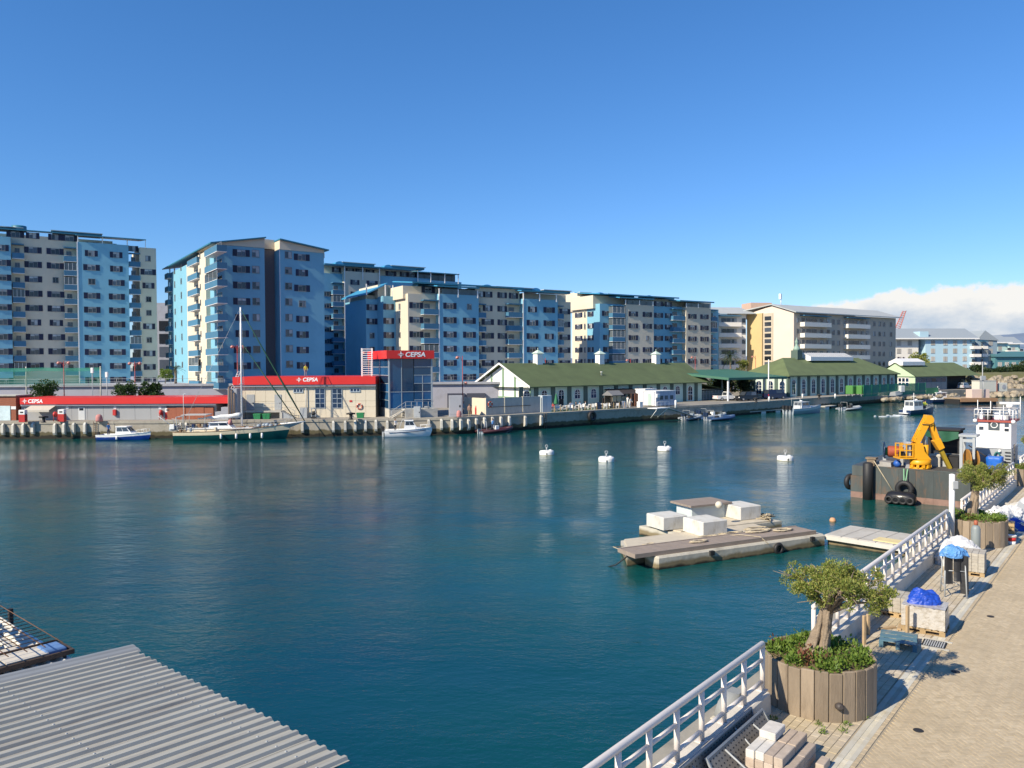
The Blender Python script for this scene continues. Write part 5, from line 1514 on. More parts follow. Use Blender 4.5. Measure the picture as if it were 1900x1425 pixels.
b = MB(); b.tube([(-1.3, -.8, .9), (-.8, -.75, 2.25), (.5, -.7, 2.3)], .03, 5); b.tube([(-1.3, .8, .9), (-.8, .75, 2.25), (.5, .7, 2.3)], .03, 5); b.build('roof_frame', STEEL, t2)
outboard(t2, -3.1, 0, s=1.05)
Y = boat('sailing_yacht', 'green hulled sailing yacht with cream topsides and tall white mast', 'sailing yacht', 439, 813, .035)
moor(Y, 442, 2.6)
hull(Y, 14.4, 3.9, 1.05, .8, HT, TEAK, .95, .72, HC, .22, 2.0, .9)
cb_ = cabin(Y, -5.6, 3.2, 1.35, 1.0, .5, HC, HW, .2, .6, glass=False, name='coachroof')
cabin(Y, -2.9, .2, 1.1, 1.5, .75, HW, HW, .1, .8, name='deckhouse')
MB().cbox(-6.2, -3.0, -1.35, 1.35, 3.25, 3.33, .03).build('bimini', mat('grey_canvas', (.42, .42, .40), .9, .08), Y)
b = MB()
for x in (-6.0, -3.2):
 for y in (-1.3, 1.3): b.tube([(x, y, 1.2), (x, y, 3.25)], .03, 5)
b.build('bimini_frame', STEEL, Y)
mx = fB.o.x
mast_x = (aty(447.5, 700, Y.location.y).x - Y.location.x)
mtop = aty(447, 570, Y.location.y).z
b = MB(); b.tube([(mast_x, 0, 1.3), (mast_x, 0, mtop)], [.125, .10], 10)
for z in (mtop * .42, mtop * .70): b.tube([(mast_x, -1.1, z), (mast_x, 1.1, z)], .04, 5)
b.build('mast', HW, Y)
b = MB(); b.tube([(mast_x, 0, 2.95), (mast_x - 5.6, 0, 2.75)], .09, 8); b.build('boom', HW, Y)
b = MB(); pts = [(mast_x - .1 - 4.6 * k / 9, .03 * math.sin(k * 2), 3.2 - .045 * k + .05 * math.sin(k * 1.7)) for k in range(10)]
b.tube(pts, [.3, .28, .24, .26, .22, .24, .2, .2, .17, .1], 8); b.build('furled_mainsail', mat('sailcloth', (.72, .72, .70), .85, .06), Y)
bow = 7.2
xa = aty(563, 782, Y.location.y).x - Y.location.x; xb_ = aty(549, 780, Y.location.y).x - Y.location.x
b = MB(); b.tube([(bow - 1.2, 0, 2.0), (xa + .1, 0, 2.25)], .07, 6); b.tube([(bow - 1.0, -.5, 1.95), (xa, 0, 2.2)], .03, 5); b.tube([(bow - 1.0, .5, 1.95), (xa, 0, 2.2)], .03, 5); b.build('bowsprit', HW, Y)
GREYNET = mat('grey_net', (.35, .36, .36), .9)
GSAIL = mat('green_sailcover', (.01, .065, .04), .8, .1)
z1_ = aty(449, 575, Y.location.y).z; z2_ = aty(454, 636, Y.location.y).z
b = MB(); b.tube([(mast_x + .1, 0, z1_), (mast_x + (xa - mast_x) * .3, 0, z1_ + (2.3 - z1_) * .3), (mast_x + (xa - mast_x) * .72, 0, z1_ + (2.3 - z1_) * .72), (xa, 0, 2.3)], [.04, .075, .13, .06], 7); b.build('furled_jib', GSAIL, Y)
b = MB(); b.tube([(mast_x + .1, 0, z2_), (mast_x + (xb_ - mast_x) * .6, 0, z2_ + (2.3 - z2_) * .6), (xb_, 0, 2.2)], [.035, .09, .05], 7); b.build('furled_staysail', GSAIL, Y)
b = MB()
for y in (-1.85, 1.85):
 b.tube([(mast_x - .2, y, 1.2), (mast_x, y * .58, mtop * .70), (mast_x, 0, mtop - .1)], .014, 4); b.tube([(mast_x + .3, y, 1.2), (mast_x, 0, mtop * .70)], .014, 4)
b.tube([(mast_x, 0, mtop - .05), (-6.7, 0, 1.4)], .014, 4); b.tube([(mast_x, 0, mtop - .05), (-6.3, -1.2, 1.4)], .012, 4)
b.build('rigging', STEEL, Y)
rail(Y, [(-6.6, -1.45, 1.2), (-4.5, -1.75, 1.15), (-2, -1.9, 1.15), (.5, -1.9, 1.2), (3, -1.55, 1.4), (5, -.95, 1.65), (6.6, -.25, 1.9)], .6, .02)
rail(Y, [(-6.6, 1.45, 1.2), (-4.5, 1.75, 1.15), (-2, 1.9, 1.15), (.5, 1.9, 1.2), (3, 1.55, 1.4), (5, .95, 1.65), (6.6, .25, 1.9)], .6, .02)
for x, y in ((-1.0, -2.02), (-3.0 + 1.0 + 2.9, -2.0), (2.6, -1.8), (4.0, -1.5)):
 MB().lathe([(.04, 0), (.14, .08), (.14, .62), (.04, .7)], c=(x, y, .25), n=8).build('fender', WHITE, Y)
b = MB(); b.cbox(-7.9, -6.9, -.9, .9, 1.3, 1.9, .2); b.build('stern_dinghy', HG, Y)
b = MB(); b.tube([(-6.9, -.9, 1.3), (-7.3, -.9, 2.6), (-8.1, -.9, 2.7)], .04, 5); b.tube([(-6.9, .9, 1.3), (-7.3, .9, 2.6), (-8.1, .9, 2.7)], .04, 5); b.tube([(-7.1, -.8, 1.6), (-9.2, -.8, 3.2)], .05, 5); b.build('davits', STEEL, Y)
b = MB(); b.cbox(-7.7, -7.1, -1.1, -.7, 1.5, 2.1, .05); b.build('outboard', HW, Y)
b = MB();
for x, y, r in ((3.4, -.5, .3), (4.3, .2, .34), (4.9, -.4, .3), (5.4, .3, .25), (3.8, .6, .3)): b.lathe([(.02, 0), (r, .1), (r, r), (r * .6, r * 1.5), (.02, r * 1.6)], c=(x, y, 1.55), n=9)
b.build('deck_bags', HG, Y)
for k in range(9): MB().cbox(-6.4 + k * .62, -6.1 + k * .62, -1.5 + (k * .7) % 1.2, -1.1 + (k * .7) % 1.2, 1.15, 1.5 + (k * .37) % .6, .05).build('deck_gear', (TEAK, HN, HG, HC)[k % 4], Y)
b = MB(); b.tube([(-6.6, -1.4, 1.2), (-6.8, -1.3, 3.0), (-6.8, 1.3, 3.0), (-6.6, 1.4, 1.2)], .05, 6); b.box(-7.0, -6.5, -.8, .8, 3.0, 3.06); b.build('stern_arch', STEEL, Y)
b = MB(); b.cbox(.4, 1.5, -.45, .45, 1.5, 1.72, .05); b.cbox(2.0, 2.6, -.3, .3, 1.5, 1.68, .04); b.build('hatch', TEAK, Y)
b = MB(); b.face([(xa - .1, 0, 2.2), (bow - 1.0, .45, 1.95), (bow - 1.2, 0, 1.0)]); b.face([(xa - .1, 0, 2.19), (bow - 1.0, -.45, 1.94), (bow - 1.2, 0, .99)]); b.build('bow_net', GREYNET, Y)
MB().lathe([(.05, 0), (.25, .1), (.27, .5), (.05, .75)], c=(mast_x - 1.1, -1.4, 2.0), n=9).build('pink_fender', PINK, Y)
for k, x in enumerate((-5.0, -4.4, -3.7)):
 MB().cbox(x, x + .4, -1.0 + .3 * k, -.5 + .3 * k, 1.5, 2.1, .05).build('cockpit_gear', TEAK if k % 2 else HN, Y)
MB().tube([(-5.8, -1.4, 1.6), (-5.8, -1.4, 6.0), (-5.5, -1.4, 6.1)], .035, 5).build('aerial_pole', HW, Y)
def rib(lab, px, py, rz, L, mt_, cons=HW, n_ob=1, mob=None, group=None):
 t = boat('inflatable_boat', lab, 'inflatable boat', px, py, rz)
 w_ = L * .17
 b = MB()
 b.tube([(-L / 2, -w_, .36), (L * .15, -w_, .40), (L * .36, -w_ * .72, .52), (L / 2, 0, .68), (L * .36, w_ * .72, .52), (L * .15, w_, .40), (-L / 2, w_, .36)], [.17, .23, .23, .22, .23, .23, .17], 9)
 b.build('tube', mt_, t)
 q = MB(); q.loft([[(-L * .47, -w_, .25), (-L * .47, w_, .25), (-L * .47, 0, -.25)], [(L * .2, -w_, .3), (L * .2, w_, .3), (L * .2, 0, -.25)], [(L * .46, -.1, .55), (L * .46, .1, .55), (L * .46, 0, .2)]], smooth=False); q.build('hull', HG, t)
 c_ = MB().cbox(-.3, .35, -.32, .32, .3, 1.05, .06).build('console', cons, t)
 q = MB(); q.loft([[(.2, -.3, 1.05), (.35, -.3, 1.05), (.35, .3, 1.05), (.2, .3, 1.05)], [(.05, -.25, 1.42), (.1, -.25, 1.42), (.1, .25, 1.42), (.05, .25, 1.42)]], smooth=False); q.build('windscreen', GLZ, c_)
 MB().cbox(-1.1, -.55, -.3, .3, .3, .75, .06).build('seat', BLACK, t)
 for k in range(n_ob): outboard(t, -L / 2 + .1, (k - (n_ob - 1) / 2) * .5, mob or BLACK, 1.05)
 b = MB(); b.tube([(-L * .36, -w_ * .7, .4), (-L * .36, -w_ * .6, 1.7), (-L * .36, w_ * .6, 1.7), (-L * .36, w_ * .7, .4)], .035, 6); b.build('arch', STEEL, t)
 return t
MAROON = mat('dark_maroon_tube', (.055, .015, .022), .55, .1); TUBEB = mat('blue_tube', (.03, .07, .16), .5, .08); TUBEG = mat('grey_tube', (.27, .30, .33), .55, .06)
NAVYM = mat('navy_cowl', (.015, .03, .07), .35, .08)
rib4 = rib('dark maroon inflatable boat with a person at its white console, by the quay corner', 909, 802, .35, 5.6, MAROON); moor(rib4, 908, 1.6)
rib('blue inflatable boat at the left end of the floating dock, nearest the camera', 1337, 779.5, .55, 6.6, TUBEB, HG, 2, NAVYM)
rib('grey inflatable boat lying behind the blue one at the floating dock', 1322, 775, .6, 6.8, TUBEG, HW, 2, NAVYM)
rib('inflatable boat with two big navy outboards near the yellow float', 1284, 778.5, .9, 6.0, TUBEG, HG, 2, NAVYM)
rib('grey inflatable boat moored beyond the patrol boat', 1578, 761, .62, 6.6, TUBEG, BLACK, 2)
t = boat('patrol_boat', 'grey patrol boat with three black outboards at the floating dock', 'patrol boat', 1493, 767, .60)
hull(t, 10.2, 2.9, 1.0, .5, HG, HG, .55, .9, mat('pale_grey_top', (.5, .53, .55), .5), .15)
cabin(t, -2.2, .8, 1.0, .95, 1.25, mat('pale_grey_top', (.5, .53, .55), .5), rake1=.7)
MB().loft([[(.4, -1.05, 1.0), (3.6, -.4, 1.2), (3.6, .4, 1.2), (.4, 1.05, 1.0)], [(.5, -.8, 1.45), (3.2, -.25, 1.35), (3.2, .25, 1.35), (.5, .8, 1.45)]], smooth=False).build('foredeck', mat('pale_grey_top', (.5, .53, .55), .5), t)
for y in (-.75, 0, .75): outboard(t, -5.0, y, BLACK, 1.25)
b = MB(); b.tube([(-2.6, -1, 1), (-2.8, -.9, 3.0), (-2.8, .9, 3.0), (-2.6, 1, 1)], .05, 6); b.tube([(-2.8, 0, 3.0), (-2.8, 0, 5.8)], .035, 5); b.tube([(-2.8, .5, 3.0), (-2.9, .5, 4.6)], .02, 5); b.build('radar_arch', STEEL, t)
MB().lathe([(.02, 0), (.3, .05), (.3, .2), (.02, .3)], c=(-1.2, 0, 2.3), n=10).build('radar_dome', HW, t)
def launch(lab, px, py, rz, L, open_=True):
 t = boat('launch', lab, 'boat', px, py, rz)
 hull(t, L, L * .30, .85, .4, HN, mat('grey_deck', (.36, .40, .40), .7), .65, .9, None, .22)
 cabin(t, -L * .36, -L * .02, L * .115, .75, 1.75, HW, HW, .05, .25)
 b = MB(); b.tube([(-L * .2, 0, 2.6), (-L * .2, 0, 4.0)], .05, 6); b.tube([(-L * .2, -.5, 3.4), (-L * .2, .5, 3.4)], .035, 5); b.lathe([(.02, 0), (.28, .04), (.28, .18), (.02, .25)], c=(-L * .12, 0, 2.65), n=9); b.build('mast', WHITE, t)
 rail(t, [(.2, -L * .145, .8), (L * .2, -L * .12, .95), (L * .38, -L * .06, 1.15), (L * .47, 0, 1.3), (L * .38, L * .06, 1.15), (L * .2, L * .12, .95), (.2, L * .145, .8)], .5, .022, False, STEEL)
 MB().cbox(L * .05, L * .16, -.45, .45, .65, 1.1, .06).build('hatch', HG, t)
 return t
la = launch('blue launch with white wheelhouse under way past the yellow crane', 1706, 768.5, .52, 8.8)
b = MB(); b.box(-4.9, -4.41, -.9, .9, .3, .42); b.box(-4.5, -4.42, -.3, .3, .42, 1.35); b.build('stern_platform', HW, la)
launch('blue workboat moored along the far quay behind the moving launch', 1752, 747.5, .35, 10.5)
b = MB()
for k in range(46):
 u_ = rnd.random(); x = -4.6 - 7 * u_ ** 1.6; y = rnd.gauss(0, .35 + .8 * u_)
 l_ = rnd.uniform(.3, 1.1); w_ = rnd.uniform(.03, .10)
 b.loft([[(x - l_, y, 0.0), (x - l_, y + .02, 0.0), (x - l_, y + .01, .02)], [(x, y - w_, -.01), (x, y + w_, -.01), (x, y, .05)], [(x + l_, y, 0.0), (x + l_, y + .02, 0.0), (x + l_, y + .01, .02)]])
o = b.build('wake_foam', mat('foam', (.75, .78, .78), .9), kind='stuff'); o.location = la.location; o.rotation_euler.z = la.rotation_euler.z
# ---------------------------------------------------------------- floating docks by the far quay
def float_dock(pts, lab, w=2.0, z=.55, m=None):
 p0 = pts[0]; t = thing('floating_dock', lab, 'dock', (p0.x, p0.y, 0), math.atan2(pts[1].y - p0.y, pts[1].x - p0.x))
 L = (Vector((pts[1].x, pts[1].y, 0)) - Vector((p0.x, p0.y, 0))).length
 n = max(2, int(L / 2.4))
 for k in range(n): MB().box(k * L / n + .02, (k + 1) * L / n - .02, 0, w, z - .16, z).build('deck_board', m or CONC_L, t)
 for k in range(n): MB().cbox((k + .2) * L / n, (k + .8) * L / n, .1, w - .1, -.3, z - .165, .05).build('float', BLACK if k % 2 else HW, t)
 return t, L
p0, p1 = atz(1352, 769, .3), atz(1452, 761.5, .3)
fd, fdl = float_dock([p0, p1], 'pale floating dock on white floats below the canopy')
p0, p1 = atz(1531, 756.5, .3), atz(1552, 754, .3)
float_dock([p0, p1], 'short floating dock between the patrol boat and the last inflatable')
p0, p1 = atz(1232, 775.5, .3), atz(1254, 774.5, .3)
float_dock([p0, p1], 'small landing stage on a post beside the yellow float', 1.2)
t = tag(MB().lathe([(.02, -.3), (.3, -.15), (.36, .1), (.28, .34), (.02, .45)], n=12).build('float_ball', mat('yellow_float', (.55, .38, .10), .6, .1), loc=atz(1213, 780, 0)), 'yellow ball float by the quay wall below the white gangway', 'float')
t = tag(MB().lathe([(.02, -.15), (.17, -.05), (.2, .06), (.12, .2), (.02, .22)], n=10).build('float_ball', mat('faded_orange', (.55, .30, .16), .7), loc=atz(1545, 967, 0)), 'small faded orange float left of the low dock', 'float')
for px, y0, y1, lab in ((1319, 750, 772, 'first grey mooring pile, beside the inflatable boats'), (1391, 745, 768, 'second grey mooring pile, near the floating dock'), (1236, 757, 777, 'mooring pile of the small landing stage'), (1458, 741, 760, 'third grey mooring pile, behind the patrol boat')):
 p = atz(px, y1, 0); h = aty(px, y0, p.y).z
 tag(MB().tube([(0, 0, -1), (0, 0, h)], .16, 8).build('mooring_pile', STEEL, loc=p), lab, 'pile')
p = atz(1205, 758.5, QZ)
t = thing('gangway', 'white gangway platform on struts at the end of the cafe terrace', 'gangway', p, fQ.a)
MB().box(0, 3.2, -1.6, .4, 0.02, .14).build('platform', WHITE, t)
b = MB(); b.tube([(.3, -1.4, .02), (.2, -.1, -1.5)], .05, 5); b.tube([(2.9, -1.4, .02), (1.9, -.1, -1.4)], .05, 5); b.build('strut', WHITE, t)
rail(t, [(.1, -1.5, .14), (1.1, -1.5, .14), (2.1, -1.5, .14), (3.1, -1.5, .14)], 1.0, .03, True, WHITE)
b = MB(); b.box(3.2, 9.5, -1.0, -.2, -.0, .0001) if False else b.loft([[(3.2, -1.4, .1), (3.2, -.4, .1), (3.2, -.4, .0), (3.2, -1.4, .0)], [(9.8, -1.9, -1.6), (9.8, -.9, -1.6), (9.8, -.9, -1.7), (9.8, -1.9, -1.7)]], smooth=False); b.build('ramp', STEEL, t)
# ---------------------------------------------------------------- mooring buoys
for px, py, sz, lab in ((1014.5, 846, 1.0, 'white mooring buoy farthest left of the four'), (1125, 858.5, 1.0, 'white mooring buoy nearest the camera, second from the left'), (1233, 838.5, 1.0, 'white mooring buoy farthest away, with letters on its side'), (1457, 856.5, 1.0, 'white mooring buoy alone on the right, towards the barge')):
 t = thing('mooring_buoy', lab, 'buoy', atz(px, py - 2.5, 0), rnd.uniform(-.1, .1), 'white mooring buoys in the harbour')
 t.rotation_euler.x = rnd.uniform(-.04, .04); t.rotation_euler.y = rnd.uniform(-.04, .04)
 b = MB(); b.lathe([(.70, -.4), (.76, -.3), (.78, .32), (.70, .44), (.2, .46)], n=24); b.build('drum', mat('buoy_white', (.74, .74, .71), .55, .06, 2, dirt=(.5, .46, .36), dscale=2.0, dpos=(.55, .8)), t)
 b = MB(); b.lathe([(.775, -.08), (.80, -.06), (.80, .0), (.775, .02)], n=24, cap=False); b.lathe([(.705, -.38), (.79, -.30), (.79, -.22), (.7, -.2)], n=24, cap=False); b.build('waterline_band', mat('weed_band', (.30, .29, .20), .9, .2, 4), t)
 b = MB(); b.tube([(0, 0, .44), (0, 0, .78)], .07, 7); b.tube([(.14 * math.cos(a), 0, .9 + .14 * math.sin(a)) for a in [2 * math.pi * k / 10 for k in range(11)]], .035, 6); b.build('ring', STEEL, t)
 MB().cbox(.25, .5, -.1, .1, .44, .54, .02).build('cleat', HW, t)
 if 'letters' in lab: lettering(t, 'SY', (.10, -.775, -.12), .34, (RX, 0, .25), BLACK, .012, bold=.008)
 else: MB().box(-.04, .06, -.80, -.77, .05, .22).build('mark', BLACK, t)
# ---------------------------------------------------------------- concrete pontoon with blocks
fN_ = Frame(6.73, 36.17, 26.0)
PT = thing('pontoon', 'moored concrete pontoon with brown walkway and coiled ropes', 'pontoon', fN_.o, fN_.a)
PCON = quay_mat('pontoon_concrete', (.50, .47, .39), (.20, .16, .09))
_mr = [n for n in PCON.node_tree.nodes if n.type == 'MATH' and n.operation == 'MULTIPLY_ADD'][0]
_mr.inputs[1].default_value = -.35;
for n in PCON.node_tree.nodes:
 if n.type == 'MAP_RANGE' and abs(n.inputs[1].default_value - .45) < 1e-4: n.inputs[1].default_value = .05; n.inputs[2].default_value = .18
 if n.type == 'MAP_RANGE' and abs(n.inputs[1].default_value + .05) < 1e-4: n.inputs[1].default_value = -.16; n.inputs[2].default_value = -.06
WOODB = mat('brown_decking', (.27, .22, .18), .85, .15, 2.0, bump=.4, bscale=20)
DECKC = mat('sandy_deck', (.52, .46, .35), .9, .1, 1.5, bump=.2, bscale=20, dirt=(.40, .35, .27), dscale=.8)
xL = fN_.on_z(1156, 1004, .55)
b = MB(); b.cbox(-.15, 10.6, -.22, .85, -.35, .60, .08); b.build('front_float', PCON, PT)
b = MB(); b.prism([(-1.0, 1.0), (9.2, 1.0), (9.4, 3.7), (.45, 3.7)], -.35, .52); b.build('middle_float', PCON, PT)
b = MB(); b.prism([(4.1, 3.75), (11.5, 3.75), (11.3, 5.2), (9.6, 6.4), (3.5, 6.4)], -.35, .5); b.build('rear_float', PCON, PT)
MB().prism([(-.7, 1.25), (9.0, 1.25), (9.2, 3.6), (.6, 3.6)], .524, .60).build('deck_slab', DECKC, PT)
MB().prism([(4.4, 3.85), (10.8, 3.85), (9.4, 6.2), (3.9, 6.2)], .504, .58).build('deck_slab', DECKC, PT)
nb = 22
for k in range(nb):
 xa = -1.1 + 11.2 * k / nb
 MB().box(xa + .012, xa + 11.2 / nb - .012, .12, 1.32, .70 + rnd.uniform(-.008, .008), .78).build('plank', WOODB, PT)
b = MB(); b.box(-1.15, 10.15, .0, .11, .605, .80); b.box(-1.15, 10.15, 1.33, 1.43, .605, .80); b.box(-1.25, -1.152, .0, 1.43, .605, .80); b.build('walkway_edge', WOODB, PT)
b = MB()
for k in range(7): b.box(-.9 + k * 1.75, -.7 + k * 1.75, .12, 1.3, .603, .698)
b.build('walkway_beam', STEEL, PT)
t_ = torus(.22, .10, 14, 7).build('tyre', BLACK, PT, loc=(7.2, -.34, .22))
for k, (x, y) in enumerate(((3.0, -.26), (9.6, -.26), (.05, .3))):
 MB().box(x - .12, x + .12, y - .08, y + .1, .35, .56).build('marking' if k < 2 else 'bracket', BLACK if k < 2 else HW, PT)
ROPE = mat('old_rope', (.46, .39, .27), .95, .2, 8)
for k, (cx, cy, s_, tur) in enumerate(((4.6, 1.9, .42, 6), (7.3, 1.2, .55, 7), (6.2, 2.0, .5, 6), (3.0, .7, .35, 4), (8.6, .8, .45, 5), (.9, 1.9, .25, 3), (8.2, 2.4, .5, 5))):
 r2 = random.Random(k)
 pts = []
 for i in range(tur * 10):
  a = i * .63; rr = s_ * (.5 + .6 * r2.random())
  pts.append((cx + rr * 1.5 * math.cos(a), cy + rr * .6 * math.sin(a), (.83 if cy < 1.43 else .65) + .03 * r2.random()))
 b = MB(); b.tube(pts, .024, 5); b.build('rope', ROPE, PT)
b = MB(); b.tube([(5.0, 1.9, .66), (5.8, .9, .83), (6.4, .1, .82), (6.6, -.28, .5)], .022, 5); b.tube([(-.9, 1.2, .6), (-1.2, 1.9, .75), (-.4, 2.2, .64)], .022, 5); b.build('rope', ROPE, PT)
r2 = random.Random(5)
b = MB(); b.tube([(10.9 + .3 * r2.gauss(0, 1), 4.6 + .3 * r2.gauss(0, 1), .56 + .25 * r2.random()) for i in range(60)], .03, 5); b.build('rope', ROPE, PT)
b = MB(); p_ = fN_.on_z(1120, 1050, .0)
b.tube([(-1.2, .6, .62), ((p_[0] - 1.2) / 2, (p_[1] + .6) / 2, .12), (p_[0], p_[1], -.1)], .035, 5); b.build('mooring_rope', BLACK, PT)
BLK = mat('white_block', (.57, .56, .51), .85, .08, 1.0, bump=.3, bscale=15, stretch=(1, 1, .5), dirt=(.40, .37, .30), dscale=2.2, dpos=(.5, .75))
def block(px, py, sx, sy, h, lab, z=.6):
 x, y = fN_.on_z(px, py, z)
 t = MB().cbox(0, sx, 0, sy, 0, h, .03).build('concrete_block', BLK, loc=fN_.w(x, y, z + .002), rz=fN_.a)
 return tag(t, lab, 'block', 'white concrete blocks on the pontoon')
block(1231, 984.5, 1.62, 1.55, .68, 'white concrete block at the left rear of the pontoon')
block(1304.5, 996, 1.62, 1.65, .74, 'white concrete block standing nearest the brown walkway')
block(1374, 965.5, 1.55, 1.75, .74, 'white concrete block at the right rear of the pontoon')
x, y = fN_.on_z(1283, 967, .58)
t = thing('deck_locker', 'pale locker with overhanging brown plank lid between the white blocks', 'locker', fN_.w(x, y, .582), fN_.a)
MB().cbox(.1, 2.55, .1, 1.5, 0, .78, .02).build('box', mat('pale_bluish', (.50, .56, .56), .8, .05), t)
for k in range(6): MB().box(-.15, 2.85, -.15 + k * .32, -.15 + k * .32 + .30, .785, .90).build('plank', WOODB, t)
x, y = fN_.on_z(1334, 943, 1.5)
tag(MB().lathe([(.02, 0), (.14, .04), (.21, .18), (.2, .28), (.1, .38), (.02, .4)], n=12).build('float_ball', mat('cream_float', (.62, .57, .45), .6), loc=fN_.w(x, y, 1.485)), 'cream ball float resting on the brown locker lid', 'float')
c0, c1, c2, c3 = atz(1530, 991, .55), atz(1692, 1016, .55), atz(1700, 991, .55), atz(1566, 973, .55)
LD = thing('low_dock', 'low grey concrete dock reaching from the promenade towards the pontoon', 'dock', (c0.x, c0.y, 0), math.atan2(c1.y - c0.y, c1.x - c0.x))
L_ = (c1 - c0).length; dy = (c3 - c0).dot(Vector((-math.sin(LD.rotation_euler.z), math.cos(LD.rotation_euler.z), 0)))
for k in range(5):
 xa, xb_ = k * L_ / 5, (k + 1) * L_ / 5
 MB().cbox(xa + .015, xb_ - .015, .0, dy, .40, .55, .02).build('deck_slab', CONC_L, LD)
b = MB(); b.box(.1, L_ + 3, .15, dy - .15, -.5, .398); b.build('float', PCON, LD)
MB().box(-.02, L_, -.1, -.004, .30, .52).build('edge_beam', mat('pale_beam', (.55, .53, .47), .8, .08), LD)
MB().box(L_ * .55, L_ * .98, .25, 1.1, .553, .60).build('yellow_board', mat('faded_yellow', (.66, .55, .28), .8, .08), LD)
# ---------------------------------------------------------------- barge with crane, and workboat
fBg = Frame(24.1, 55.5, -39.35)
BG = thing('work_barge', 'rusty dark steel work barge with tyres along its end', 'barge', fBg.o, fBg.a)
RUST = mat('barge_steel', (.058, .070, .068), .6, .25, 1.2, bump=.3, bscale=6, rand=.15, stretch=(1.4, 1, .4), dirt=(.16, .085, .04), dscale=1.0, dpos=(.52, .72))
RUSTB = mat('barge_boot', (.24, .15, .12), .8, .2, 2.0, dirt=(.12, .07, .05), dscale=1.2)
DZ = 2.25
wB = 7.45
for k in range(6):
 xa = .95 + (wB - .95) * k / 6
 MB().box(xa + .004, xa + (wB - .95) / 6 - .004, rnd.uniform(-.012, .012), .3, .42, DZ).build('plate', RUST, BG)
 MB().box(xa + .004, xa + (wB - .95) / 6 - .004, rnd.uniform(-.01, .01), .3, -.3, .416).build('boot_plate', RUSTB, BG)
MB().box(0, .945, .01, 3, .42, 1.55).build('bow_step', RUST, BG); MB().box(0, .945, .01, 3, -.3, .416).build('boot_plate', RUSTB, BG)
MB().box(.0, wB, .305, 17, -.3, DZ - .01).build('hull', RUST, BG)
MB().box(.95, wB, .0, 17, DZ - .008, DZ + .0).build('deck', mat('barge_deck', (.07, .065, .06), .85, .25, 2), BG)
b = MB(); b.box(.95, wB, -.02, .06, DZ, DZ + .07); b.build('deck_edge', RUST, BG)
MB().lathe([(.34, -.3), (.34, 2.5), (.22, 2.6)], c=(1.25, -.36, 0), n=14).build('tube_fender', BLACK, BG)
torus(.42, .18, 16, 8).build('tyre', BLACK, BG, loc=(-.2, .6, 1.0), rz=1.2)
torus(.42, .18, 16, 8).build('tyre', BLACK, BG, loc=(-.2, 1.7, 1.0), rz=1.5)
for x in (.25, .6): MB().lathe([(.1, 0), (.1, .3), (.16, .34), (.14, .42)], c=(x, .5, 1.55), n=8).build('yellow_bitt', mat('bitt_yellow', (.6, .3, .03), .5), BG)
b = MB(); b.box(1.0, 1.5, .3, .8, DZ, DZ + .5); b.box(.9, 1.6, .25, .85, DZ + .5, DZ + .62); b.build('bitt', mat('rusty_bitt', (.2, .15, .1), .8, .3, 5), BG)
b = MB(); b.tube([(1.55, -.05, DZ + .45), (2.9, -.1, .55)], .03, 5); b.build('rope', ROPE, BG)
fxp = lambda px, yl, py=900: fBg.X(px, yl, py)
tx_ = fxp(1678, -.4)
o = torus(.43, .19, 18, 8).build('tyre', BLACK, BG, loc=(tx_, -.35, .95))
b = MB()
for s_ in (-.12, .12): b.face([(tx_ + s_ - .04, -.06, DZ + .05), (tx_ + s_ * .3 + .04 - .04, -.5, 1.3), (tx_ + s_ * .3 + .06, -.5, 1.3), (tx_ + s_ + .04, -.06, DZ + .05)])
b.build('green_strap', GREENP, BG)
xa, xb_ = fxp(1648, -.9, 930), fxp(1697, -.9, 930)
yk = thing('rubber_fender', 'big black cylindrical rubber fender with small tyres floating against the barge', 'fender', fBg.w((xa + xb_) / 2, -1.0, .40), fBg.a)
Lf = (xb_ - xa) / 2
b = MB(); b.tube([(-Lf - .12, 0, 0), (-Lf, 0, 0), (-Lf * .7, 0, 0), (Lf * .7, 0, 0), (Lf, 0, 0), (Lf + .12, 0, 0)], [.15, .36, .48, .48, .36, .15], 16); b.build('body', mat('gloss_rubber', (.015, .015, .017), .3, .2, 4), yk)
for k in range(4):
 x = -Lf * .8 + k * Lf * .53
 q = MB(); q.tube([(x + .2 * math.cos(a), -.46 + .02 * k, -.08 + .2 * math.sin(a)) for a in [2 * math.pi * i / 12 for i in range(13)]], .09, 7, cap=False); q.build('tyre', BLACK, yk)
YEL_ = mat('crane_yellow', (.72, .34, .012), .4, .06, 2.0, dirt=(.22, .12, .03), dscale=2.6, dpos=(.6, .78))
def onbarge(px, yl, py=866): return fBg.X(px, yl, py), yl
cx, cy = onbarge(1706, 1.2)
CR = thing('deck_crane', 'yellow knuckle boom crane folded on the barge deck', 'crane', fBg.w(cx, cy, DZ), math.radians(-6))
b = MB(); b.lathe([(.70, 0.0), (.70, .10), (.62, .12)], n=24)
for k in range(12):
 a = 2 * math.pi * k / 12; b.obox((.64 * math.cos(a), .64 * math.sin(a), .2), (.2, .16, .2), a)
b.build('base_ring', YEL_, CR)
MB().lathe([(.69, .30), (.71, .34), (.71, .58), (.64, .62), (.2, .64)], n=28).build('slew_ring', YEL_, CR)
def slab(poly, y0, y1, nm, m=YEL_, par=CR):
 b = MB(); b.xprism(poly, y0, y1); return b.build(nm, m, par)
px_m = 1450 / 53.6
def cpt(px, py): return ((px - 1706) / px_m, (870 - py) / px_m)
def cpoly(*pp): return [cpt(*p) for p in pp]
for y0, y1 in ((-.42, -.30), (.30, .42)):
 slab(cpoly((1693, 852.6), (1723, 852.6), (1711, 838), (1707, 822), (1692.5, 822)), y0, y1, 'column_cheek')
slab(cpoly((1693.2, 852.5), (1696, 852.5), (1696, 823), (1693.2, 823)), -.299, .299, 'column_front')
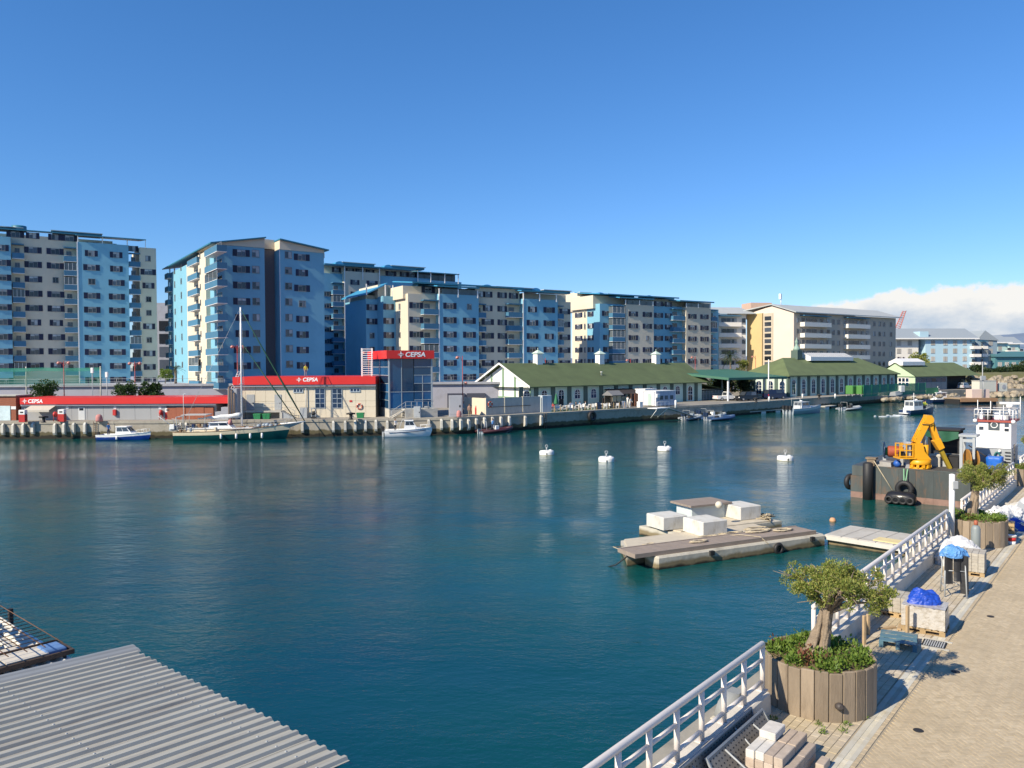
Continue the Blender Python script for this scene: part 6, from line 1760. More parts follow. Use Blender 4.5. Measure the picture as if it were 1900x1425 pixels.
slab(cpoly((1698, 852.5), (1702, 852.5), (1704, 824), (1700, 824)), -.299, .299, 'column_web', m=mat('worn_yellow', (.33, .24, .02), .5, .1))
b = MB(); a_, c_ = cpt(1718, 852), cpt(1717, 826); e_ = cpt(1714, 806); b.tube([(a_[0], 0, a_[1]), (c_[0], 0, c_[1])], .17, 10); b.tube([(c_[0], 0, c_[1]), (e_[0], 0, e_[1])], .08, 8, 1); b.build('lift_ram', [YEL_, STEEL], CR)
def beam(pa, pb, wa, wb, ya, yb_, nm, ta=0.0, m=YEL_):
 d = Vector((pb[0] - pa[0], pb[1] - pa[1])); nrm = Vector((-d.y, d.x)).normalized()
 poly = [(pa[0] - nrm.x * wa, pa[1] - nrm.y * wa), (pb[0] - nrm.x * wb, pb[1] - nrm.y * wb), (pb[0] + nrm.x * wb, pb[1] + nrm.y * wb), (pa[0] + nrm.x * wa, pa[1] + nrm.y * wa)]
 return slab(poly, ya, yb_, nm, m)
p1, p2 = cpt(1698, 822), cpt(1719, 778)
beam(p1, p2, .19, .20, -.30, .30, 'main_boom')
b = MB(); d_ = (Vector(p2) - Vector(p1)).normalized(); n_ = Vector((-d_.y, d_.x))
for s_ in (-.14, .14):
 a_ = Vector(p1) + n_ * .22; c_ = Vector(p2) + n_ * .23
 b.tube([(a_.x, s_, a_.y), (c_.x, s_, c_.y)], .03, 5)
for f_ in (.15, .5, .85):
 q_ = Vector(p1).lerp(Vector(p2), f_); b.tube([(q_.x + n_.x * .2, -.33, q_.y + n_.y * .2), (q_.x + n_.x * .2, .33, q_.y + n_.y * .2)], .045, 5)
b.build('hydraulic_pipe', YEL_, CR)
slab(cpoly((1713, 785), (1727, 788), (1728, 777), (1724, 770.5), (1716, 770)), -.33, .33, 'boom_head')
p3, p4, p5 = cpt(1725, 786), cpt(1740, 828), cpt(1760, 870)
beam(p3, p4, .17, .15, -.22, .22, 'outer_boom')
beam(cpt(1734, 816), cpt(1743, 833), .24, .20, -.27, .27, 'knuckle')
beam(p4, p5, .12, .11, -.15, .15, 'extension', m=mat('worn_yellow', (.33, .24, .02), .5, .1))
b = MB(); a_ = cpt(1731, 790); c_ = cpt(1744, 818); b.tube([(a_[0], 0, a_[1]), (c_[0], 0, c_[1])], .075, 8); b.build('jib_ram', STEEL, CR)
b = MB(); h = cpt(1709, 784); b.tube([(h[0] - .1, -.36, h[1] - .1), (h[0] + .4, -.35, h[1] - .15), (h[0] + .7, -.34, h[1] + .02), (h[0] + .75, -.2, h[1] - .6)], .028, 5); b.build('hose', BLACK, CR)
b = MB(); g0, g1 = cpt(1667, 850)[0], cpt(1690, 850)[0]; zc0, zc1 = cpt(1667, 848)[1], cpt(1667, 823)[1]
for x in (g0, (g0 + g1) / 2, g1):
 for y in (-.4, .4): b.box(x - .035, x + .035, y - .035, y + .035, zc0, zc1)
for z in (zc0 + .05, (zc0 + zc1) / 2, zc1 - .04):
 for y in (-.4, .4): b.box(g0 + .04, g1 - .04, y - .03, y + .03, z - .03, z + .03)
b.box(g0 - .12, g1 + .2, -.5, .5, zc0 - .12, zc0 - .03); b.build('operator_cage', YEL_, CR)
MB().cbox(g0 + .5, g0 + .8, -.28, .28, zc0, zc1 + .1, .04).build('control_box', STEEL, CR)
MB().cbox(g0 + .1, g0 + .4, -.25, .25, zc0, zc0 + .35, .06).build('seat', BLACK, CR)
b = MB(); b.box(g0 + .55, g0 + .75, -.1, .1, 0, zc0 - .12); b.build('platform_leg', STEEL, CR)
x, y = onbarge(1655, 2.2)
t = thing('hose_reel', 'cable reel with dark blue disc and red drum left of the crane', 'reel', fBg.w(x, y, DZ), -.38)
b = MB(); b.tube([(-.55, 0, 1.0), (-.48, 0, 1.0)], .62, 22); b.build('disc', NAVYM, t)
b = MB(); b.tube([(-.475, 0, .95), (-.3, 0, .95)], .28, 12); b.build('hub', GREENP, t)
b = MB(); b.tube([(-.295, 0, .95), (-.2, 0, .95), (.3, 0, .95), (.75, 0, .95)], [.34, .40, .40, .34], 16); b.build('drum', mat('red_hose', (.30, .06, .03), .7, .2, 6), t)
b = MB(); b.box(-.6, -.4, -.3, .3, .01, .5); b.box(.5, .7, -.3, .3, .01, .6); b.build('stand', STEEL, t)
x, y = onbarge(1640, 1.2)
t = thing('deck_hatch', 'sloping grey steel hatch plate on the barge deck beside the tube fender', 'hatch', fBg.w(x, y, DZ), fBg.a)
b = MB(); b.loft([[(-.7, -.5, 0), (.6, -.5, 0), (.6, .7, 0), (-.7, .7, 0)], [(-.3, -.4, .34), (.55, -.4, .30), (.55, .6, .30), (-.3, .6, .34)]], smooth=False); b.build('plate', mat('hatch_grey', (.26, .25, .23), .7, .15), t)
x, y = onbarge(1665, 1.0)
tag(MB().lathe([(.02, 0), (.2, .05), (.28, .25), (.18, .45), (.02, .5)], n=12).build('float_ball', mat('blue_float', (.02, .10, .40), .5), loc=fBg.w(x, y, DZ)), 'blue ball float on the barge deck left of the crane foot', 'float')
t = thing('deck_container', 'dark open store on the barge with a green tarpaulin over its front', 'store', fBg.w(onbarge(1712, 5.0)[0], 5.0, DZ), fBg.a)
cw = onbarge(1779, 5.0)[0] - onbarge(1712, 5.0)[0]
b = MB(); b.box(0, cw, 1.5, 1.6, 0, 2.4)
for x in (0, cw): b.box(x - .08, x + .08, 0, .16, 0, 2.4)
b.build('frame', DARK, t); MB().box(-.1, cw + .1, -.2, 1.7, 2.402, 2.52).build('roof', DARK, t)
b = MB(); n = 24
for i in range(n):
 x0_, x1_ = cw * i / n, cw * (i + 1) / n
 f = lambda x: (-.12 + .10 * math.sin(x * 5.0), 1.75 + .16 * math.sin(x * 2.7 + 1))
 a_, c_ = f(x0_), f(x1_)
 b.face([(x0_, a_[0], a_[1]), (x1_, c_[0], c_[1]), (x1_, -.18 + .03 * math.sin(x1_ * 7), 2.35), (x0_, -.18 + .03 * math.sin(x0_ * 7), 2.35)], smooth=True)
 b.face([(x0_, a_[0] + .04, a_[1]), (x0_, -.14, 2.35), (x1_, -.14, 2.35), (x1_, c_[0] + .04, c_[1])], smooth=True)
b.build('tarpaulin', mat('green_tarp', (.02, .10, .055), .7, .15, 3), t)
for k, (px, yl, w_, h_, m_, lab) in enumerate(((1733, 3.2, .9, .7, CONC_L, 'pale machine box on the barge deck behind the crane'), (1752, 3.6, 1.1, .55, STEEL, 'low grey box on the barge deck under the crane jib'), (1768, 3.0, .7, .8, BLACK, 'black box on the barge deck beside the grey gantry'))):
 x, y = onbarge(px, yl)
 t = thing('deck_box', lab, 'box', fBg.w(x, y, DZ), fBg.a + .1 * k)
 MB().cbox(-w_ / 2, w_ / 2, -.35, .35, 0, h_, .04).build('case', m_, t); MB().cbox(-w_ / 2 - .03, w_ / 2 + .03, -.38, .38, h_ + .003, h_ + .1, .02).build('lid', m_, t)
b = MB(); x, y = onbarge(1760, 2.4); b.obox((0, 0, .82), (3.2, .25, .08), 0.1); b.obox((.2, .4, .85), (2.6, .2, .08), -.05)
t = tag(b.build('plank_pile', mat('pale_plank', (.5, .47, .4), .8, .1), loc=fBg.w(x, y + .8, DZ), rz=fBg.a), 'pale planks lying across the boxes behind the crane jib', 'planks')
x, y = onbarge(1780, .9)
t = thing('gantry', 'grey steel gantry frame at the right corner of the barge', 'gantry', fBg.w(x, y, DZ), fBg.a)
b = MB(); b.box(0, .18, 0, .18, 0, 2.35); b.box(.0, .18, 1.0, 1.18, 0, 2.35); b.box(.75, .9, .0, .15, .9, 2.35); b.build('leg', STEEL, t)
b = MB(); b.box(-.05, 1.0, -.05, 1.2, 2.352, 2.5); b.box(.18, .75, .02, .14, 2.0, 2.2); b.build('top_beam', STEEL, t)
t = thing('cable_drum', 'orange cable drum standing on edge under the grey gantry', 'drum', fBg.w(x + .62, y + .5, DZ), fBg.a + .5)
b = MB(); b.tube([(-.28, 0, .78), (-.2, 0, .78)], .72, 20); b.tube([(.2, 0, .78), (.28, 0, .78)], .72, 20); b.build('flange', mat('drum_orange', (.36, .17, .03), .7, .2, 3), t)
MB().tube([(-.198, 0, .78), (.198, 0, .78)], .5, 18).build('cable', BLACK, t)
WB = thing('workboat', 'workboat with white wheelhouse, red topped and crowded with aerials', 'workboat', fBg.w(wB + .1, 2.0, 0), fBg.a)
MB().cbox(.05, 2.75, 0, 13, -.4, 2.15, .12).build('hull', RUST, WB)
MB().box(.1, 2.7, .05, 12.9, 2.152, 2.2).build('deck', mat('grey_deck2', (.34, .36, .36), .8, .1), WB)
fWb = Frame(WB.location.x, WB.location.y, -39.35)
wy = 1.6
wx0, wx1_ = fWb.X(1811.5, wy, 800), fWb.X(1876.5, wy, 800)
zw0, zw1 = fWb.Z(1840, 831, wy), fWb.Z(1840, 783, wy)
MB().box(wx0 - .1, wx1_ + .02, wy, wy + 3.2, 2.2, zw0 - .003).build('lower_house', mat('house_grey', (.30, .32, .33), .6, .06), WB)
house = MB().cbox(wx0, wx1_, wy - .06, wy + 2.8, zw0, zw1, .04).build('wheelhouse', HW, WB)
MB().box(wx0 - .12, wx1_ + .15, wy - .2, wy + 3.0, zw1 + .002, zw1 + .12).build('roof', mat('roof_red', (.32, .06, .04), .6, .1), house)
def hwin(pa, pb, ya, yb_, m=PANE):
 MB().box(fWb.X(pa, wy, 800), fWb.X(pb, wy, 800), wy - .09, wy - .062, fWb.Z(1840, yb_, wy), fWb.Z(1840, ya, wy)).build('window', m, house)
hwin(1817, 1825, 792, 798); hwin(1834, 1855, 783.8, 798, GLZ); hwin(1864, 1872, 785, 791); hwin(1864, 1872, 794, 799)
b = MB(); cxw = fWb.X(1845, wy, 800); czw = fWb.Z(1845, 788.5, wy); b.tube([(cxw + .19 * math.cos(a), wy - .11, czw + .19 * math.sin(a)) for a in [2 * math.pi * k / 18 for k in range(19)]], .03, 6, cap=False); b.build('clear_view_screen', HW, house)
MB().box(wx1_ - .003, wx1_ + .02, wy + 1.1, wy + 1.9, zw0 - 1.2, zw0 + .2).build('door', PANE, house)
rail(WB, [(wx0 - .1, wy - .15, zw1 + .12), (wx0 + .7, wy - .15, zw1 + .12), (wx0 + 1.4, wy - .15, zw1 + .12), (wx1_ + .1, wy - .15, zw1 + .12), (wx1_ + .1, wy + 1.4, zw1 + .12), (wx1_ + .1, wy + 2.9, zw1 + .12)], .72, .03, True, WHITE)
rail(WB, [(wx0 - .1, wy - .15, zw1 + .12), (wx0 - .1, wy + 1.4, zw1 + .12), (wx0 - .1, wy + 2.9, zw1 + .12), (wx1_ + .1, wy + 2.9, zw1 + .12)], .72, .03, True, WHITE)
b = MB(); rx = fWb.X(1873, wy + 1, 760); zt_ = fWb.Z(1873, 748, wy + 1)
b.tube([(rx, wy + 1, zw1 + .12), (rx, wy + 1, zt_ - .1)], .07, 8); b.lathe([(.1, -.35), (.2, -.3), (.2, -.12), (.1, -.08)], c=(rx, wy + 1, zt_), n=10); b.obox((rx, wy + 1, zt_), (1.15, .12, .14), .1); b.build('radar_scanner', HW, WB)
b = MB()
for px, yt in ((1814, 742), (1838, 744), (1862, 752), (1893, 736)): x = fWb.X(px, wy + .8, 760); b.tube([(x, wy + .8, zw1 + .1), (x, wy + .8, fWb.Z(px, yt, wy + .8))], .025, 5)
b.build('whip_aerial', WHITE, WB)
b = MB(); x = fWb.X(1840, wy + 1.2, 760); b.tube([(x, wy + 1.2, zw1 + .1), (x, wy + 1.2, fWb.Z(1840, 748, wy))], .07, 7); b.build('exhaust_mast', BLACK, WB)
for k, (px, w_, h_) in enumerate(((1821, .2, .5), (1833, .35, .45), (1850, .3, .5), (1860, .45, .3), (1868, .2, .55))):
 x = fWb.X(px, wy + .4, 770); MB().cbox(x - w_ / 2, x + w_ / 2, wy + .3, wy + .7, zw1 + .125, zw1 + .12 + h_, .04).build('roof_gear', (HW, BLACK, HW, HW, STEEL)[k], WB)
for px in (1809, 1880): x = fWb.X(px, wy - .3, 785); MB().lathe([(.03, 0), (.13, .05), (.13, .2), (.03, .25)], c=(x, wy - .25, zw1 - .05), n=9).build('lamp', HW, WB)
b = MB()
for k in range(6): b.box(wx1_ - .35, wx1_ - .02, wy - .1, wy - .004, 2.35 + k * .22, 2.39 + k * .22)
b.build('step_rungs', DARK, WB)
for px, py, r_ in ((1812, 844, .1), (1836, 845, .1), (1855, 836, .08)): MB().tube([(fWb.X(px, wy, py), wy - .2, fWb.Z(px, py, wy)), (fWb.X(px, wy, py), wy - .004, fWb.Z(px, py, wy))], r_, 8).build('lamp', HW, WB)
b = MB(); xk = fWb.X(1851, wy, 845); zk_ = fWb.Z(1851, 848, wy)
b.tube([(xk + .17 * math.cos(a), wy - .12 - .02 * (k % 3), zk_ + .34 * math.sin(a)) for k, a in enumerate([2 * math.pi * k / 12 for k in range(37)])], .05, 6); b.build('coiled_hose', mat('teal_hose', (.01, .12, .12), .6, .1), WB)
b = MB(); xa = fWb.X(1797, .9, 826); b.tube([(xa, .9, fWb.Z(1797, 826, .9)), (fWb.X(1835, .9, 850), .9, fWb.Z(1835, 851, .9))], .05, 6); b.build('davit', mat('faded_orange', (.55, .30, .16), .7), WB)
xt0, xt1 = fWb.X(1829, .4, 865), fWb.X(1859, .4, 865)
t = thing('tarpaulin_stack', 'bright blue tarpaulin wrapped over a crate below the white wheelhouse', 'tarpaulin', fWb.w((xt0 + xt1) / 2, .75, 2.2), fBg.a)
hw = (xt1 - xt0) / 2; b = MB()
rings = []
for k, (z, s_) in enumerate(((0, 1.0), (.3, .97), (.6, 1.0), (.85, 1.03), (.98, 1.0), (1.02, .85))):
 ring = []
 for i in range(24):
  a = 2 * math.pi * i / 24
  c_, s2 = math.cos(a), math.sin(a); q_ = max(abs(c_), abs(s2)); c_, s2 = c_ / q_ ** .85, s2 / q_ ** .85
  wv = 1 + .045 * math.sin(5 * a + z * 6) + .03 * math.sin(9 * a - z * 9)
  ring.append((hw * s_ * c_ * wv, .45 * s_ * s2 * wv, z + .03 * math.sin(3 * a)))
 rings.append(ring)
b.loft(rings, smooth=True); b.build('cover', mat('blue_tarp', (.01, .12, .52), .5, .1, 3, bump=.8, bscale=5), t)
tag(MB().lathe([(.12, 0), (.16, .05), (.17, .3), (.12, .34)], n=10).build('bucket', mat('pink_red', (.5, .05, .10), .5), loc=fWb.w(xt0 - .25, .6, 2.2)), 'small red tub beside the blue tarpaulin on the workboat', 'tub')
# ---------------------------------------------------------------- near promenade
fPr = Frame(5.16, 16.04, math.degrees(math.atan2(.773, .634)))
def st(s_, t_, z=QZ): return fPr.w(s_, -t_, z)
def st_of(p):
 d = Vector((p.x, p.y, 0)) - Vector((fPr.o.x, fPr.o.y, 0)); return d.dot(fPr.x), -d.dot(fPr.y)
def proj(p):
 v = Vector(p) - Vector((0, 0, CZ)); D = v.dot(fwd)
 if D < .5: return None
 return W0 / 2 + FPX * v.dot(RT) / D, H0 / 2 - FPX * v.dot(UP) / D, D
PRM = bpy.data.objects.new('promenade', None); COL.objects.link(PRM); PRM['kind'] = 'structure'
PRM.location = fPr.o; PRM.rotation_euler.z = fPr.a
PAVE = mat('paving_base', (.36, .305, .22), .95, .12, 1.2, bump=.3, bscale=30, dirt=(.23, .195, .145), dscale=.5)
b = MB(); b.box(-60, 240, -60, .28, -3, QZ - .016); b.build('promenade_bed', PAVE, PRM)
WALLQ = quay_mat('near_quay_wall', (.33, .31, .26), (.09, .08, .045))
for k in range(30):
 MB().box(-60 + k * 10 + .012, -50 + k * 10 - .012, .285, .9, -3, QZ - .02).build('wall_block', WALLQ, PRM)
def island_mat(name, cols, rough=.9, nscale=12, nvar=.14, bump=.3, bscale=60, big=.5, dirtc=None):
 """colour differs from piece to piece, whether each is an object or an island of one mesh"""
 mt = bpy.data.materials.new(name); mt.use_nodes = True
 t = mt.node_tree; N = t.nodes; L = t.links; bs = N['Principled BSDF']; bs.inputs['Roughness'].default_value = rough
 g = N.new('ShaderNodeNewGeometry'); oi = N.new('ShaderNodeObjectInfo')
 ad = N.new('ShaderNodeMath'); ad.operation = 'ADD'; L.new(g.outputs['Random Per Island'], ad.inputs[0]); L.new(oi.outputs['Random'], ad.inputs[1])
 fr = N.new('ShaderNodeMath'); fr.operation = 'FRACT'; L.new(ad.outputs[0], fr.inputs[0])
 cr = N.new('ShaderNodeValToRGB'); el = cr.color_ramp.elements
 el[0].position = 0; el[0].color = (*cols[0], 1); el[1].position = 1; el[1].color = (*cols[-1], 1)
 for i, c in enumerate(cols[1:-1]): e = el.new((i + 1) / (len(cols) - 1)); e.color = (*c, 1)
 L.new(fr.outputs[0], cr.inputs[0])
 n = N.new('ShaderNodeTexNoise'); n.inputs['Scale'].default_value = nscale; n.inputs['Detail'].default_value = 6
 gp = g.outputs['Position']; L.new(gp, n.inputs['Vector'])
 mr = N.new('ShaderNodeMapRange'); mr.inputs[1].default_value = .25; mr.inputs[2].default_value = .75; mr.inputs[3].default_value = 1 - nvar; mr.inputs[4].default_value = 1 + nvar
 L.new(n.outputs[0], mr.inputs[0])
 vm = N.new('ShaderNodeVectorMath'); vm.operation = 'SCALE'; L.new(cr.outputs[0], vm.inputs[0]); L.new(mr.outputs[0], vm.inputs['Scale'])
 colo = vm.outputs[0]
 if dirtc:
  dn = N.new('ShaderNodeTexNoise'); dn.inputs['Scale'].default_value = big; dn.inputs['Detail'].default_value = 7; dn.inputs['Roughness'].default_value = .65; L.new(gp, dn.inputs['Vector'])
  dm = N.new('ShaderNodeMapRange'); dm.inputs[1].default_value = .42; dm.inputs[2].default_value = .68; dm.inputs[4].default_value = .75; L.new(dn.outputs[0], dm.inputs[0])
  mx = N.new('ShaderNodeMix'); mx.data_type = 'RGBA'; L.new(dm.outputs[0], mx.inputs['Factor']); L.new(colo, mx.inputs['A']); mx.inputs['B'].default_value = (*dirtc, 1); colo = mx.outputs['Result']
 L.new(colo, bs.inputs['Base Color'])
 if bump:
  bn = N.new('ShaderNodeTexNoise'); bn.inputs['Scale'].default_value = bscale; bn.inputs['Detail'].default_value = 4; L.new(gp, bn.inputs['Vector'])
  bp = N.new('ShaderNodeBump'); bp.inputs['Strength'].default_value = bump; bp.inputs['Distance'].default_value = .006; L.new(bn.outputs[0], bp.inputs['Height']); L.new(bp.outputs[0], bs.inputs['Normal'])
 return mt
BRK = island_mat('paver_brick', [(.46, .375, .25), (.43, .35, .232), (.48, .395, .268), (.40, .325, .215), (.445, .36, .24), (.495, .41, .28)], dirtc=(.35, .285, .19), big=.45)
TIL = island_mat('paver_tile', [(.48, .41, .305), (.42, .36, .27), (.52, .46, .36), (.44, .37, .275)], dirtc=(.43, .345, .205), big=.8)
def top_box(b, cx, cy, lx, ly, z, ang=0.0, c=.006):
 """open-bottomed paver with a worn chamfer"""
 co, si = math.cos(ang), math.sin(ang)
 def R(x, y, zz): return (cx + x * co - y * si, cy + x * si + y * co, zz)
 a, d = lx / 2, ly / 2
 n = b._a([R(-a, -d, z - .05), R(a, -d, z - .05), R(a, d, z - .05), R(-a, d, z - .05), R(-a, -d, z - c * .6), R(a, -d, z - c * .6), R(a, d, z - c * .6), R(-a, d, z - c * .6),
              R(-a + c, -d + c, z), R(a - c, -d + c, z), R(a - c, d - c, z), R(-a + c, d - c, z)])
 b._fs(n, [(8, 9, 10, 11)] + [(i, (i + 1) % 4, 4 + (i + 1) % 4, 4 + i) for i in range(4)] + [(4 + i, 4 + (i + 1) % 4, 8 + (i + 1) % 4, 8 + i) for i in range(4)], 0)
u = .1
pieces = []
a45 = math.radians(-45)
c45, s45 = math.cos(a45), math.sin(a45)
TD0 = 2.08
def keep(s_, t_, mg=60):
 q = proj(st(s_, t_))
 return q is not None and -mg < q[0] < W0 + 250 and q[1] < H0 + 220 and q[2] < 34
for i in range(-420, 420):
 for k in range(-140, 140):
  bx, by = i + 4 * k, i
  for (x, y, l, w_) in ((bx + 1, by + .5, 2, 1), (bx - .5, by + 1, 1, 2)):
   X_, Y_ = x * u, y * u
   s_ = X_ * c45 - Y_ * s45; t_ = X_ * s45 + Y_ * c45 + 8
   if t_ < TD0 + .09 or t_ > 16 or s_ < -8 or s_ > 26: continue
   if not keep(s_, t_): continue
   pieces.append((s_, t_, l * u - .005, w_ * u - .005))
for k in range(-30, 130):
 s_ = k * .2 + .1
 if keep(s_, TD0 + .05): pieces.append((s_, TD0 + .035, None, None))
def dist(p): return (st(p[0], p[1]) - Vector((0, 0, CZ))).length
pieces.sort(key=dist)
vis = lambda p: (lambda q: q and -5 < q[0] < W0 + 5 and q[1] < H0 + 5)(proj(st(p[0], p[1])))
near = [p for p in pieces if vis(p)][:300]
nset = set(near)
mm = MB(); top_box(mm, 0, 0, .1955, .0955, 0, 0, .004); bm_ = mm.mesh('brick_paver', BRK)
mm = MB(); top_box(mm, 0, 0, .193, .105, 0); bm_s = mm.mesh('edge_paver', BRK)
ZT = lambda: QZ + rnd.uniform(-.0025, .0025)
for p in near:
 o = bpy.data.objects.new('brick_paver', bm_ if p[2] else bm_s); COL.objects.link(o); o.parent = PRM
 o.location = (p[0], -p[1], ZT())
 if p[2]: o.rotation_euler.z = -a45 + (0 if p[2] > p[3] else math.pi / 2)
mm = MB()
for p in pieces:
 if p in nset: continue
 if p[2]: top_box(mm, p[0], -p[1], .1955, .0955, ZT(), -a45 + (0 if p[2] > p[3] else math.pi / 2), .004)
 else: top_box(mm, p[0], -p[1], .193, .105, ZT())
mm.build('brick_paving', BRK, PRM, kind='stuff')
tp = []
for r in range(10):
 for k in range(-30, 170):
  tp.append((k * .3 + (.15 if r % 2 else 0), .26 + r * .158))
tp = [p for p in tp if keep(p[0], p[1], 200) or p[0] > 25]
tp.sort(key=dist)
nr = [p for p in tp if vis(p)][:290]; ns = set(nr)
mm = MB(); top_box(mm, 0, 0, .291, .149, 0); tm_ = mm.mesh('paving_tile', TIL)
for p in nr:
 o = bpy.data.objects.new('paving_tile', tm_); COL.objects.link(o); o.parent = PRM; o.location = (p[0], -p[1], ZT())
mm = MB()
for p in tp:
 if p not in ns: top_box(mm, p[0], -p[1], .291, .149, ZT())
mm.build('tile_paving', TIL, PRM, kind='stuff')
DRN = mat('drain_white', (.50, .475, .40), .8, .08, 3, dirt=(.40, .36, .27), dscale=2.5, rand=.08)
SLOT = mat('drain_slot', (.06, .055, .045), .9)
g = MB()
g.box(.004, .996, -.285, -.20, -.05, .003, 0); g.box(.004, .996, -.10 - .008, 0, -.05, .003, 0)
g.box(.004, .996, -.199, -.109, -.05, -.03, 1)
for k in range(26): x = .02 + k * .0375; g.box(x, x + .022, -.199, -.109, -.029, -.001, 0)
gm_ = g.mesh('drain_unit', [DRN, SLOT])
for k in range(-12, 60):
 o = bpy.data.objects.new('drain_unit', gm_); COL.objects.link(o); o.parent = PRM; o.location = (k * 1.0, -1.80, QZ)
PARA = mat('parapet_white', (.62, .575, .495), .8, .07, 1.5, bump=.25, bscale=20, dirt=(.44, .41, .34), dscale=1.4, dpos=(.5, .75))
RAILW = mat('rail_white', (.72, .655, .59), .45, .05, 3, dirt=(.52, .45, .37), dscale=4, dpos=(.6, .85))
def railing(s0, s1, n, lab):
 t = thing('railing', lab, 'railing', st(s0, 0), fPr.a, 'white promenade railings')
 L = s1 - s0
 m_ = int(L / 4) or 1
 for k in range(m_):
  xa, xb_ = L * k / m_, L * (k + 1) / m_
  b = MB(); b.yprism([(-.19, -.03), (.21, -.03), (.19, .40), (.15, .43), (-.13, .43), (-.17, .40)], xa + .006, xb_ - .006); b.build('parapet', PARA, t)
 ztop = 1.40
 b = MB(); b.tube([(-.06, 0, ztop), (0, 0, ztop), (L, 0, ztop), (L + .06, 0, ztop)], [.03, .062, .062, .03], 12); b.build('top_rail', RAILW, t)
 pm_ = MB(); pm_.tube([(0, 0, .42), (0, 0, ztop - .05)], .052, 10); pm_.box(-.09, .09, -.09, .09, .425, .445); pmesh = pm_.mesh('post', RAILW)
 mid = MB(); w_ = L / n; mid.tube([(.05, 0, 0), (w_ - .05, 0, 0)], .042, 9); mmesh = mid.mesh('mid_rail', RAILW)
 for k in range(n + 1):
  o = bpy.data.objects.new('post', pmesh); COL.objects.link(o); o.parent = t; o.location = (k * w_, 0, 0)
  if k < n:
   for z in (1.08, .62):
    o = bpy.data.objects.new('mid_rail', mmesh); COL.objects.link(o); o.parent = t; o.location = (k * w_, 0, z)
 return t
railing(-16.0, 0.0, 17, 'nearest white railing on its parapet, ending at the first planter')
railing(3.15, 18.75, 17, 'second white railing on its parapet, between the first and second planters')
railing(21.8, 37.6, 17, 'third white railing on its parapet, behind the second olive tree')
railing(40.7, 56.5, 17, 'fourth white railing on its parapet, at the right edge beyond the third planter')
railing(59.6, 75.4, 17, 'farthest white railing of the promenade, out beyond the barge')
def leaf_mat(name, c1, c2, c3=None):
 mt = bpy.data.materials.new(name); mt.use_nodes = True
 t = mt.node_tree; N = t.nodes; L = t.links; bs = N['Principled BSDF']; bs.inputs['Roughness'].default_value = .6
 g = N.new('ShaderNodeNewGeometry'); cr = N.new('ShaderNodeValToRGB')
 cr.color_ramp.elements[0].color = (*c1, 1); cr.color_ramp.elements[1].color = (*c2, 1)
 if c3: e = cr.color_ramp.elements.new(.93); e.color = (*c3, 1); cr.color_ramp.elements[1].position = .85
 L.new(g.outputs['Random Per Island'], cr.inputs[0]); L.new(cr.outputs[0], bs.inputs['Base Color'])
 tr = N.new('ShaderNodeBsdfTranslucent'); L.new(cr.outputs[0], tr.inputs[0])
 mx = N.new('ShaderNodeMixShader'); mx.inputs[0].default_value = .3
 L.new(bs.outputs[0], mx.inputs[1]); L.new(tr.outputs[0], mx.inputs[2]); L.new(mx.outputs[0], N['Material Output'].inputs[0])
 return mt
OLIVE = leaf_mat('olive_leaf', (.11, .185, .02), (.26, .34, .055), (.36, .34, .09))
GREENL = leaf_mat('bright_leaf', (.075, .15, .015), (.20, .28, .045))
DARKL = leaf_mat('dark_leaf', (.015, .035, .010), (.045, .075, .02))
BUSHL = leaf_mat('bush_leaf', (.018, .055, .010), (.055, .11, .022))
DRYL = leaf_mat('dry_leaf', (.10, .085, .03), (.19, .15, .06), (.22, .07, .04))
BARK = mat('bark', (.24, .185, .13), .95, .3, 6, bump=1.0, bscale=25)
def leaves(b, c, rad, n, size, r, flat=1.0, shell=.35, up=.4, ar=.42):
 for _ in range(n):
  while True:
   v = Vector((r.uniform(-1, 1), r.uniform(-1, 1), r.uniform(-1, 1)))
   if shell ** 2 < v.length_squared < 1: break
  p = Vector(c) + Vector((v.x * rad, v.y * rad, v.z * rad * flat))
  d = (v.normalized() + Vector((r.gauss(0, .7), r.gauss(0, .7), r.gauss(0, .7) + up))).normalized()
  s_ = d.cross(Vector((r.gauss(0, 1), r.gauss(0, 1), r.gauss(0, 1)))).normalized()
  l = size * r.uniform(.6, 1.35); w_ = l * ar
  b.face([p - s_ * w_ * .2, p + d * l * .5 - s_ * w_ * .5, p + d * l, p + d * l * .5 + s_ * w_ * .5])
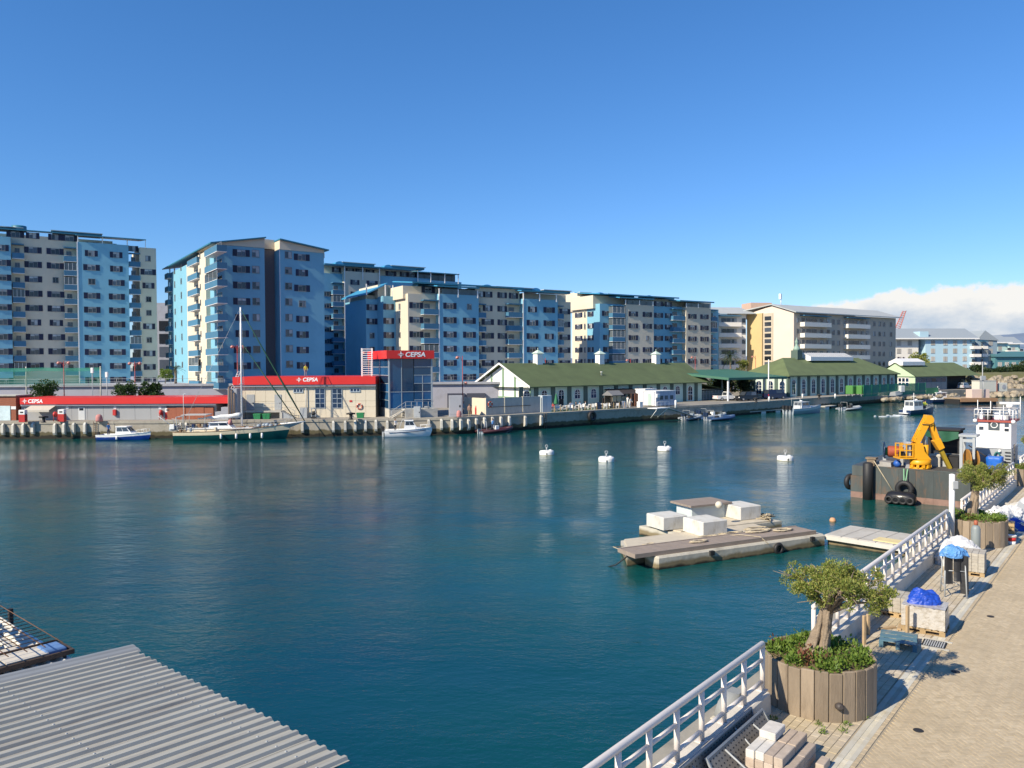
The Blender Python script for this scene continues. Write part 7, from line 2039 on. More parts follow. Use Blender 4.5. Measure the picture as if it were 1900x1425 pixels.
def planter_tree(s_, t_, lab_p, lab_t, seed, crown, trunk, dens=1.0, R=1.08, hgt=1.0):
 r = random.Random(seed)
 t = thing('planter', lab_p, 'planter', st(s_, t_), fPr.a, 'round planters in the railing gaps')
 n = 26
 WOOD = mat('weathered_stave', (.26, .205, .145), .9, .22, 2.2, bump=.5, bscale=14, stretch=(1.5, 1.5, .35), rand=.22, dirt=(.17, .13, .09), dscale=1.6, dpos=(.5, .72))
 for k in range(n):
  a = 2 * math.pi * (k + .5) / n; w_ = 2 * math.pi * R / n * .978
  MB().cbox(-w_ / 2, w_ / 2, -.05, .02, 0, hgt + r.uniform(-.02, .02), .012).build('stave', WOOD, t, loc=(math.cos(a) * R + 0, math.sin(a) * R, 0), rz=a + math.pi / 2)
 SOIL = mat('soil', (.13, .095, .05), 1, .25, 6, bump=1, bscale=12)
 b = MB(); b.lathe([(R - .03, .0), (R - .03, hgt - .05), (R * .6, hgt - .02), (.05, hgt)], n=24); b.build('soil', SOIL, t)
 b = MB()
 for k in range(95):
  a = r.uniform(0, 6.28); q = R * .93 * math.sqrt(r.random()); leaves(b, (q * math.cos(a), q * math.sin(a), hgt + .03), r.uniform(.10, .22), 42, .075, r, .7, 0.0, .9, .6)
 b.build('ground_plants', GREENL, t, kind='stuff')
 b = MB()
 for k in range(9):
  a = r.uniform(1.6, 3.9); q = R * r.uniform(.3, .9); leaves(b, (q * math.cos(a), q * math.sin(a), hgt + .05), r.uniform(.1, .2), 30, .09, r, .9, 0, .9, .5)
 b.build('dry_plants', DRYL, t, kind='stuff')
 tt = thing('olive_tree', lab_t, 'tree', st(s_, t_, QZ + hgt - .12), 0.0, 'stocky olive trees in the planters')
 b = MB()
 for j, (ox, oy) in enumerate(((0, 0), (.13, .05), (-.1, .08))):
  pts, rad = [], []
  m_ = 12
  for i in range(m_):
   f = i / (m_ - 1)
   P = Vector(trunk[0]).lerp(Vector(trunk[1]), f); bend = .07 * math.sin(f * 4 + j * 2)
   pts.append(P + Vector((ox * (1 - .3 * f) + bend, oy * (1 - .3 * f), 0)))
   rad.append((.13 - .05 * f + .055 * max(0, 1 - f * 5)) * (1 + r.uniform(-.16, .16)))
  b.tube(pts, rad, 10)
 for k in range(11):
  a0 = r.uniform(0, 6.28); tw = r.uniform(-1.2, 1.2); pts, rad = [], []
  for i in range(9):
   f = i / 8; a = a0 + tw * f; q = (.155 - .055 * f + .10 * max(0, 1 - f * 4)) * r.uniform(.9, 1.12)
   P = Vector(trunk[0]).lerp(Vector(trunk[1]), f); pts.append(P + Vector((q * math.cos(a), q * math.sin(a) + .04, 0))); rad.append(r.uniform(.03, .062) * (1.1 - .4 * f))
  b.tube(pts, rad, 6)
 b.build('trunk', BARK, tt)
 b = MB(); fol = MB()
 top = Vector(trunk[1])
 for (c, rad, nn) in crown:
  c = Vector(c)
  mid_ = top.lerp(c, .5) + Vector((r.uniform(-.1, .1), r.uniform(-.1, .1), .05))
  b.tube([top - Vector((0, 0, .15)), mid_, c], [.06, .035, .012], 6)
  for k in range(5):
   e = c + Vector((r.gauss(0, 1), r.gauss(0, 1), r.gauss(0, .8))) * rad * .7
   b.tube([c.lerp(mid_, .3), e], [.015, .005], 4)
  sub = 7
  for k in range(sub):
   v = Vector((r.gauss(0, 1), r.gauss(0, 1), r.gauss(0, .7))); v = v.normalized() * rad * r.uniform(.35, 1.0)
   leaves(fol, c + v, rad * r.uniform(.28, .5), int(nn * dens / sub), .058, r, .75, .1, .5, .38)
 b.build('limbs', BARK, tt); fol.build('crown', OLIVE, tt)
 return t
r = random.Random(3)
def crown1(r, cx, cy, cz, rx, ry, rz_, n):
 out_ = []
 for k in range(n):
  a = r.uniform(0, 6.28); q = math.sqrt(r.random())
  out_.append(((cx + rx * q * math.cos(a), cy + ry * q * math.sin(a), cz + rz_ * r.uniform(-.7, .9) * (1.1 - q * .6)), r.uniform(.21, .37), 900))
 return out_
planter_tree(1.31, .72, 'round planter of weathered staves nearest the camera, full of weeds', 'stocky olive tree in the nearest planter', 11,
             crown1(random.Random(21), .46, .0, 1.50, .95, .8, .42, 24), ((-.03, 0, -.05), (.22, .05, 1.12)))
planter_tree(20.3, .72, 'round brown planter beside the white pole, second along the railing', 'olive tree in the planter beside the white pole', 12,
             crown1(random.Random(22), .30, .0, 1.75, .95, .8, .45, 22), ((-.15, 0, -.05), (.1, .05, 1.3)), 1.0)
planter_tree(39.2, .72, 'round planter at the right edge, third along the railing', 'olive tree at the right edge in the third planter', 13,
             crown1(random.Random(23), .5, .0, 1.7, .9, .8, .4, 18), ((0, 0, -.05), (.15, .05, 1.2)), .8)
p = atz(1531, 1306, QZ)
tag(MB().lathe([(.03, 0), (.07, .02), (.08, .10), (.04, .16)], n=10).build('planter_spout', mat('dark_iron', (.06, .05, .045), .6), loc=st(1.31, .72) + Vector((-.06, -1.1, .34))), 'dark iron spout knob low on the front of the nearest planter', 'spout')
bpy.data.objects['planter_spout'].rotation_euler = (math.radians(80), 0, .1)
b = MB(); r = random.Random(8)
for (s_, t_) in ((.0, 1.0), (.4, 1.45), (.1, 1.62), (-.2, 1.3), (2.4, 1.45), (-.25, .35), (-.4, .25), (.9, 1.72), (5.0, .3), (9, .28)):
 for k in range(2): leaves(b, tuple(st(s_ + r.gauss(0, .08), t_ + r.gauss(0, .06), QZ + .02)), .07, 22, .06, r, .5, 0, 1.4, .3)
b.build('weeds', GREENL, kind='stuff')
pb = st(19.0, .12); ph = aty(1764, 880, pb.y).z
t = thing('pole', 'slim white pole at the end of the second railing beside the planter', 'pole', pb)
MB().lathe([(.105, 0), (.105, ph - QZ), (.03, ph - QZ + .02)], n=14).build('shaft', WHITE, t)
MB().lathe([(.112, .0), (.112, 1.1), (.106, 1.12)], n=14).build('lower_sleeve', mat('pole_grey', (.42, .42, .40), .6, .1), t)
MB().cbox(-.06, .16, -.18, -.1, ph - QZ - .55, ph - QZ - .25, .02).build('bracket', STEEL, t)
# ---------------------------------------------------------------- things left on the promenade
PALW = mat('pallet_wood', (.38, .27, .14), .85, .15, 4, rand=.15)
PALB = mat('blue_pallet', (.08, .17, .22), .8, .15, 3, rand=.15, dirt=(.20, .21, .19), dscale=3)
def pallet(parent, w_, d_, m, z=0.0, gap=True, nm='pallet'):
 n = 7
 for k in range(n):
  xa = -w_ / 2 + k * w_ / n
  MB().box(xa + .012, xa + w_ / n - .03, -d_ / 2, d_ / 2, z + .12, z + .142).build('pallet_board', m, parent)
 b = MB()
 for y in (-d_ / 2 + .05, 0, d_ / 2 - .05):
  b.box(-w_ / 2, w_ / 2, y - .045, y + .045, z + .098, z + .119)
  for x in (-w_ / 2 + .07, 0, w_ / 2 - .07): b.box(x - .07, x + .07, y - .045, y + .045, z + .02, z + .097)
  b.box(-w_ / 2, w_ / 2, y - .045, y + .045, z, z + .019)
 b.build('pallet_bearer', m, parent)
PVR = island_mat('stack_paver', [(.40, .37, .31), (.34, .31, .26), (.44, .41, .35)], nscale=9)
a_, c_, d_ = atz(1695.6, 1173, QZ), atz(1743, 1183, QZ), atz(1761, 1162, QZ)
ang = fPr.a - math.radians(90) + math.radians(4)
t = thing('paver_pallet', 'pallet of pavers in shiny torn wrapping with a blue bag on top', 'pallet', st(7.62, 1.50), ang, 'pallets of pavers on the promenade')
pallet(t, 1.05, .95, PALW)
for i in range(5):
 for j in range(4):
  for k in range(5):
   if 0 < i < 4 and 0 < j < 3 and k < 4: continue
   MB().cbox(-.5 + i * .2 + .003, -.5 + i * .2 + .197, -.42 + j * .21 + .003, -.42 + j * .21 + .207, .146 + k * .105, .146 + k * .105 + .10, .006).build('paver', PVR, t)
WRAP = mat('torn_wrap', (.52, .49, .44), .25, .18, 6, bump=1.0, bscale=14, dirt=(.33, .29, .23), dscale=6, dpos=(.45, .65))
b = MB(); nx, nz = 20, 7
def wr(x, z, ph): return .012 + .018 * mnoise.noise((x * 7 + ph, z * 9, ph))
g_ = [[(-.52 + 1.04 * i / nx, -.435 - wr(i, k, 1), .15 + .55 * k / nz + .02 * mnoise.noise((i * .9, k, 4))) for i in range(nx + 1)] for k in range(nz + 1)]
for k in range(nz):
 for i in range(nx): b.face([g_[k][i], g_[k][i + 1], g_[k + 1][i + 1], g_[k + 1][i]], smooth=True)
g_ = [[(.515 + wr(i, k, 3), -.43 + .86 * i / nx, .15 + .5 * k / nz) for i in range(nx + 1)] for k in range(nz + 1)]
for k in range(nz):
 for i in range(nx):
  if not (i > 14 and k > 3): b.face([g_[k][i], g_[k][i + 1], g_[k + 1][i + 1], g_[k + 1][i]], smooth=True)
g_ = [[(-.52 + 1.04 * i / nx, -.43 + .86 * k / nz, .69 + wr(i, k, 6)) for i in range(nx + 1)] for k in range(nz + 1)]
for k in range(nz):
 for i in range(nx): b.face([g_[k][i], g_[k][i + 1], g_[k + 1][i + 1], g_[k + 1][i]], smooth=True)
b.build('plastic_wrap', WRAP, t)
def lump(name, lab, cat, loc, rx_, ry_, h, m, seed, amp=.16, par=None):
 """crumpled sheet or bag: folds made by ridged noise"""
 b = MB(); rings = []
 nz, n = 18, 44
 def fold(x, y, z): return 1 - 2 * abs(mnoise.noise((x, y, z)))
 for k in range(nz + 1):
  f = k / nz; ph = f * math.pi / 2
  ring = []
  for i in range(n):
   a = 2 * math.pi * i / n
   c_, s_ = math.cos(a), math.sin(a)
   wv = 1 + amp * 1.5 * mnoise.noise((c_ * 1.5 + seed, s_ * 1.5, f * 1.5)) + amp * .75 * (fold(c_ * 3.1 + seed, s_ * 3.1, f * 3) - .5) + amp * .3 * (fold(c_ * 7 + seed, s_ * 7, f * 7) - .5)
   hv = 1 + amp * 2.0 * mnoise.noise((c_ * 1.6 * math.cos(ph) + 3, s_ * 1.6 * math.cos(ph), seed * 1.3)) + amp * .9 * (fold(c_ * 3 * math.cos(ph), s_ * 3 * math.cos(ph), seed) - .5)
   ring.append((rx_ * math.cos(ph) ** .8 * c_ * wv, ry_ * math.cos(ph) ** .8 * s_ * wv, h * math.sin(ph) ** .9 * hv))
  rings.append(ring)
 b.loft(rings, smooth=False)
 o = b.build(name, m, par, loc=loc)
 return tag(o, lab, cat) if lab else o
TARP = mat('blue_bag', (.012, .06, .40), .45, .12, 4, bump=1.0, bscale=8)
lump('blue_bag', 'crumpled blue plastic bag lying on the wrapped paver pallet', 'bag', st(7.75, 1.45, QZ + .70), .42, .34, .33, TARP, 5)
t = thing('paver_pallet', 'lower open stack of pavers on a pallet close behind the wrapped one', 'pallet', st(8.6, .62), ang, 'pallets of pavers on the promenade')
pallet(t, 1.0, .9, PALW)
for i in range(5):
 for j in range(4):
  for k in range(4):
   if 0 < i < 4 and 0 < j < 3 and k < 3: continue
   MB().cbox(-.5 + i * .2 + .003, -.5 + i * .2 + .197, -.42 + j * .21 + .003, -.42 + j * .21 + .207, .146 + k * .105, .146 + k * .105 + .10, .006).build('paver', PVR, t)
t = thing('paver_pallet', 'pallet of grey brown pavers beside the white sheeting and gas cylinder', 'pallet', st(14.85, 1.40), ang, 'pallets of pavers on the promenade')
pallet(t, .95, .9, PALW)
for i in range(5):
 for j in range(4):
  for k in range(6):
   if 0 < i < 4 and 0 < j < 3 and k < 5: continue
   MB().cbox(-.47 + i * .188 + .003, -.47 + i * .188 + .184, -.42 + j * .21 + .003, -.42 + j * .21 + .207, .146 + k * .105, .146 + k * .105 + .10, .006).build('paver', PVR, t)
t = thing('blue_pallet', 'worn blue wooden pallet lying by the planter with grey boards', 'pallet', st(5.95, 1.22), ang + .12)
n = 3
for k in range(3):
 ya = -.45 + k * .33
 MB().box(-.42, .42, ya, ya + .23, .16, .185).build('pallet_board', PALB, t)
b = MB()
for x in (-.38, 0, .38):
 b.box(x - .05, x + .05, -.48, .5, .11, .158)
 for y in (-.42, 0, .42): b.box(x - .05, x + .05, y - .06, y + .06, 0, .109)
b.build('pallet_bearer', PALB, t)
STK = mat('stake_wood', (.42, .30, .17), .85, .15, 5)
for (s_, t_, h, lab) in ((5.35, .55, .75, 'rough wooden stake standing left of the blue pallet'), (6.2, .42, .55, 'rough wooden stake beside the railing under the olive crown'), (6.75, 1.25, .80, 'rough wooden stake standing in front of the wrapped pallet')):
 t = tag(MB().cbox(-.045, .045, -.035, .035, 0, h, .01).build('wooden_stake', STK, loc=st(s_, t_), rz=.4), lab, 'stake')
b = MB()
for k, (s_, t_, a) in enumerate(((7.0, .7, .3), (7.3, .95, 1.0), (9.6, .95, .6), (9.8, .6, -.2))):
 p = st(s_, t_, QZ + .03 + .002 * k); b.obox(p, (.5, .1, .045), a)
tag(b.build('timber_offcuts', STK), 'timber offcuts scattered around the paver pallets', 'timber')
p = atz(1733, 1195, QZ)
s_, t_ = st_of(p)
t = thing('drain_grate', 'rectangular black drain grate in the paving by the wrapped pallet', 'grate', st(s_, t_, QZ + .004), ang)
b = MB(); b.box(-.26, .26, -.26, -.24, 0, .012); b.box(-.26, .26, .24, .26, 0, .012); b.box(-.26, -.24, -.24, .24, 0, .012); b.box(.24, .26, -.24, .24, 0, .012); b.box(-.24, .24, -.01, .01, 0, .0105); b.build('frame', DARK, t)
for k in range(9): MB().box(-.22 + k * .053, -.20 + k * .053 + .008, -.238, .238, .001, .011).build('bar', STEEL, t)
MB().box(-.26, .26, -.26, .26, -.004, .0005).build('pit', DARK, t)
MB().box(-.38, .38, -.38, -.262, -.004, .006).build('surround', DRN, t); MB().box(-.38, .38, .262, .38, -.004, .006).build('surround', DRN, t)
for px, py, lab in ((1704, 1355.5, 'small round black cover in the road nearest the camera'), (1773, 1246.5, 'small round black cover in the road at the edge of the tree shadow'), (1838, 1144, 'small round black cover in the road beside the draped stand')):
 p = atz(px, py, QZ); tag(MB().lathe([(.095, 0), (.095, .008), (.08, .011), (.02, .009)], n=18).build('round_cover', DARK, loc=(p.x, p.y, QZ + .0005)), lab, 'cover')
sx_, tx_s = 11.6, 1.48
t = thing('draped_stand', 'steel trestle draped with black sheets under a pale blue bag', 'trestle', st(sx_, tx_s), fPr.a - 1.2)
b = MB()
for x in (-.27, .27):
 for y in (-.16, .16): b.tube([(x * 1.12, y * 2.0, 0), (x, y, 1.25)], .022, 6)
 b.tube([(x * 1.08, -.28, .3), (x * 1.08, .28, .3)], .016, 5); b.tube([(x, -.16, 1.25), (x, .16, 1.25)], .02, 5)
b.tube([(-.29, -.2, .8), (.29, -.2, .8)], .016, 5); b.tube([(-.3, .2, .5), (.3, -.25, .3)], .016, 5)
b.tube([(-.3, 0, 1.26), (.3, 0, 1.26)], .025, 6)
b.build('frame', STEEL, t)
BSH = mat('black_sheet', (.02, .02, .022), .5, .2, 4, bump=.6, bscale=8)
for k, (xa, xb_, zb_, yy) in enumerate(((-.30, -.06, .40, -.21), (-.05, .13, .50, -.23), (.14, .36, .12, -.20))):
 b = MB(); n = 8
 for i in range(n):
  x0_, x1_ = xa + (xb_ - xa) * i / n, xa + (xb_ - xa) * (i + 1) / n
  f = lambda x: yy - .03 * math.sin(x * 18 + k)
  for z0_, z1_, dd in ((zb_, .8, .05), (.8, 1.28, 0)):
   b.face([(x0_, f(x0_) - dd * (1 if z0_ == zb_ else 0), z0_), (x1_, f(x1_) - dd * (1 if z0_ == zb_ else 0), z0_), (x1_, f(x1_) * .95, z1_), (x0_, f(x0_) * .95, z1_)], smooth=True)
   b.face([(x0_, f(x0_) - dd * (1 if z0_ == zb_ else 0) + .012, z0_), (x0_, f(x0_) * .95 + .012, z1_), (x1_, f(x1_) * .95 + .012, z1_), (x1_, f(x1_) - dd * (1 if z0_ == zb_ else 0) + .012, z0_)], smooth=True)
 b.build('black_sheet', BSH, t)
lump('blue_bag', 'pale blue plastic bag draped over the top of the steel trestle', 'bag', st(sx_, tx_s, QZ + 1.22), .40, .33, .28, mat('pale_blue_bag', (.10, .27, .55), .5, .15, 4, bump=1, bscale=8), 9, .2)
WSHEET = mat('white_sheet', (.55, .55, .55), .7, .14, 3, bump=1.0, bscale=6)
lump('white_sheeting', 'heap of crumpled white builder sheeting behind the draped stand', 'sheeting', st(15.9, .95, QZ + .0), .78, .5, .85, WSHEET, 14, .22)
t = thing('gas_cylinder', 'grey gas cylinder with reddish cap standing before the second planter', 'gas cylinder', st(18.0, 1.1))
MB().lathe([(.15, 0), (.16, .03), (.16, .95), (.12, 1.05), (.05, 1.1)], n=16).build('body', mat('cylinder_grey', (.22, .25, .25), .5, .08), t)
MB().lathe([(.06, 1.1), (.07, 1.12), (.07, 1.24), (.03, 1.28)], n=10).build('cap', mat('cap_red', (.35, .10, .05), .6), t)
p = atz(1876.5, 1009, QZ)
t = thing('bucket', 'red and white plastic bucket standing on the drain channel', 'bucket', (p.x, p.y, QZ))
MB().lathe([(.145, 0), (.15, .01), (.155, .12)], n=18).build('base', HW, t); MB().lathe([(.155, .122), (.165, .27)], n=18).build('red_band', REDP, t)
MB().lathe([(.166, .272), (.178, .33), (.185, .335), (.18, .35), (.16, .345), (.05, .34)], n=18).build('rim', HW, t)
lump('white_sheeting', 'bundle of white sheeting in the pile behind the second planter', 'sheeting', st(25.0, 1.15), .9, .7, .7, WSHEET, 31, .25)
lump('blue_bag', 'dark blue plastic sheet in the pile behind the second planter', 'bag', st(24.2, 1.75), .6, .4, .38, TARP, 33, .22)
lump('white_sheeting', 'second bundle of white sheeting at the right edge of the pile', 'sheeting', st(27.5, 2.0), .9, .8, .8, WSHEET, 36, .25)
t = thing('wooden_crate', 'small pale wooden crate beside the second planter', 'crate', st(22.2, 1.55), ang)
for k in range(4):
 MB().box(-.3, .3, -.24, -.222, .02 + k * .15, .14 + k * .15).build('slat', PALW, t); MB().box(.282, .3, -.22, .22, .02 + k * .15, .14 + k * .15).build('slat', PALW, t)
MB().box(-.28, .28, -.22, .22, .0, .6).build('core', DARK, t); MB().box(-.3, .3, -.24, .24, .605, .625).build('lid', PALW, t)
for k, (s_, t_, lx_, hz, a, lab) in enumerate(((26.2, 1.3, 1.5, .9, .3, 'grey sheet of board leaning on the pile of white sheeting'), (25.6, 2.1, 1.1, .6, -.5, 'short pale board lying against the pile of white sheeting'), (29.0, 1.4, 1.8, 1.0, .1, 'large pale board leaning at the far end of the pile'))):
 o = MB().cbox(-lx_ / 2, lx_ / 2, -.02, .02, 0, hz, .008).build('leaning_board', mat('pale_board%d' % k, ((.45, .47, .47), (.62, .60, .53), (.58, .58, .55))[k], .8, .1), loc=st(s_, t_), rz=fPr.a + a); o.rotation_euler.x = .5; tag(o, lab, 'board')
b = MB(); r = random.Random(4)
for k in range(60): b.obox(tuple(st(r.uniform(23.2, 30), r.uniform(.7, 2.5), QZ + r.uniform(.02, .3))), (r.uniform(.1, .5), r.uniform(.04, .2), r.uniform(.02, .1)), r.uniform(0, 3), 0, r.uniform(-.6, .6), r.uniform(-.4, .4))
b.build('site_rubble', mat('rubble_pale', (.48, .46, .41), .9, .2, 5), kind='stuff')
def leaning_panel(s0, s1, t_, tilt, lab):
 t = thing('metal_panel', lab, 'panel', st(s0, t_, QZ + .02), fPr.a)
 L = s1 - s0; h = .52
 M_ = Matrix.Rotation(tilt, 4, 'X')
 b = MB(); b.M = M_
 b.box(0, L, -.02, .02, 0, .035); b.box(0, L, -.02, .02, h - .035, h); b.box(0, .035, -.02, .02, .036, h - .036); b.box(L - .035, L, -.02, .02, .036, h - .036)
 b.build('frame', mat('panel_frame', (.30, .32, .33), .4, .1), t)
 q = MB(); q.M = M_; q.box(.036, L - .036, -.006, .006, .036, h - .036); pl = q.build('plate', mat('panel_plate', (.22, .20, .17), .5, .12, 2), t)
 q = MB(); q.M = M_
 for i in range(int(L / .12)):
  for j in range(5):
   x, z = .09 + i * .12, .09 + j * .085
   q.face([(x - .018, -.0085, z - .012), (x + .018, -.0085, z - .012), (x + .018, -.0085, z + .012), (x - .018, -.0085, z + .012)])
 q.build('perforations', DARK, pl)
 for x in (L * .25, L * .75):
  q = MB(); q.tube([M_ @ Vector((x, -.03, h - .1)), (x, -.45, 0.0)], .018, 6); q.build('strut', STEEL, t)
leaning_panel(-3.4, -.9, .62, -.55, 'long perforated metal bench panel lying inside the parapet, outer one')
leaning_panel(-4.6, -1.1, .34, -.25, 'long narrow metal panel leaning against the inside of the parapet')
t = thing('kerb_stack', 'stack of pale and brown kerb stones at the bottom edge by the channel', 'stone stack', st(-1.95, 1.05), fPr.a)
KRB = island_mat('kerb_stone', [(.42, .34, .27), (.36, .29, .23), (.46, .39, .32), (.40, .31, .23)], nscale=7, bump=.5, bscale=30)
KRW = island_mat('kerb_white', [(.56, .53, .48), (.60, .58, .53), (.52, .49, .44)], nscale=7)
for k in range(3):
 for j in range(5):
  for i in range(2):
   if k == 2 and (j > 3 or (i == 1 and j == 1)): continue
   lift = .0
   MB().cbox(-.62 + i * .63, -.62 + i * .63 + .61, .34 - j * .165 - .157, .34 - j * .165, k * .142, k * .142 + .139, .01).build('kerb_stone', KRW if (k == 2 and j < 2) else KRB, t, loc=(rnd.uniform(-.02, .03), 0, 0))
MB().cbox(-.05, .45, .02, .32, .43, .56, .012).build('kerb_stone', KRW, t)
MB().cbox(.2, .55, -.75, -.6, 0, .14, .01).build('kerb_stone', KRB, t)
MB().cbox(-.7, -.45, -.95, -.8, 0, .14, .01).build('kerb_stone', KRB, t)
p = st(-.75, -.52, 0)
t = thing('stepped_plinth', 'cream stepped concrete plinth with a grey cowl outside the near railing', 'plinth', p, fPr.a)
zq = QZ - .38
CRP = mat('plinth_cream', (.58, .52, .40), .85, .08)
MB().box(-.75, .55, -.25, .22, 1.2, zq).build('base_step', CRP, t); MB().box(-.5, .55, -.22, .2, zq + .003, zq + .2).build('middle_step', CRP, t); MB().box(-.22, .55, -.2, .18, zq + .203, zq + .38).build('top_step', CRP, t)
b = MB(); b.loft([[(-.1, -.19, zq + .383), (.55, -.19, zq + .383), (.55, .17, zq + .383), (-.1, .17, zq + .383)], [(.1, -.18, zq + .62), (.66, -.18, zq + .62), (.66, .16, zq + .62), (.1, .16, zq + .62)], [(.4, -.15, zq + .74), (.74, -.15, zq + .72), (.74, .14, zq + .72), (.4, .14, zq + .74)]], smooth=True); b.build('cowl', mat('cowl_grey', (.28, .29, .28), .6, .1), t)
MB().box(-.75, .55, -.24, .2, .0, 1.19).build('bracket', CONC, t)
# ---------------------------------------------------------------- roofs at the lower left
fS = Frame(*st(-9.14, -8.3).xy, math.degrees(fPr.a))
SH = thing('boathouse', 'grey ribbed metal roof of a waterside boathouse in the lower left corner', 'boathouse', fS.o, fS.a)
SHEET = mat('galvanised_sheet', (.40, .39, .34), .6, .10, 2.5, spec=.3, stretch=(.22, 1.3, 1), rand=.06, dirt=(.25, .23, .20), dscale=1.6, dpos=(.5, .75))
ZR = 4.3; slope = .045; Ls = 15.0
pitch = .222; per = 4
nsh = 7
for k in range(nsh):
 prof = []
 w_ = pitch * per
 for q in range(per):
  y = q * pitch
  prof += [(y, 0), (y + .105, 0), (y + .13, .042), (y + .185, .042), (y + .21, 0)]
 prof.append((w_ + .0, 0)); prof.append((w_ + .02, .0))
 b = MB(); off = rnd.uniform(-.035, .035)
 L0 = off
 top_ = [(-y, z) for y, z in prof]
 for i in range(len(top_) - 1):
  (ya, za), (yb_, zb_) = top_[i], top_[i + 1]
  b.face([(L0, ya, ZR + za), (L0, yb_, ZR + zb_), (-Ls, yb_, ZR + zb_ + slope * Ls), (-Ls, ya, ZR + za + slope * Ls)])
  b.face([(L0, ya, ZR + za - .006), (-Ls, ya, ZR + za - .006 + slope * Ls), (-Ls, yb_, ZR + zb_ - .006 + slope * Ls), (L0, yb_, ZR + zb_ - .006)])
  b.face([(L0, ya, ZR + za - .006), (L0, yb_, ZR + zb_ - .006), (L0, yb_, ZR + zb_), (L0, ya, ZR + za)])
 b.build('roof_sheet', SHEET, SH, loc=(0, -.12 - k * w_, .002 * (k % 2)))
b = MB()
prof = [(.26, -.12), (.24, -.01), (.14, .01), (.12, .05), (.04, .05), (.0, .03), (-.12, .03), (-.20, -.01)]
for i in range(len(prof) - 1):
 (ya, za), (yb_, zb_) = prof[i], prof[i + 1]
 b.face([(.12, ya, ZR + za), (.12, yb_, ZR + zb_), (-Ls, yb_, ZR + zb_ + slope * Ls), (-Ls, ya, ZR + za + slope * Ls)])
b.build('flashing', mat('flashing_grey', (.25, .26, .26), .5, .1, 1), SH)
Wd = nsh * pitch * per
b = MB()
for xx in (-.5, -2.2, -4.0, -5.8):
 for k in range(nsh * per):
  yy = -.12 - (k // per) * per * pitch - (k % per) * pitch - .157
  b.lathe([(.016, 0), (.016, .006), (.008, .012)], c=(xx, yy, ZR + .041 + slope * -xx), n=6)
b.build('roof_screws', STEEL, SH, kind='stuff')
b = MB()
for x in (-.5, -4, -8, -12):
 b.box(x - .1, x, -Wd, 0, ZR - .25 + slope * -x, ZR - .02 + slope * -x)
b.build('purlin', PALW, SH)
MB().box(-14, -.6, -Wd + .3, -.2, .5, ZR - .3).build('wall', mat('boathouse_wall', (.25, .25, .24), .85, .1), SH)
MB().box(-15, -.2, -Wd - .2, 1.0, -.4, .5).build('deck', CONC, SH)
fV = Frame(*st(-9.55, -8.35).xy, math.degrees(fPr.a))
VH = thing('white_shed', 'white corrugated shed roof at the left edge under a rusty mesh frame', 'shed', fV.o, fV.a)
FIB = mat('fibre_cement', (.58, .56, .50), .85, .08, 2, dirt=(.42, .38, .30), dscale=1.5, rand=.06)
zv = 3.75
for k in range(7):
 b = MB(); n = 24; w_ = .92
 x0_ = -.92 * k
 def zz(q): return .06 * max(0, math.sin(q * 2 * math.pi * 4)) ** .8
 for i in range(n * 2):
  q0, q1 = i / (n * 2), (i + 1) / (n * 2)
  xa, xb_ = x0_ - w_ * q0, x0_ - w_ * q1
  b.face([(xa, 0, zv + zz(q0)), (xa, 7, zv + zz(q0) + .25), (xb_, 7, zv + zz(q1) + .25), (xb_, 0, zv + zz(q1))], smooth=False)
 b.build('roof_sheet', FIB, VH)
b = MB(); b.box(-.02, .10, -.05, 7, zv - .15, zv + .08); b.build('verge', HW, VH)
MB().box(-7, -.1, .1, 6.9, .4, zv - .02).build('wall', mat('white_wall', (.55, .54, .5), .85, .1), VH)
MB().box(-8, .1, -.2, 7.4, -.4, .4).build('deck', CONC, VH)
fx0, fx1, fy0, fy1 = -2.6, .15, 1.7, 4.8
t = thing('rebar_mesh', 'rusty steel mesh frame lying over a pale board on the white shed roof', 'mesh frame', fV.w(0, 0, zv + .1), fV.a)
RUSTM = mat('mesh_rust', (.16, .08, .04), .85, .3, 8)
b = MB()
for k in range(15): y = fy0 + (fy1 - fy0) * k / 14; b.tube([(fx0 - .3, y, .42 + .03 * k * .2), (fx1 - .35, y, .42 + .03 * k * .2)], .009, 4)
for k in range(9): x = fx0 + (fx1 - fx0 - .3) * k / 8; b.tube([(x, fy0 - .25, .41), (x, fy1 + .1, .48)], .009, 4)
b.build('mesh', RUSTM, t)
b = MB(); b.box(fx0, fx1, fy0, fy0 + .06, .06, .15); b.box(fx1 - .06, fx1, fy0 + .062, fy0 + .7, .06, .15); b.box(fx0, fx1 - .062, fy0 + .66, fy0 + .72, .06, .2); b.build('frame', mat('frame_brown', (.06, .04, .03), .8, .2), t)
for k in range(3): MB().box(fx0 + .1 + k * .75, fx0 + .82 + k * .75, fy0 + .08, fy0 + 1.0, .155, .175).build('pale_board', mat('pale_sheet', (.56, .52, .45), .85, .08), t)
b = MB()
for x in (-2.3, -1.1, 0.0): b.box(x - .04, x + .04, fy0 + .1, fy0 + .2, -.1, .06); b.box(x - .04, x + .04, fy1 - .2, fy1 - .1, -.02, .40)
b.build('foot', DARK, t)
MB().cbox(-.32, .05, fy0 + .1, fy0 + .6, .10, .2, .02).build('blue_sheet', mat('blue_plastic', (.12, .22, .42), .4, .3, 3), t)
r = random.Random(2); b = MB()
for k in range(14): b.obox((r.uniform(-2.4, -.7), r.uniform(fy0 + .9, fy1 - .5), .55 + r.uniform(0, .06)), (r.uniform(.2, .5), r.uniform(.1, .3), .04), r.uniform(0, 3), 0, r.uniform(-.2, .2))
b.build('scrap', mat('scrap_grey', (.35, .36, .34), .7, .25, 3), t)
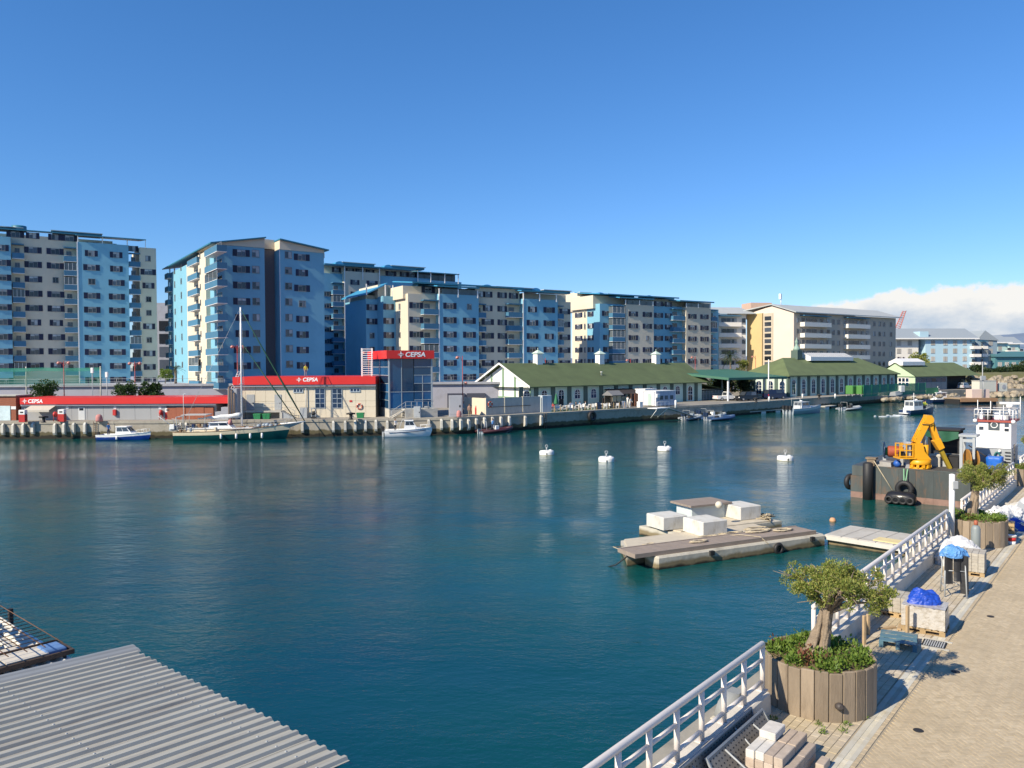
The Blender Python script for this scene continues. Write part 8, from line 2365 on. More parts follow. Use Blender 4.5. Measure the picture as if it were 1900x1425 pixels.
# ---------------------------------------------------------------- lamps, planting and people on the far side
GLOBE = mat('lamp_globe', (.48, .20, .16), .35, .08)
def street_lamp(px, ytop, Y, lab, heads=2, z0=QZ, group='red street lamps along the far quay', low=None):
 p = aty(px, ytop, Y); h = p.z - z0
 t = thing('street_lamp', lab, 'street lamp', (p.x, p.y, z0), 0, group)
 MB().tube([(0, 0, 0), (0, 0, h * .3), (0, 0, h)], [.11, .075, .05], 7).build('post', LAMPRED, t)
 sides = (-1, 1) if heads == 2 else (-1,)
 for sg in sides:
  MB().tube([(0, 0, h - .9), (sg * .35, 0, h - .2), (sg * .75, 0, h - .12)], .035, 6).build('arm', LAMPRED, t)
  MB().lathe([(.03, .22), (.14, .15), (.28, -.04), (.26, -.12), (.16, -.24), (.03, -.28)], c=(sg * .78, 0, h - .25), n=12).build('lamp_head', GLOBE, t)
 if low:
  MB().tube([(0, 0, low - .1), (.45, 0, low + .05)], .03, 6).build('arm', LAMPRED, t)
  MB().lathe([(.03, .2), (.14, .13), (.26, -.04), (.24, -.12), (.03, -.25)], c=(.5, 0, low - .05), n=12).build('lamp_head', GLOBE, t)
street_lamp(118, 670, 119, 'double headed red lamp between the two bushes, leftmost of the lamps')
street_lamp(250, 671, 119, 'double headed red lamp standing among the right pair of bushes')
street_lamp(440, 640, 119.5, 'double headed red lamp behind the yacht mast and depot end')
street_lamp(684, 652, 124, 'single headed red lamp left of the white roof ladder', 1)
street_lamp(858, 660, 118, 'tall red lamp with a second lower head, right of the glass tower', 1, low=4.6)
street_lamp(1012, 664, 150, 'red lamp head showing over the restaurant roof by its first chimney', 1)
street_lamp(1170, 666, 168, 'red lamp head showing over the restaurant roof between the chimneys', 1)
street_lamp(1290, 661, 176, 'red lamp standing just above the right end of the restaurant roof', 1)
street_lamp(1402, 660, 190, 'red lamp in front of the ochre stair tower', 1)
street_lamp(1672, 662, 230, 'red lamp behind the roof junction of the two right sheds', 2)
def bush(name, lab, cat, px, ybase, ytop, wpx, Y, m, seed, z0=None, trunk=True, group=None, leaf=.32, nl=150, ncl=20, flat=.85, tall=0.0):
 r = random.Random(seed)
 top = aty(px, ytop, Y); w_ = wpx / FPX * Y / 2; zb = aty(px, ybase, Y).z if z0 is None else z0
 t = thing(name, lab, cat, (top.x, Y, zb), 0, group)
 h = top.z - zb
 b = MB(); b.tube([(0, 0, -.1), (w_ * .05, 0, h * .35), (0, 0, h * .75)], [max(.08, h * .035), h * .025, h * .008], 7)
 for k in range(6):
  a = r.uniform(0, 6.28); b.tube([(0, 0, h * .3), (math.cos(a) * w_ * .4, math.sin(a) * w_ * .4, h * .55), (math.cos(a) * w_ * .75, math.sin(a) * w_ * .7, h * .7)], [h * .02, h * .013, .01], 5)
 b.build('trunk', BARK, t)
 f = MB()
 for k in range(ncl):
  a = r.uniform(0, 6.28); q = math.sqrt(r.random()) * .8; zz_ = r.uniform(.3, .9) if not tall else r.uniform(tall, .92)
  env = math.sin(min(1, max(.15, 1.15 - abs(zz_ - .55) * 1.3)) * math.pi / 2)
  leaves(f, (q * math.cos(a) * w_ * env, q * math.sin(a) * w_ * env * .8, h * zz_), w_ * r.uniform(.22, .4), nl, leaf, r, flat, .25, .45, .5)
 f.build('crown', m, t)
 return t
bush('bush', 'rounded dark green bush behind the depot, alone on the left', 'bush', 77, 742, 707, 56, 117, BUSHL, 1, group='bushes behind the fuel depot', z0=QZ, tall=.4)
bush('bush', 'looser green bush with bare stems behind the depot, left of the right pair', 'bush', 232, 742, 705, 50, 117, BUSHL, 2, group='bushes behind the fuel depot', z0=QZ, nl=110, tall=.4)
bush('bush', 'dense green bush behind the depot, right of the right pair', 'bush', 277, 742, 706, 48, 117.5, BUSHL, 3, group='bushes behind the fuel depot', z0=QZ, tall=.4)
bush('small_tree', 'small yellow green tree in the gap between the left two tall blocks', 'tree', 306, 712, 685, 24, 150, GREENL, 4, z0=PZ, leaf=.3, nl=80, ncl=14)
bush('small_tree', 'pale yellow green tree beside the dark palm', 'tree', 1378, 706, 664, 26, 193, OLIVE, 5, z0=QZ, leaf=.4, nl=90)
bush('dark_tree', 'dark tree in the shade behind the green canopy, nearer the restaurant', 'tree', 1340, 735, 693, 52, 172, DARKL, 6, z0=QZ, leaf=.45, group='dark trees behind the green canopy')
bush('dark_tree', 'dark tree in the shade behind the green canopy, nearer the customs shed', 'tree', 1376, 735, 695, 46, 178, DARKL, 7, z0=QZ, leaf=.45, group='dark trees behind the green canopy')
bush('brown_tree', 'rounded brown green tree between the tan block and the pale blue block', 'tree', 1706, 690, 651, 40, 262, OLIVE, 8, z0=QZ, leaf=.6, nl=130)
for k, (px, yt, w_, Y) in enumerate(((1815, 676, 42, 262), (1838, 684, 40, 250), (1862, 680, 46, 258), (1886, 677, 44, 264), (1908, 668, 46, 256))):
 bush('dark_tree', ('dark tree at the foot of the shaded blue wing', 'low dark tree left of the teal house wall', 'dark spreading tree before the teal house', 'dark tree over the grassy bank', 'tall dark tree cut by the right edge of the photo')[k], 'tree', px, 712, yt, w_, Y, DARKL, 20 + k, z0=QZ, leaf=.6, nl=120, group='dark trees on the far shore')
def palm(px, ytop, ybase, Y, lab, z0, seed, n=34, L=2.6):
 r = random.Random(seed); top = aty(px, ytop, Y); h = top.z - z0
 t = thing('palm_tree', lab, 'palm', (top.x, Y, z0), 0)
 hc = h - L * .45
 MB().tube([(0, 0, -.1), (.1, 0, hc * .5), (0, 0, hc)], [.26, .2, .24], 8).build('trunk', BARK, t)
 f = MB()
 for k in range(n):
  a = r.uniform(0, 6.28); el_ = r.uniform(-.5, 1.3); l = L * r.uniform(.7, 1.05)
  pts = []
  for i in range(7):
   q = i / 6; rr = l * q * math.cos(el_ * (1 - .3 * q)); zz_ = l * q * math.sin(el_) - .55 * l * q * q
   pts.append(Vector((rr * math.cos(a), rr * math.sin(a), hc + zz_)))
  for i in range(6):
   d = (pts[i + 1] - pts[i]); sd = d.cross(Vector((0, 0, 1))).normalized()
   for sg in (-1, 1):
    for j in range(2):
     p0 = pts[i].lerp(pts[i + 1], j * .5); wl_ = .5 * (1 - abs(i - 2.5) / 5)
     f.face([p0, p0 + d * .25, p0 + d * .7 + sd * sg * wl_ + Vector((0, 0, -.12))])
 f.build('fronds', DARKL, t)
palm(1355, 648, 695, 192, 'tall dark palm against the ivory balconies', QZ, 3, 46, 3.4)
palm(325, 676, 715, 133.5, 'small thin palm on the podium by the gabled block', PZ, 5, 22, 1.7)
t = thing('net_fence', 'green safety net strung on pale poles behind the depot', 'net fence', (aty(0, 700, 121).x, 121, QZ), 0)
NET = bpy.data.materials.new('green_net'); NET.use_nodes = True
nn = NET.node_tree; bs = nn.nodes['Principled BSDF']; bs.inputs['Base Color'].default_value = (.02, .22, .15, 1); bs.inputs['Roughness'].default_value = .8; bs.inputs['Alpha'].default_value = .34
NET2 = NET.copy(); NET2.name = 'green_net_edge'; NET2.node_tree.nodes['Principled BSDF'].inputs['Alpha'].default_value = .7
x0_ = aty(-30, 700, 121).x - t.location.x; x1_ = aty(188, 700, 121).x - t.location.x
zt0, zb0 = aty(60, 682, 121).z - QZ, aty(60, 716, 121).z - QZ
b = MB(); n = 30
for i in range(n):
 xa, xb_ = x0_ + (x1_ - x0_) * i / n, x0_ + (x1_ - x0_) * (i + 1) / n
 sg = lambda x: -.45 * (1 - ((x - x0_) / (x1_ - x0_) * 2.4 % 1.2 - .6) ** 2 / .36)
 b.face([(xa, .06 * math.sin(xa), zb0), (xb_, .06 * math.sin(xb_), zb0), (xb_, .08 * math.sin(xb_ * 1.3), zt0 - .5 + sg(xb_) * .3), (xa, .08 * math.sin(xa * 1.3), zt0 - .5 + sg(xa) * .3)], 0, True)
 b.face([(xa, .08 * math.sin(xa * 1.3), zt0 - .5 + sg(xa) * .3), (xb_, .08 * math.sin(xb_ * 1.3), zt0 - .5 + sg(xb_) * .3), (xb_, 0, zt0 + sg(xb_) * .2), (xa, 0, zt0 + sg(xa) * .2)], 1, True)
b.build('net', [NET, NET2], t)
for px in (-20, 48, 186):
 x = aty(px, 700, 121).x - t.location.x; MB().tube([(x, .1, -.1), (x, .1, zt0 + .15)], .11, 7).build('pole', CONC_L, t)
MB().tube([(x0_, .02, zb0 - .02), (x1_, .02, zb0 - .02)], .03, 4).build('cable', STEEL, t)
for px, yt, lab in ((171, 686, 'pole with a white camera box behind the depot'), (198, 694, 'thin pole with a small lamp behind the depot')):
 p = aty(px, yt, 119); t = thing('camera_pole', lab, 'pole', (p.x, p.y, QZ), 0)
 MB().tube([(0, 0, 0), (0, 0, p.z - QZ)], .06, 6).build('shaft', STEEL, t); MB().cbox(-.2, .2, -.15, .15, p.z - QZ - .5, p.z - QZ + .3, .04).build('head', HW, t)
p = aty(437, 690, 111); t = thing('leaning_ladder', 'pale lattice ladder leaning at the end of the red depot roof', 'ladder', (p.x, p.y, QZ), 0)
b = MB()
for s_ in (-.2, .2): b.tube([(-.9 + s_, 0, 3.0), (.3 + s_, .6, p.z - QZ)], .04, 5)
for k in range(11): f_ = k / 10; b.tube([(-.9 - .2 + 1.2 * f_, .6 * f_, 3 + (p.z - QZ - 3) * f_), (-.9 + .2 + 1.2 * f_, .6 * f_, 3 + (p.z - QZ - 3) * f_)], .03, 4)
b.build('rails', WHITE, t)
MB().cbox(-1.3, -.7, -.3, .3, 0, 2.98, .03).build('foot_box', GREYC, t)
p = atz(1426, 741, QZ)
t = thing('flag_pole', 'tall white flag pole on the far apron in front of the canopy', 'flag pole', p, 0)
MB().tube([(0, 0, 0), (0, 0, aty(1426, 667, p.y).z - QZ)], [.14, .10], 8).build('shaft', WHITE, t); MB().lathe([(.25, 0), (.25, .1), (.14, .14)], n=10).build('foot', CONC_L, t)
# ---------------------------------------------------------------- people
SKIN = mat('skin', (.42, .24, .16), .6, .05)
def person(lab, loc, rz, shirt, trousers, h=1.74, pose='stand', hair=(.03, .02, .015), bare=False, arm=0.0, lean=0.0):
 k = h / 1.74
 sit = pose == 'sit'
 hip = .48 if sit else .92
 V, E_, R_ = [], [], []
 def add(p, r, par=None):
  V.append(tuple(x * k for x in p)); R_.append(r * k); i = len(V) - 1
  if par is not None: E_.append((par, i))
  return i
 ly = lean
 pel = add((0, 0, hip), .135)
 waist = add((0, ly * .3, hip + .18), .125, pel)
 chest = add((0, ly * .7, hip + .40), .15, waist)
 neck = add((0, ly, hip + .57), .06, chest)
 head0 = add((0, ly - .02, hip + .66), .085, neck); head1 = add((0, ly - .02, hip + .76), .10, head0); add((0, ly - .01, hip + .83), .06, head1)
 add((0, ly - .115, hip + .725), .018, head1)
 for s_ in (-1, 1):
  sh = add((s_ * .17, ly * .85, hip + .50), .065, chest)
  el_ = add((s_ * .25, ly * .7 - .04 - arm * .15, hip + .24 + arm * .12), .048, sh)
  wr = add((s_ * (.24 - arm * .08), ly * .7 - .12 - arm * .28, hip + .03 + arm * .25), .036, el_)
  hd = add((s_ * (.23 - arm * .08), ly * .7 - .15 - arm * .36, hip - .06 + arm * .28), .038, wr)
  if sit:
   th = add((s_ * .10, -.06, hip), .095, pel); kn = add((s_ * .12, -.44, hip + .02), .068, th); an = add((s_ * .12, -.46, .09), .045, kn); add((s_ * .12, -.60, .04), .04, an)
  else:
   th = add((s_ * .095, 0, hip - .1), .095, pel); kn = add((s_ * .11, -.02 * s_, .50), .065, th); an = add((s_ * .115, .03 * s_, .09), .045, kn); add((s_ * .13, -.13 + .03 * s_, .04), .04, an)
 me = bpy.data.meshes.new('person_cage'); me.from_pydata(V, E_, [])
 o = bpy.data.objects.new('person_cage', me); COL.objects.link(o)
 md = o.modifiers.new('skin', 'SKIN'); sv = me.skin_vertices[0].data
 for i, r_ in enumerate(R_): sv[i].radius = (r_, r_)
 sv[0].use_root = True
 o.modifiers.new('sub', 'SUBSURF').levels = 1
 dg = bpy.context.evaluated_depsgraph_get(); m2 = bpy.data.meshes.new_from_object(o.evaluated_get(dg))
 bpy.data.objects.remove(o)
 m2.materials.clear()
 for mt_ in (SKIN, shirt, trousers, BLACK): m2.materials.append(mt_)
 for p in m2.polygons:
  c = p.center / k; z = c.z
  i = 0
  if z < .07: i = 3
  elif z < hip + .06 and abs(c.x) < .20 and not (z > hip - .2 and c.y < -.12 and not sit): i = 2
  elif z < hip + .56 and (abs(c.x) < .235 or z > hip + .3): i = 0 if bare else 1
  p.material_index = i; p.use_smooth = True
 m2.name = 'person'
 t = bpy.data.objects.new('person', m2); COL.objects.link(t); t.location = loc; t.rotation_euler.z = rz
 tag(t, lab, 'person')
 hm = mat('hair_%d' % int(hair[0] * 1000), hair, .7, .2, 20)
 b = MB(); b.lathe([(.105 * k, 0), (.112 * k, .05 * k), (.09 * k, .11 * k), (.03 * k, .135 * k)], c=(0, (ly + .01) * k, (hip + .735) * k), n=12); b.build('hair', hm, t)
 return t
def cloth(nm, c): return mat(nm, c, .85, .1, 6)
BLUEC, WHITEC, NAVYC, YELC, GREYCL, DARKC, REDC, KHAK = cloth('cloth_blue', (.06, .18, .42)), cloth('cloth_white', (.66, .66, .64)), cloth('cloth_navy', (.02, .03, .07)), cloth('cloth_yellow', (.55, .60, .06)), cloth('cloth_grey', (.25, .25, .26)), cloth('cloth_dark', (.03, .03, .035)), cloth('cloth_red', (.35, .04, .04)), cloth('cloth_khaki', (.32, .27, .18))
tb = [o for o in bpy.data.objects if o.name.startswith('cabin_boat')]
def on_boat(t, x, y, z): return t.matrix_basis @ Vector((x, y, z))
for o in COL.objects: pass
def onb(t, x, y, z): c, s = math.cos(t.rotation_euler.z), math.sin(t.rotation_euler.z); return Vector((t.location.x + x * c - y * s, t.location.y + x * s + y * c, t.location.z + z))
cb1, cb2 = bpy.data.objects['cabin_boat'], bpy.data.objects['cabin_boat.001']
person('person in a blue jacket standing at the stern of the blue cabin boat', onb(cb1, -2.2, 0, .48), 1.2, BLUEC, NAVYC, 1.72)
person('person in a white shirt standing at the stern of the white cabin boat', onb(cb2, -1.75, 0, .66), 1.0, WHITEC, DARKC, 1.72, arm=.4)
person('person in a blue top at the console of the dark maroon inflatable', onb(rib4, -.6, .0, .34), 2.2, BLUEC, NAVYC, 1.7, arm=.6)
person('bare chested man in pale shorts standing in the shade by the red crate', atz(871, 773.6, QZ), .3, SKIN, KHAK, 1.78, bare=True)
person('worker in a yellow vest on the roof of the fuel station', fK.w(kx(567, 3, 700), 3.0, kzt - .02), .4, YELC, GREYCL, 1.0 + .72, lean=-.12)
person('person in a yellow green jacket on the deck of the moving launch', onb(la, .6, -.5, .72), .4, YELC, NAVYC, 1.72)
person('second person in yellow green on the launch, nearer its bow', onb(la, 1.5, -.2, .78), .9, YELC, DARKC, 1.72, arm=.5)
# ---------------------------------------------------------------- cafe terrace on the far quay
PLW = mat('white_plastic', (.72, .71, .68), .5, .05)
def chair(loc, rz):
 t = thing('cafe_chair', 'white plastic chair on the quayside cafe terrace', 'chair', loc, rz, 'white chairs on the cafe terrace')
 MB().box(-.23, .23, -.23, .23, .41, .45).build('seat', PLW, t); MB().box(-.23, .23, .2, .235, .452, .86).build('backrest', PLW, t)
 for x in (-.2, .2):
  for y in (-.2, .2): MB().box(x - .025, x + .025, y - .025, y + .025, 0, .408).build('leg', PLW, t)
 return t
def table(loc):
 t = thing('cafe_table', 'white table on the quayside cafe terrace', 'table', loc, fQ.a, 'white tables on the cafe terrace')
 MB().cbox(-.45, .45, -.45, .45, .70, .74, .01).build('tabletop', PLW, t)
 for x in (-.38, .38):
  for y in (-.38, .38): MB().box(x - .025, x + .025, y - .025, y + .025, 0, .698).build('leg', PLW, t)
 return t
ch0 = chair(fQ.w(3.4, 1.9, QZ + .012), .3); tb0 = table(fQ.w(4.2, 2.4, QZ + .012))
x_end = fQ.X(1148, 2.2, 755)
k = 0
used = [fQ.w(3.4, 1.9, 0)]
nt_ = 11
for i in range(nt_):
 x = 3.6 + (x_end - 4.2) * i / (nt_ - 1); y = 2.3 + (i % 2) * 1.3
 if i: copy_thing(tb0, fQ.w(x, y, QZ + .012), fQ.a + rnd.uniform(-.2, .2), tb0['label'])
 else: tb0.location = fQ.w(x, y, QZ + .012)
 for j in range(rnd.choice((2, 3, 3))):
  a = j * 2.1 + rnd.uniform(-.3, .3); loc = fQ.w(x + .85 * math.cos(a), y + .85 * math.sin(a), QZ + .012)
  rz = fQ.a + a - math.pi / 2
  if i == 0 and j == 0: ch0.location = loc; ch0.rotation_euler.z = rz
  else: copy_thing(ch0, loc, rz, ch0['label'])
ppl = ((1058, BLUEC, 'diner in blue seated at the cafe tables below the second window'), (1071, DARKC, 'diner in dark clothes seated at the cafe, left of the one in pale blue'), (1076, cloth('cloth_paleblue', (.35, .45, .6)), 'diner in pale blue seated nearest the middle of the cafe terrace'), (1089, WHITEC, 'diner in white seated at the cafe below the arched window'), (1026, REDC, 'diner in red seated at the cafe beside the first green parasol'))
for i, (px, sh, lab) in enumerate(ppl):
 x = fQ.X(px, 3.2, 752); person(lab, fQ.w(x, 3.2 + .3 * (i % 2), QZ + .01), fQ.a + (i * 1.3), sh, NAVYC, 1.7, 'sit', arm=.5)
def parasol(px, lab, y=3.9):
 t = thing('parasol', lab, 'parasol', fQ.w(fQ.X(px, y, 745), y, QZ), 0, 'closed green parasols at the cafe')
 MB().tube([(0, 0, .05), (0, 0, 2.75)], .03, 6).build('pole', PALW, t)
 MB().lathe([(.30, 1.0), (.34, 1.15), (.22, 1.8), (.12, 2.4), (.03, 2.7)], n=12, wob=lambda a, z: 1 + .18 * math.cos(4 * a)).build('folded_canopy', mat('parasol_green', (.03, .16, .08), .85, .1), t)
 MB().lathe([(.3, 0), (.3, .08), (.06, .12)], n=10).build('foot', CONC, t)
parasol(1032, 'closed green parasol at the left end of the cafe terrace')
parasol(1128, 'closed green parasol beside the wooden hut')
t = thing('post_fence', 'low fence of pale timber posts and wire along the cafe terrace edge', 'fence', fQ.w(2.7, 1.0, QZ), fQ.a)
Lf_ = x_end - 2.5
for k in range(13): MB().box(Lf_ * k / 12 - .05, Lf_ * k / 12 + .05, -.05, .05, 0, 1.0).build('post', PALW, t)
for z in (.4, .9): MB().tube([(0, 0, z), (Lf_, 0, z)], .012, 4).build('wire', STEEL, t)
for px, py, m_, lab in ((1111, 759.5, NAVYM, 'dark blue A board standing at the terrace edge'), (1157, 757, mat('pale_sign', (.5, .52, .55), .6), 'pale A board standing right of the wooden hut'), (1059.5, 761, mat('pale_sign', (.5, .52, .55), .6), 'pale A board among the cafe chairs on the terrace')):
 t = thing('sign_board', lab, 'sign', atz(px, py, QZ), fQ.a, 'A boards at the cafe')
 b = MB(); b.loft([[(-.4, -.3, 0), (.4, -.3, 0), (.4, -.27, 0), (-.4, -.27, 0)], [(-.4, -.04, 1.15), (.4, -.04, 1.15), (.4, -.01, 1.15), (-.4, -.01, 1.15)]], smooth=False); b.build('front_board', m_, t)
 b = MB(); b.loft([[(-.4, .27, 0), (.4, .27, 0), (.4, .3, 0), (-.4, .3, 0)], [(-.4, .01, 1.15), (.4, .01, 1.15), (.4, .04, 1.15), (-.4, .04, 1.15)]], smooth=False); b.build('rear_board', m_, t)
hp = atz(1140, 757.5, QZ)
t = thing('wooden_hut', 'small wooden kiosk hut with a peaked roof on the cafe terrace', 'hut', hp, fQ.a)
HUTW = mat('hut_wood', (.10, .085, .065), .85, .15, 4, rand=.1)
for k in range(7): MB().box(-.7 + .0, 1.7, -.03, 0, .02 + k * .14, .14 + k * .14).build('plank', HUTW, t)
b = MB(); b.box(-.7, -.58, 0, .12, 0, 2.1); b.box(1.58, 1.7, 0, .12, 0, 2.1); b.box(.45, .55, 0, .12, 0, 2.1); b.box(-.7, 1.7, 1.5, 1.6, 0, 2.1); b.build('frame', HUTW, t)
MB().box(-.5, .42, -.05, -.01, 1.1, 2.05).build('hatch_panel', mat('hatch_tan', (.45, .37, .24), .8, .08), t); MB().box(.6, 1.55, -.05, -.01, 1.1, 2.05).build('hatch_panel', MATS['hatch_tan'], t)
b = MB(); b.yprism([(-.4, 2.1), (1.9, 2.1), (1.9, 2.18), (.75, 2.9), (-.4, 2.18)], -.9, 1.9); b.build('roof', mat('hut_roof', (.18, .18, .18), .8, .1), t)
t = thing('kitchen_awning', 'dark brown awning on posts beside the wooden hut', 'awning', fG.w(gx(1118), -3.2, QZ), fG.a)
b = MB(); b.loft([[(0, 0, 2.0), (7.2, 0, 2.0), (7.2, 0, 2.1), (0, 0, 2.1)], [(.3, 3, 2.8), (7.2, 3, 2.8), (7.2, 3, 2.9), (.3, 3, 2.9)]], smooth=False); b.build('cloth', mat('awning_brown', (.035, .028, .025), .85, .1), t)
for x in (.1, 3.6, 7.1): MB().box(x - .05, x + .05, .02, .12, 0, 2.0).build('post', HUTW, t)
MB().box(-2.5, .6, .6, .66, 0, 1.5).build('screen', mat('screen_brown', (.05, .03, .025), .8, .1), t)
for px, m_, lab in ((1180.5, mat('door_brown', (.20, .075, .04), .7, .1), 'brown door panel standing beside the portable cabin'), (1174, mat('door_brown2', (.16, .09, .06), .7, .1), 'narrow brown panel left of the brown door panel')):
 p = atz(px, 754, QZ); tag(MB().cbox(-.45, .45, -.05, .05, 0, 2.2, .02).build('door_panel', m_, loc=p, rz=fQ.a), lab, 'panel')
p = atz(1164.5, 754, QZ)
person('waiter in white standing beside the wooden hut', p, 2.5, WHITEC, WHITEC, 1.76, arm=.5)
person('second person in white bending beside the white fridge', atz(1168.5, 756.5, QZ), .8, WHITEC, WHITEC, 1.7, arm=.3, lean=-.2)
t = thing('fridge', 'small white fridge by the brown panels on the terrace', 'fridge', atz(1187, 756, QZ), fQ.a); MB().cbox(-.4, .4, -.35, .35, 0, 1.0, .04).build('case', PLW, t); MB().box(-.36, .36, -.37, -.352, .1, .9).build('door', PLW, t)
pc = atz(1217, 755, QZ)
fPc = Frame(pc.x, pc.y, fQ.a * 57.2958 if False else math.degrees(fQ.a))
t = thing('portable_cabin', 'white portable cabin, its long side toned lavender for shade, on the quay', 'cabin', pc, fQ.a)
cl = fPc.X(1253, 0, 742); ch_ = 2.55
LAV = mat('shaded_cabin_panel', (.46, .47, .53), .7, .05)  # shade on the white cabin's long side is painted in as lavender
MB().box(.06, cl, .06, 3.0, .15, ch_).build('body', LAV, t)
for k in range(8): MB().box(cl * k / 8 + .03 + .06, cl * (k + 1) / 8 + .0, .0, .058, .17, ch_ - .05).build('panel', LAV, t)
b = MB(); b.box(-.05, cl + .08, -.06, 3.1, ch_ + .002, ch_ + .15); b.box(-.03, .058, -.03, .058, .1, ch_); b.box(cl + .002, cl + .08, -.03, .058, .1, ch_); b.build('frame', WHITE, t)
for px in (.28, .52, .80): x = cl * px; q = MB(); q.box(x - .5, x + .5, -.03, -.002, 1.1, 1.95, 0); q.box(x - .42, x + .42, -.05, -.032, 1.18, 1.87, 1); q.build('window', [LAV, GLZ], t)
MB().box(-.04, .055, .4, 2.6, .2, ch_ - .1).build('end_panel', WHITE, t); MB().box(-.07, -.042, .9, 1.7, .25, 2.2).build('door', mat('mint_door', (.40, .50, .45), .7), t)
MB().cbox(-.1 + .0, .7, -.38, -.07, 1.6, 2.2, .04).build('air_conditioner', PLW, t)
t2_ = thing('portable_cabin', 'smaller white cabin set back left of the lavender sided cabin', 'cabin', fQ.w(fQ.X(1197, 4.2, 748), 4.2, QZ), fQ.a)
MB().box(0, 3.0, 0, 2.2, .1, 2.75).build('body', WHITE, t2_); MB().box(-.1, 3.1, -.1, 2.3, 2.752, 2.9).build('roof', WHITE, t2_); MB().box(.6, 1.5, -.03, -.002, 1.1, 1.9).build('window', GLZ, t2_)
for px, lab in ((1253.5, 'white bollard post right of the portable cabin'), (1489, 'short white bollard post on the apron before the customs shed'), (1549.5, 'short white bollard post near the green skip'), (1427.0, 'white box cabinet on the apron by the floating dock')):
 p = atz(px, 757.0 if px < 1300 else (739 if px != 1427 else 745), QZ); tag(MB().lathe([(.16, 0), (.16, 1.25 if px < 1400 else .9), (.05, 1.3 if px < 1400 else .95)], n=10).build('bollard_post', WHITE, loc=p), lab, 'bollard')
# ---------------------------------------------------------------- vehicles
def vehicle(name, lab, cat, px, py, rz, L, W_, Hh, paint, kind='suv', Y=None):
 p = atz(px, py, QZ)
 t = thing(name, lab, cat, p, rz)
 zb = .32
 hood = {'suv': (.98, .26), 'pickup': (.95, .28), 'van': (1.1, .14), 'car': (.88, .27)}[kind]
 h1, fh = hood[0], hood[1]
 prof = [(-L / 2, zb + .1), (-L / 2 + .05, zb), (L / 2 - .1, zb), (L / 2, zb + .15), (L / 2 - .03, h1 * .86), (L / 2 - L * fh, h1), (-L / 2 + .03, h1 + .04), (-L / 2, h1 - .1)]
 b = MB()
 rings = [[(x, -W_ / 2 + (.06 if z > .8 else .0), z) for x, z in prof], [(x, W_ / 2 - (.06 if z > .8 else .0), z) for x, z in prof]]
 b.loft(rings, closed=True, cap=True, smooth=False); bd = b.build('body', paint, t)
 x0c = -L / 2 + (.08 if kind != 'pickup' else L * .42); x1c = L / 2 - L * fh
 zc = h1 + .02
 def rg(z, f): return [(x0c + f * .25, -W_ / 2 + .1 + f * .14, z), (x1c - f * (.75 if kind != 'van' else .45), -W_ / 2 + .1 + f * .14, z), (x1c - f * (.75 if kind != 'van' else .45), W_ / 2 - .1 - f * .14, z), (x0c + f * .25, W_ / 2 - .1 - f * .14, z)]
 b = MB(); b.loft([rg(zc, 0), rg(Hh - .06, .9), rg(Hh, 1.15)], smooth=False); cbn = b.build('cabin', paint, t)
 lo, hi = rg(zc, 0), rg(Hh - .06, .9)
 for e in range(4):
  n = 2 if e in (0, 2) and L > 3 else 1
  for k in range(n):
   f0, f1 = .06 + .88 * k / n + .015, .06 + .88 * (k + 1) / n - .015
   if kind == 'van' and e in (0, 2) and k == (0 if e == 0 else 1): continue
   P = [Vector(lo[e]).lerp(Vector(lo[(e + 1) % 4]), f) for f in (f0, f1)]; Q = [Vector(hi[e]).lerp(Vector(hi[(e + 1) % 4]), f) for f in (f0, f1)]
   pts = [P[0].lerp(Q[0], .12), P[1].lerp(Q[1], .12), P[1].lerp(Q[1], .9), P[0].lerp(Q[0], .9)]
   nr_ = (pts[1] - pts[0]).cross(pts[3] - pts[0]).normalized() * .012
   g = MB(); g.face([q + nr_ for q in pts]); g.build('window', PANE, cbn)
 for sx in (-1, 1):
  for sy in (-1, 1):
   q = MB(); c = Vector((sx * L * .31, sy * (W_ / 2 - .1), .34)); q.tube([c - Vector((0, .12, 0)), c + Vector((0, .12, 0))], .34, 14); w_ = q.build('wheel', BLACK, t)
   q = MB(); c2 = c + Vector((0, sy * .125, 0)); q.tube([c2 - Vector((0, .01, 0)), c2 + Vector((0, .01, 0))], .2, 10); q.build('rim', STEEL, w_)
 for sy in (-1, 1):
  MB().box(L / 2 - .05, L / 2 + .005, sy * W_ * .36 - .16, sy * W_ * .36 + .16, h1 * .68, h1 * .83).build('headlight', WHITE, t)
  MB().box(-L / 2 - .01, -L / 2 + .05, sy * W_ * .4 - .1, sy * W_ * .4 + .1, h1 * .7, h1 * .95).build('tail_light', REDP, t)
 MB().cbox(L / 2 - .12, L / 2 + .06, -W_ * .46, W_ * .46, zb, zb + .22, .03).build('bumper', BLACK if kind != 'car' else paint, t)
 return t
CARW = mat('car_white', (.62, .63, .63), .3, .03); CARD = mat('car_dark', (.012, .014, .018), .25, .05); CARN = mat('car_navy', (.014, .018, .05), .25, .05); CARS = mat('car_silver', (.42, .45, .47), .3, .04)
vehicle('parked_pickup', 'white pickup parked under the green canopy nearest the restaurant', 'pickup', 1347, 743, math.radians(20), 5.0, 1.85, 1.75, CARW, 'pickup')
vehicle('parked_suv', 'dark four wheel drive with a bright spare cover under the green canopy', 'car', 1384, 743.5, math.radians(205), 4.6, 1.85, 1.85, CARD, 'suv')
vehicle('parked_van', 'dark navy van parked at the right end of the green canopy', 'van', 1437, 740.5, math.radians(28), 4.9, 1.9, 1.95, CARN, 'van')
vehicle('parked_car', 'white car showing its roof over the panel wall behind the station', 'car', 883, 760, math.radians(12), 4.4, 1.75, 1.6, CARW, 'car')
vehicle('parked_suv', 'silver four wheel drive parked before the dark bay of the boat shed', 'car', 1789, 721.5, math.radians(35), 4.4, 1.8, 1.75, CARS, 'suv')
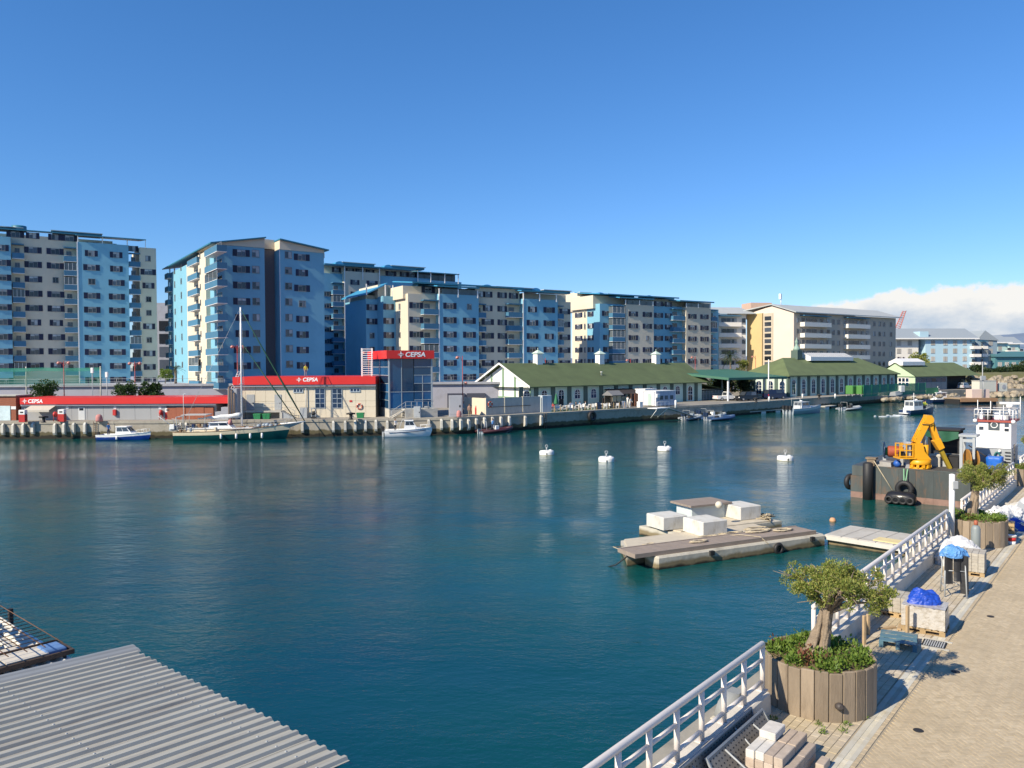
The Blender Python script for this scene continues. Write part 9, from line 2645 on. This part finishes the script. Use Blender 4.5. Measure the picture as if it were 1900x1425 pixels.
p = atz(1826, 727, QZ)
t = thing('box_container', 'white box container with reddish corner posts on the far right quay', 'container', p, .25)
for k in range(6): MB().box(-2.6 + k * .85, -2.6 + k * .85 + .83, -1.2, 1.2, .12, 2.7).build('side_panel', mat('container_white', (.60, .58, .50), .7, .06), t)
b = MB(); b.box(2.51, 2.8, -1.25, -1.0, 0, 2.8); b.box(2.51, 2.8, 1.0, 1.25, 0, 2.8); b.build('corner_post', mat('post_red', (.30, .10, .07), .7), t); MB().box(-2.7, 2.5, -1.25, 1.25, 2.703, 2.85).build('roof', CONC_L, t)
t = thing('generator_box', 'cream machine cabin beside the box container on the far right quay', 'cabin', atz(1855, 726.5, QZ), .25)
MB().cbox(-1.3, 1.3, -1, 1, .1, 2.2, .06).build('case', mat('container_white', (.60, .58, .50), .7, .06), t); MB().lathe([(.02, -1.05), (.55, -1.04), (.55, -1.0)], n=4).build('vent', GREYC, t) if False else MB().tube([(.2, -1.06, 1.2), (.2, -1.0, 1.2)], .6, 14).build('vent', GREYC, t)
SKP = mat('lime_green', (.07, .22, .05), .6, .08)
for px, lab in ((1580, 'lime green covered skip on the apron, the left of two'), (1596.5, 'lime green covered skip on the apron, the right of two')):
 t = thing('green_skip', lab, 'skip', atz(px, 735, QZ), fH.a, 'lime green skips by the customs shed')
 MB().cbox(-1.0, 1.0, -.9, .9, .5, 2.35, .15).build('bin', SKP, t)
 b = MB()
 for x in (-.8, .8):
  for y in (-.7, .7): b.box(x - .06, x + .06, y - .06, y + .06, 0, .5)
 b.build('leg', STEEL, t)
t = thing('mesh_screen', 'green mesh screen fence in front of the right end of the customs shed', 'fence', atz(1602, 737, QZ), math.radians(36))
Lm = (atz(1668, 730, QZ) - atz(1602, 737, QZ)).length
MB().box(0, Lm, -.01, .01, .1, 2.6).build('mesh', NET2, t)
for k in range(9): MB().tube([(Lm * k / 8, 0, 0), (Lm * k / 8, 0, 2.7)], .04, 5).build('post', GREENP, t)
MB().box(Lm + .3, Lm + 6, -.05, .0, .0, 1.4).build('low_panel', mat('green_panel', (.05, .28, .10), .6), t)
p = atz(1782, 743, .9)
t = thing('landing_stage', 'timber landing stage with a pinkish cabin block at the far right shore', 'jetty', (p.x, p.y, 0), math.radians(8))
Lj = (atz(1862, 743, .9) - p).length
for k in range(14): MB().box(Lj * k / 14 + .02, Lj * (k + 1) / 14 - .02, 0, 9, 1.15, 1.35).build('deck_plank', mat('jetty_wood', (.36, .27, .17), .85, .12, 2, rand=.12), t)
MB().box(-.05, Lj + .05, -.12, -.005, .55, 1.4).build('edge_beam', mat('jetty_beam', (.30, .17, .09), .85, .12), t); MB().box(-.05, Lj, .3, 8.8, -.5, 1.14).build('piles', DARK, t)
x = Lj * .52
MB().cbox(x, x + 4.6, 2.5, 4.5, 1.352, 3.3, .04).build('pink_block', mat('pink_block', (.60, .47, .41), .8, .06), t)
b = MB(); b.tube([(x + 2.3, 2.0, 1.35), (x + 2.3, 2.0, 9.8)], .1, 6); b.tube([(x + 2.6, 2.0, 1.35), (x + 2.6, 2.0, 6.4)], .07, 6); b.obox((x + 2.4, 2.0, 6.0), (1.1, .5, 1.0)); b.build('signal_mast', STEEL, t)
r = random.Random(44); b = MB()
ROCK = island_mat('shore_rock', [(.30, .25, .18), (.22, .185, .135), (.36, .31, .23)], nscale=1.0, bump=.6, bscale=3)
def rock(b, c, s_, r):
 rings = []
 for k, (f, z) in enumerate(((.55, -.6), (1, -.15), (.85, .4), (.3, .7))):
  rings.append([(c[0] + s_ * f * math.cos(a) * r.uniform(.75, 1.2), c[1] + s_ * f * math.sin(a) * r.uniform(.75, 1.2), c[2] + s_ * z * r.uniform(.8, 1.2)) for a in [i * math.pi / 3 + .3 for i in range(6)]])
 b.loft(rings, smooth=False)
for k in range(420):
 u_ = r.random(); x = 128 + u_ * 60; v = r.random()
 rock(b, (x, 213.5 + v * 12 + (x - 128) * .07, .1 + v * 5.2), r.uniform(.5, 1.3), r)
for k in range(60):
 x = r.uniform(112, 126); rock(b, (x, 205.5 + r.uniform(0, 6) + (x - 112) * .5, r.uniform(0, 1.6)), r.uniform(.5, 1.0), r)
b.build('shore_rocks', ROCK, kind='stuff')
b = MB(); rows_ = []
for j in range(8):
 rows_.append([(126 + i * 5, 224 + j * 5, 2.2 + 4.2 * math.sin(min(1, j / 4) * math.pi / 2) * min(1, i / 4) + .5 * mnoise.noise((i * .7, j * .7, 2))) for i in range(20)])
for j in range(7):
 for i in range(19): b.face([rows_[j][i], rows_[j][i + 1], rows_[j + 1][i + 1], rows_[j + 1][i]], smooth=True)
b.build('grass_bank', mat('dry_grass', (.13, .125, .045), .95, .25, .6, bump=.8, bscale=3), kind='structure')
r = random.Random(5); b = MB()
for k in range(90):
 f_ = r.random(); px = 1640 + f_ * 130
 p = atz(px, 742 - f_ * 8, QZ * r.uniform(.1, .8)); rock(b, (p.x, p.y + r.uniform(-.5, 1.2), p.z), r.uniform(.35, .8), r)
b.build('corner_rocks', ROCK, kind='stuff')
t = thing('upturned_dinghy', 'pale boat lying on the quay corner behind the launch', 'boat', atz(1655, 734, QZ + .0), .35)
b = MB(); b.loft([[(-3.2, -.9, 0), (-3.2, .9, 0), (-3.2, .8, .7), (-3.2, -.8, .7)], [(0, -1.1, 0), (0, 1.1, 0), (0, .9, .9), (0, -.9, .9)], [(3, -.15, .3), (3, .15, .3), (3, .1, 1.1), (3, -.1, 1.1)]], smooth=False); b.build('hull', mat('hulk_pale', (.55, .53, .47), .7), t)
MB().cbox(2.0, 3.2, -.6, .6, .8, 2.2, .1).build('cover', mat('cover_pale', (.50, .52, .52), .8), t)
for p in _protos:
 for ch in KIDS.get(p.name, ()):
  bpy.data.objects.remove(ch)
 bpy.data.objects.remove(p)
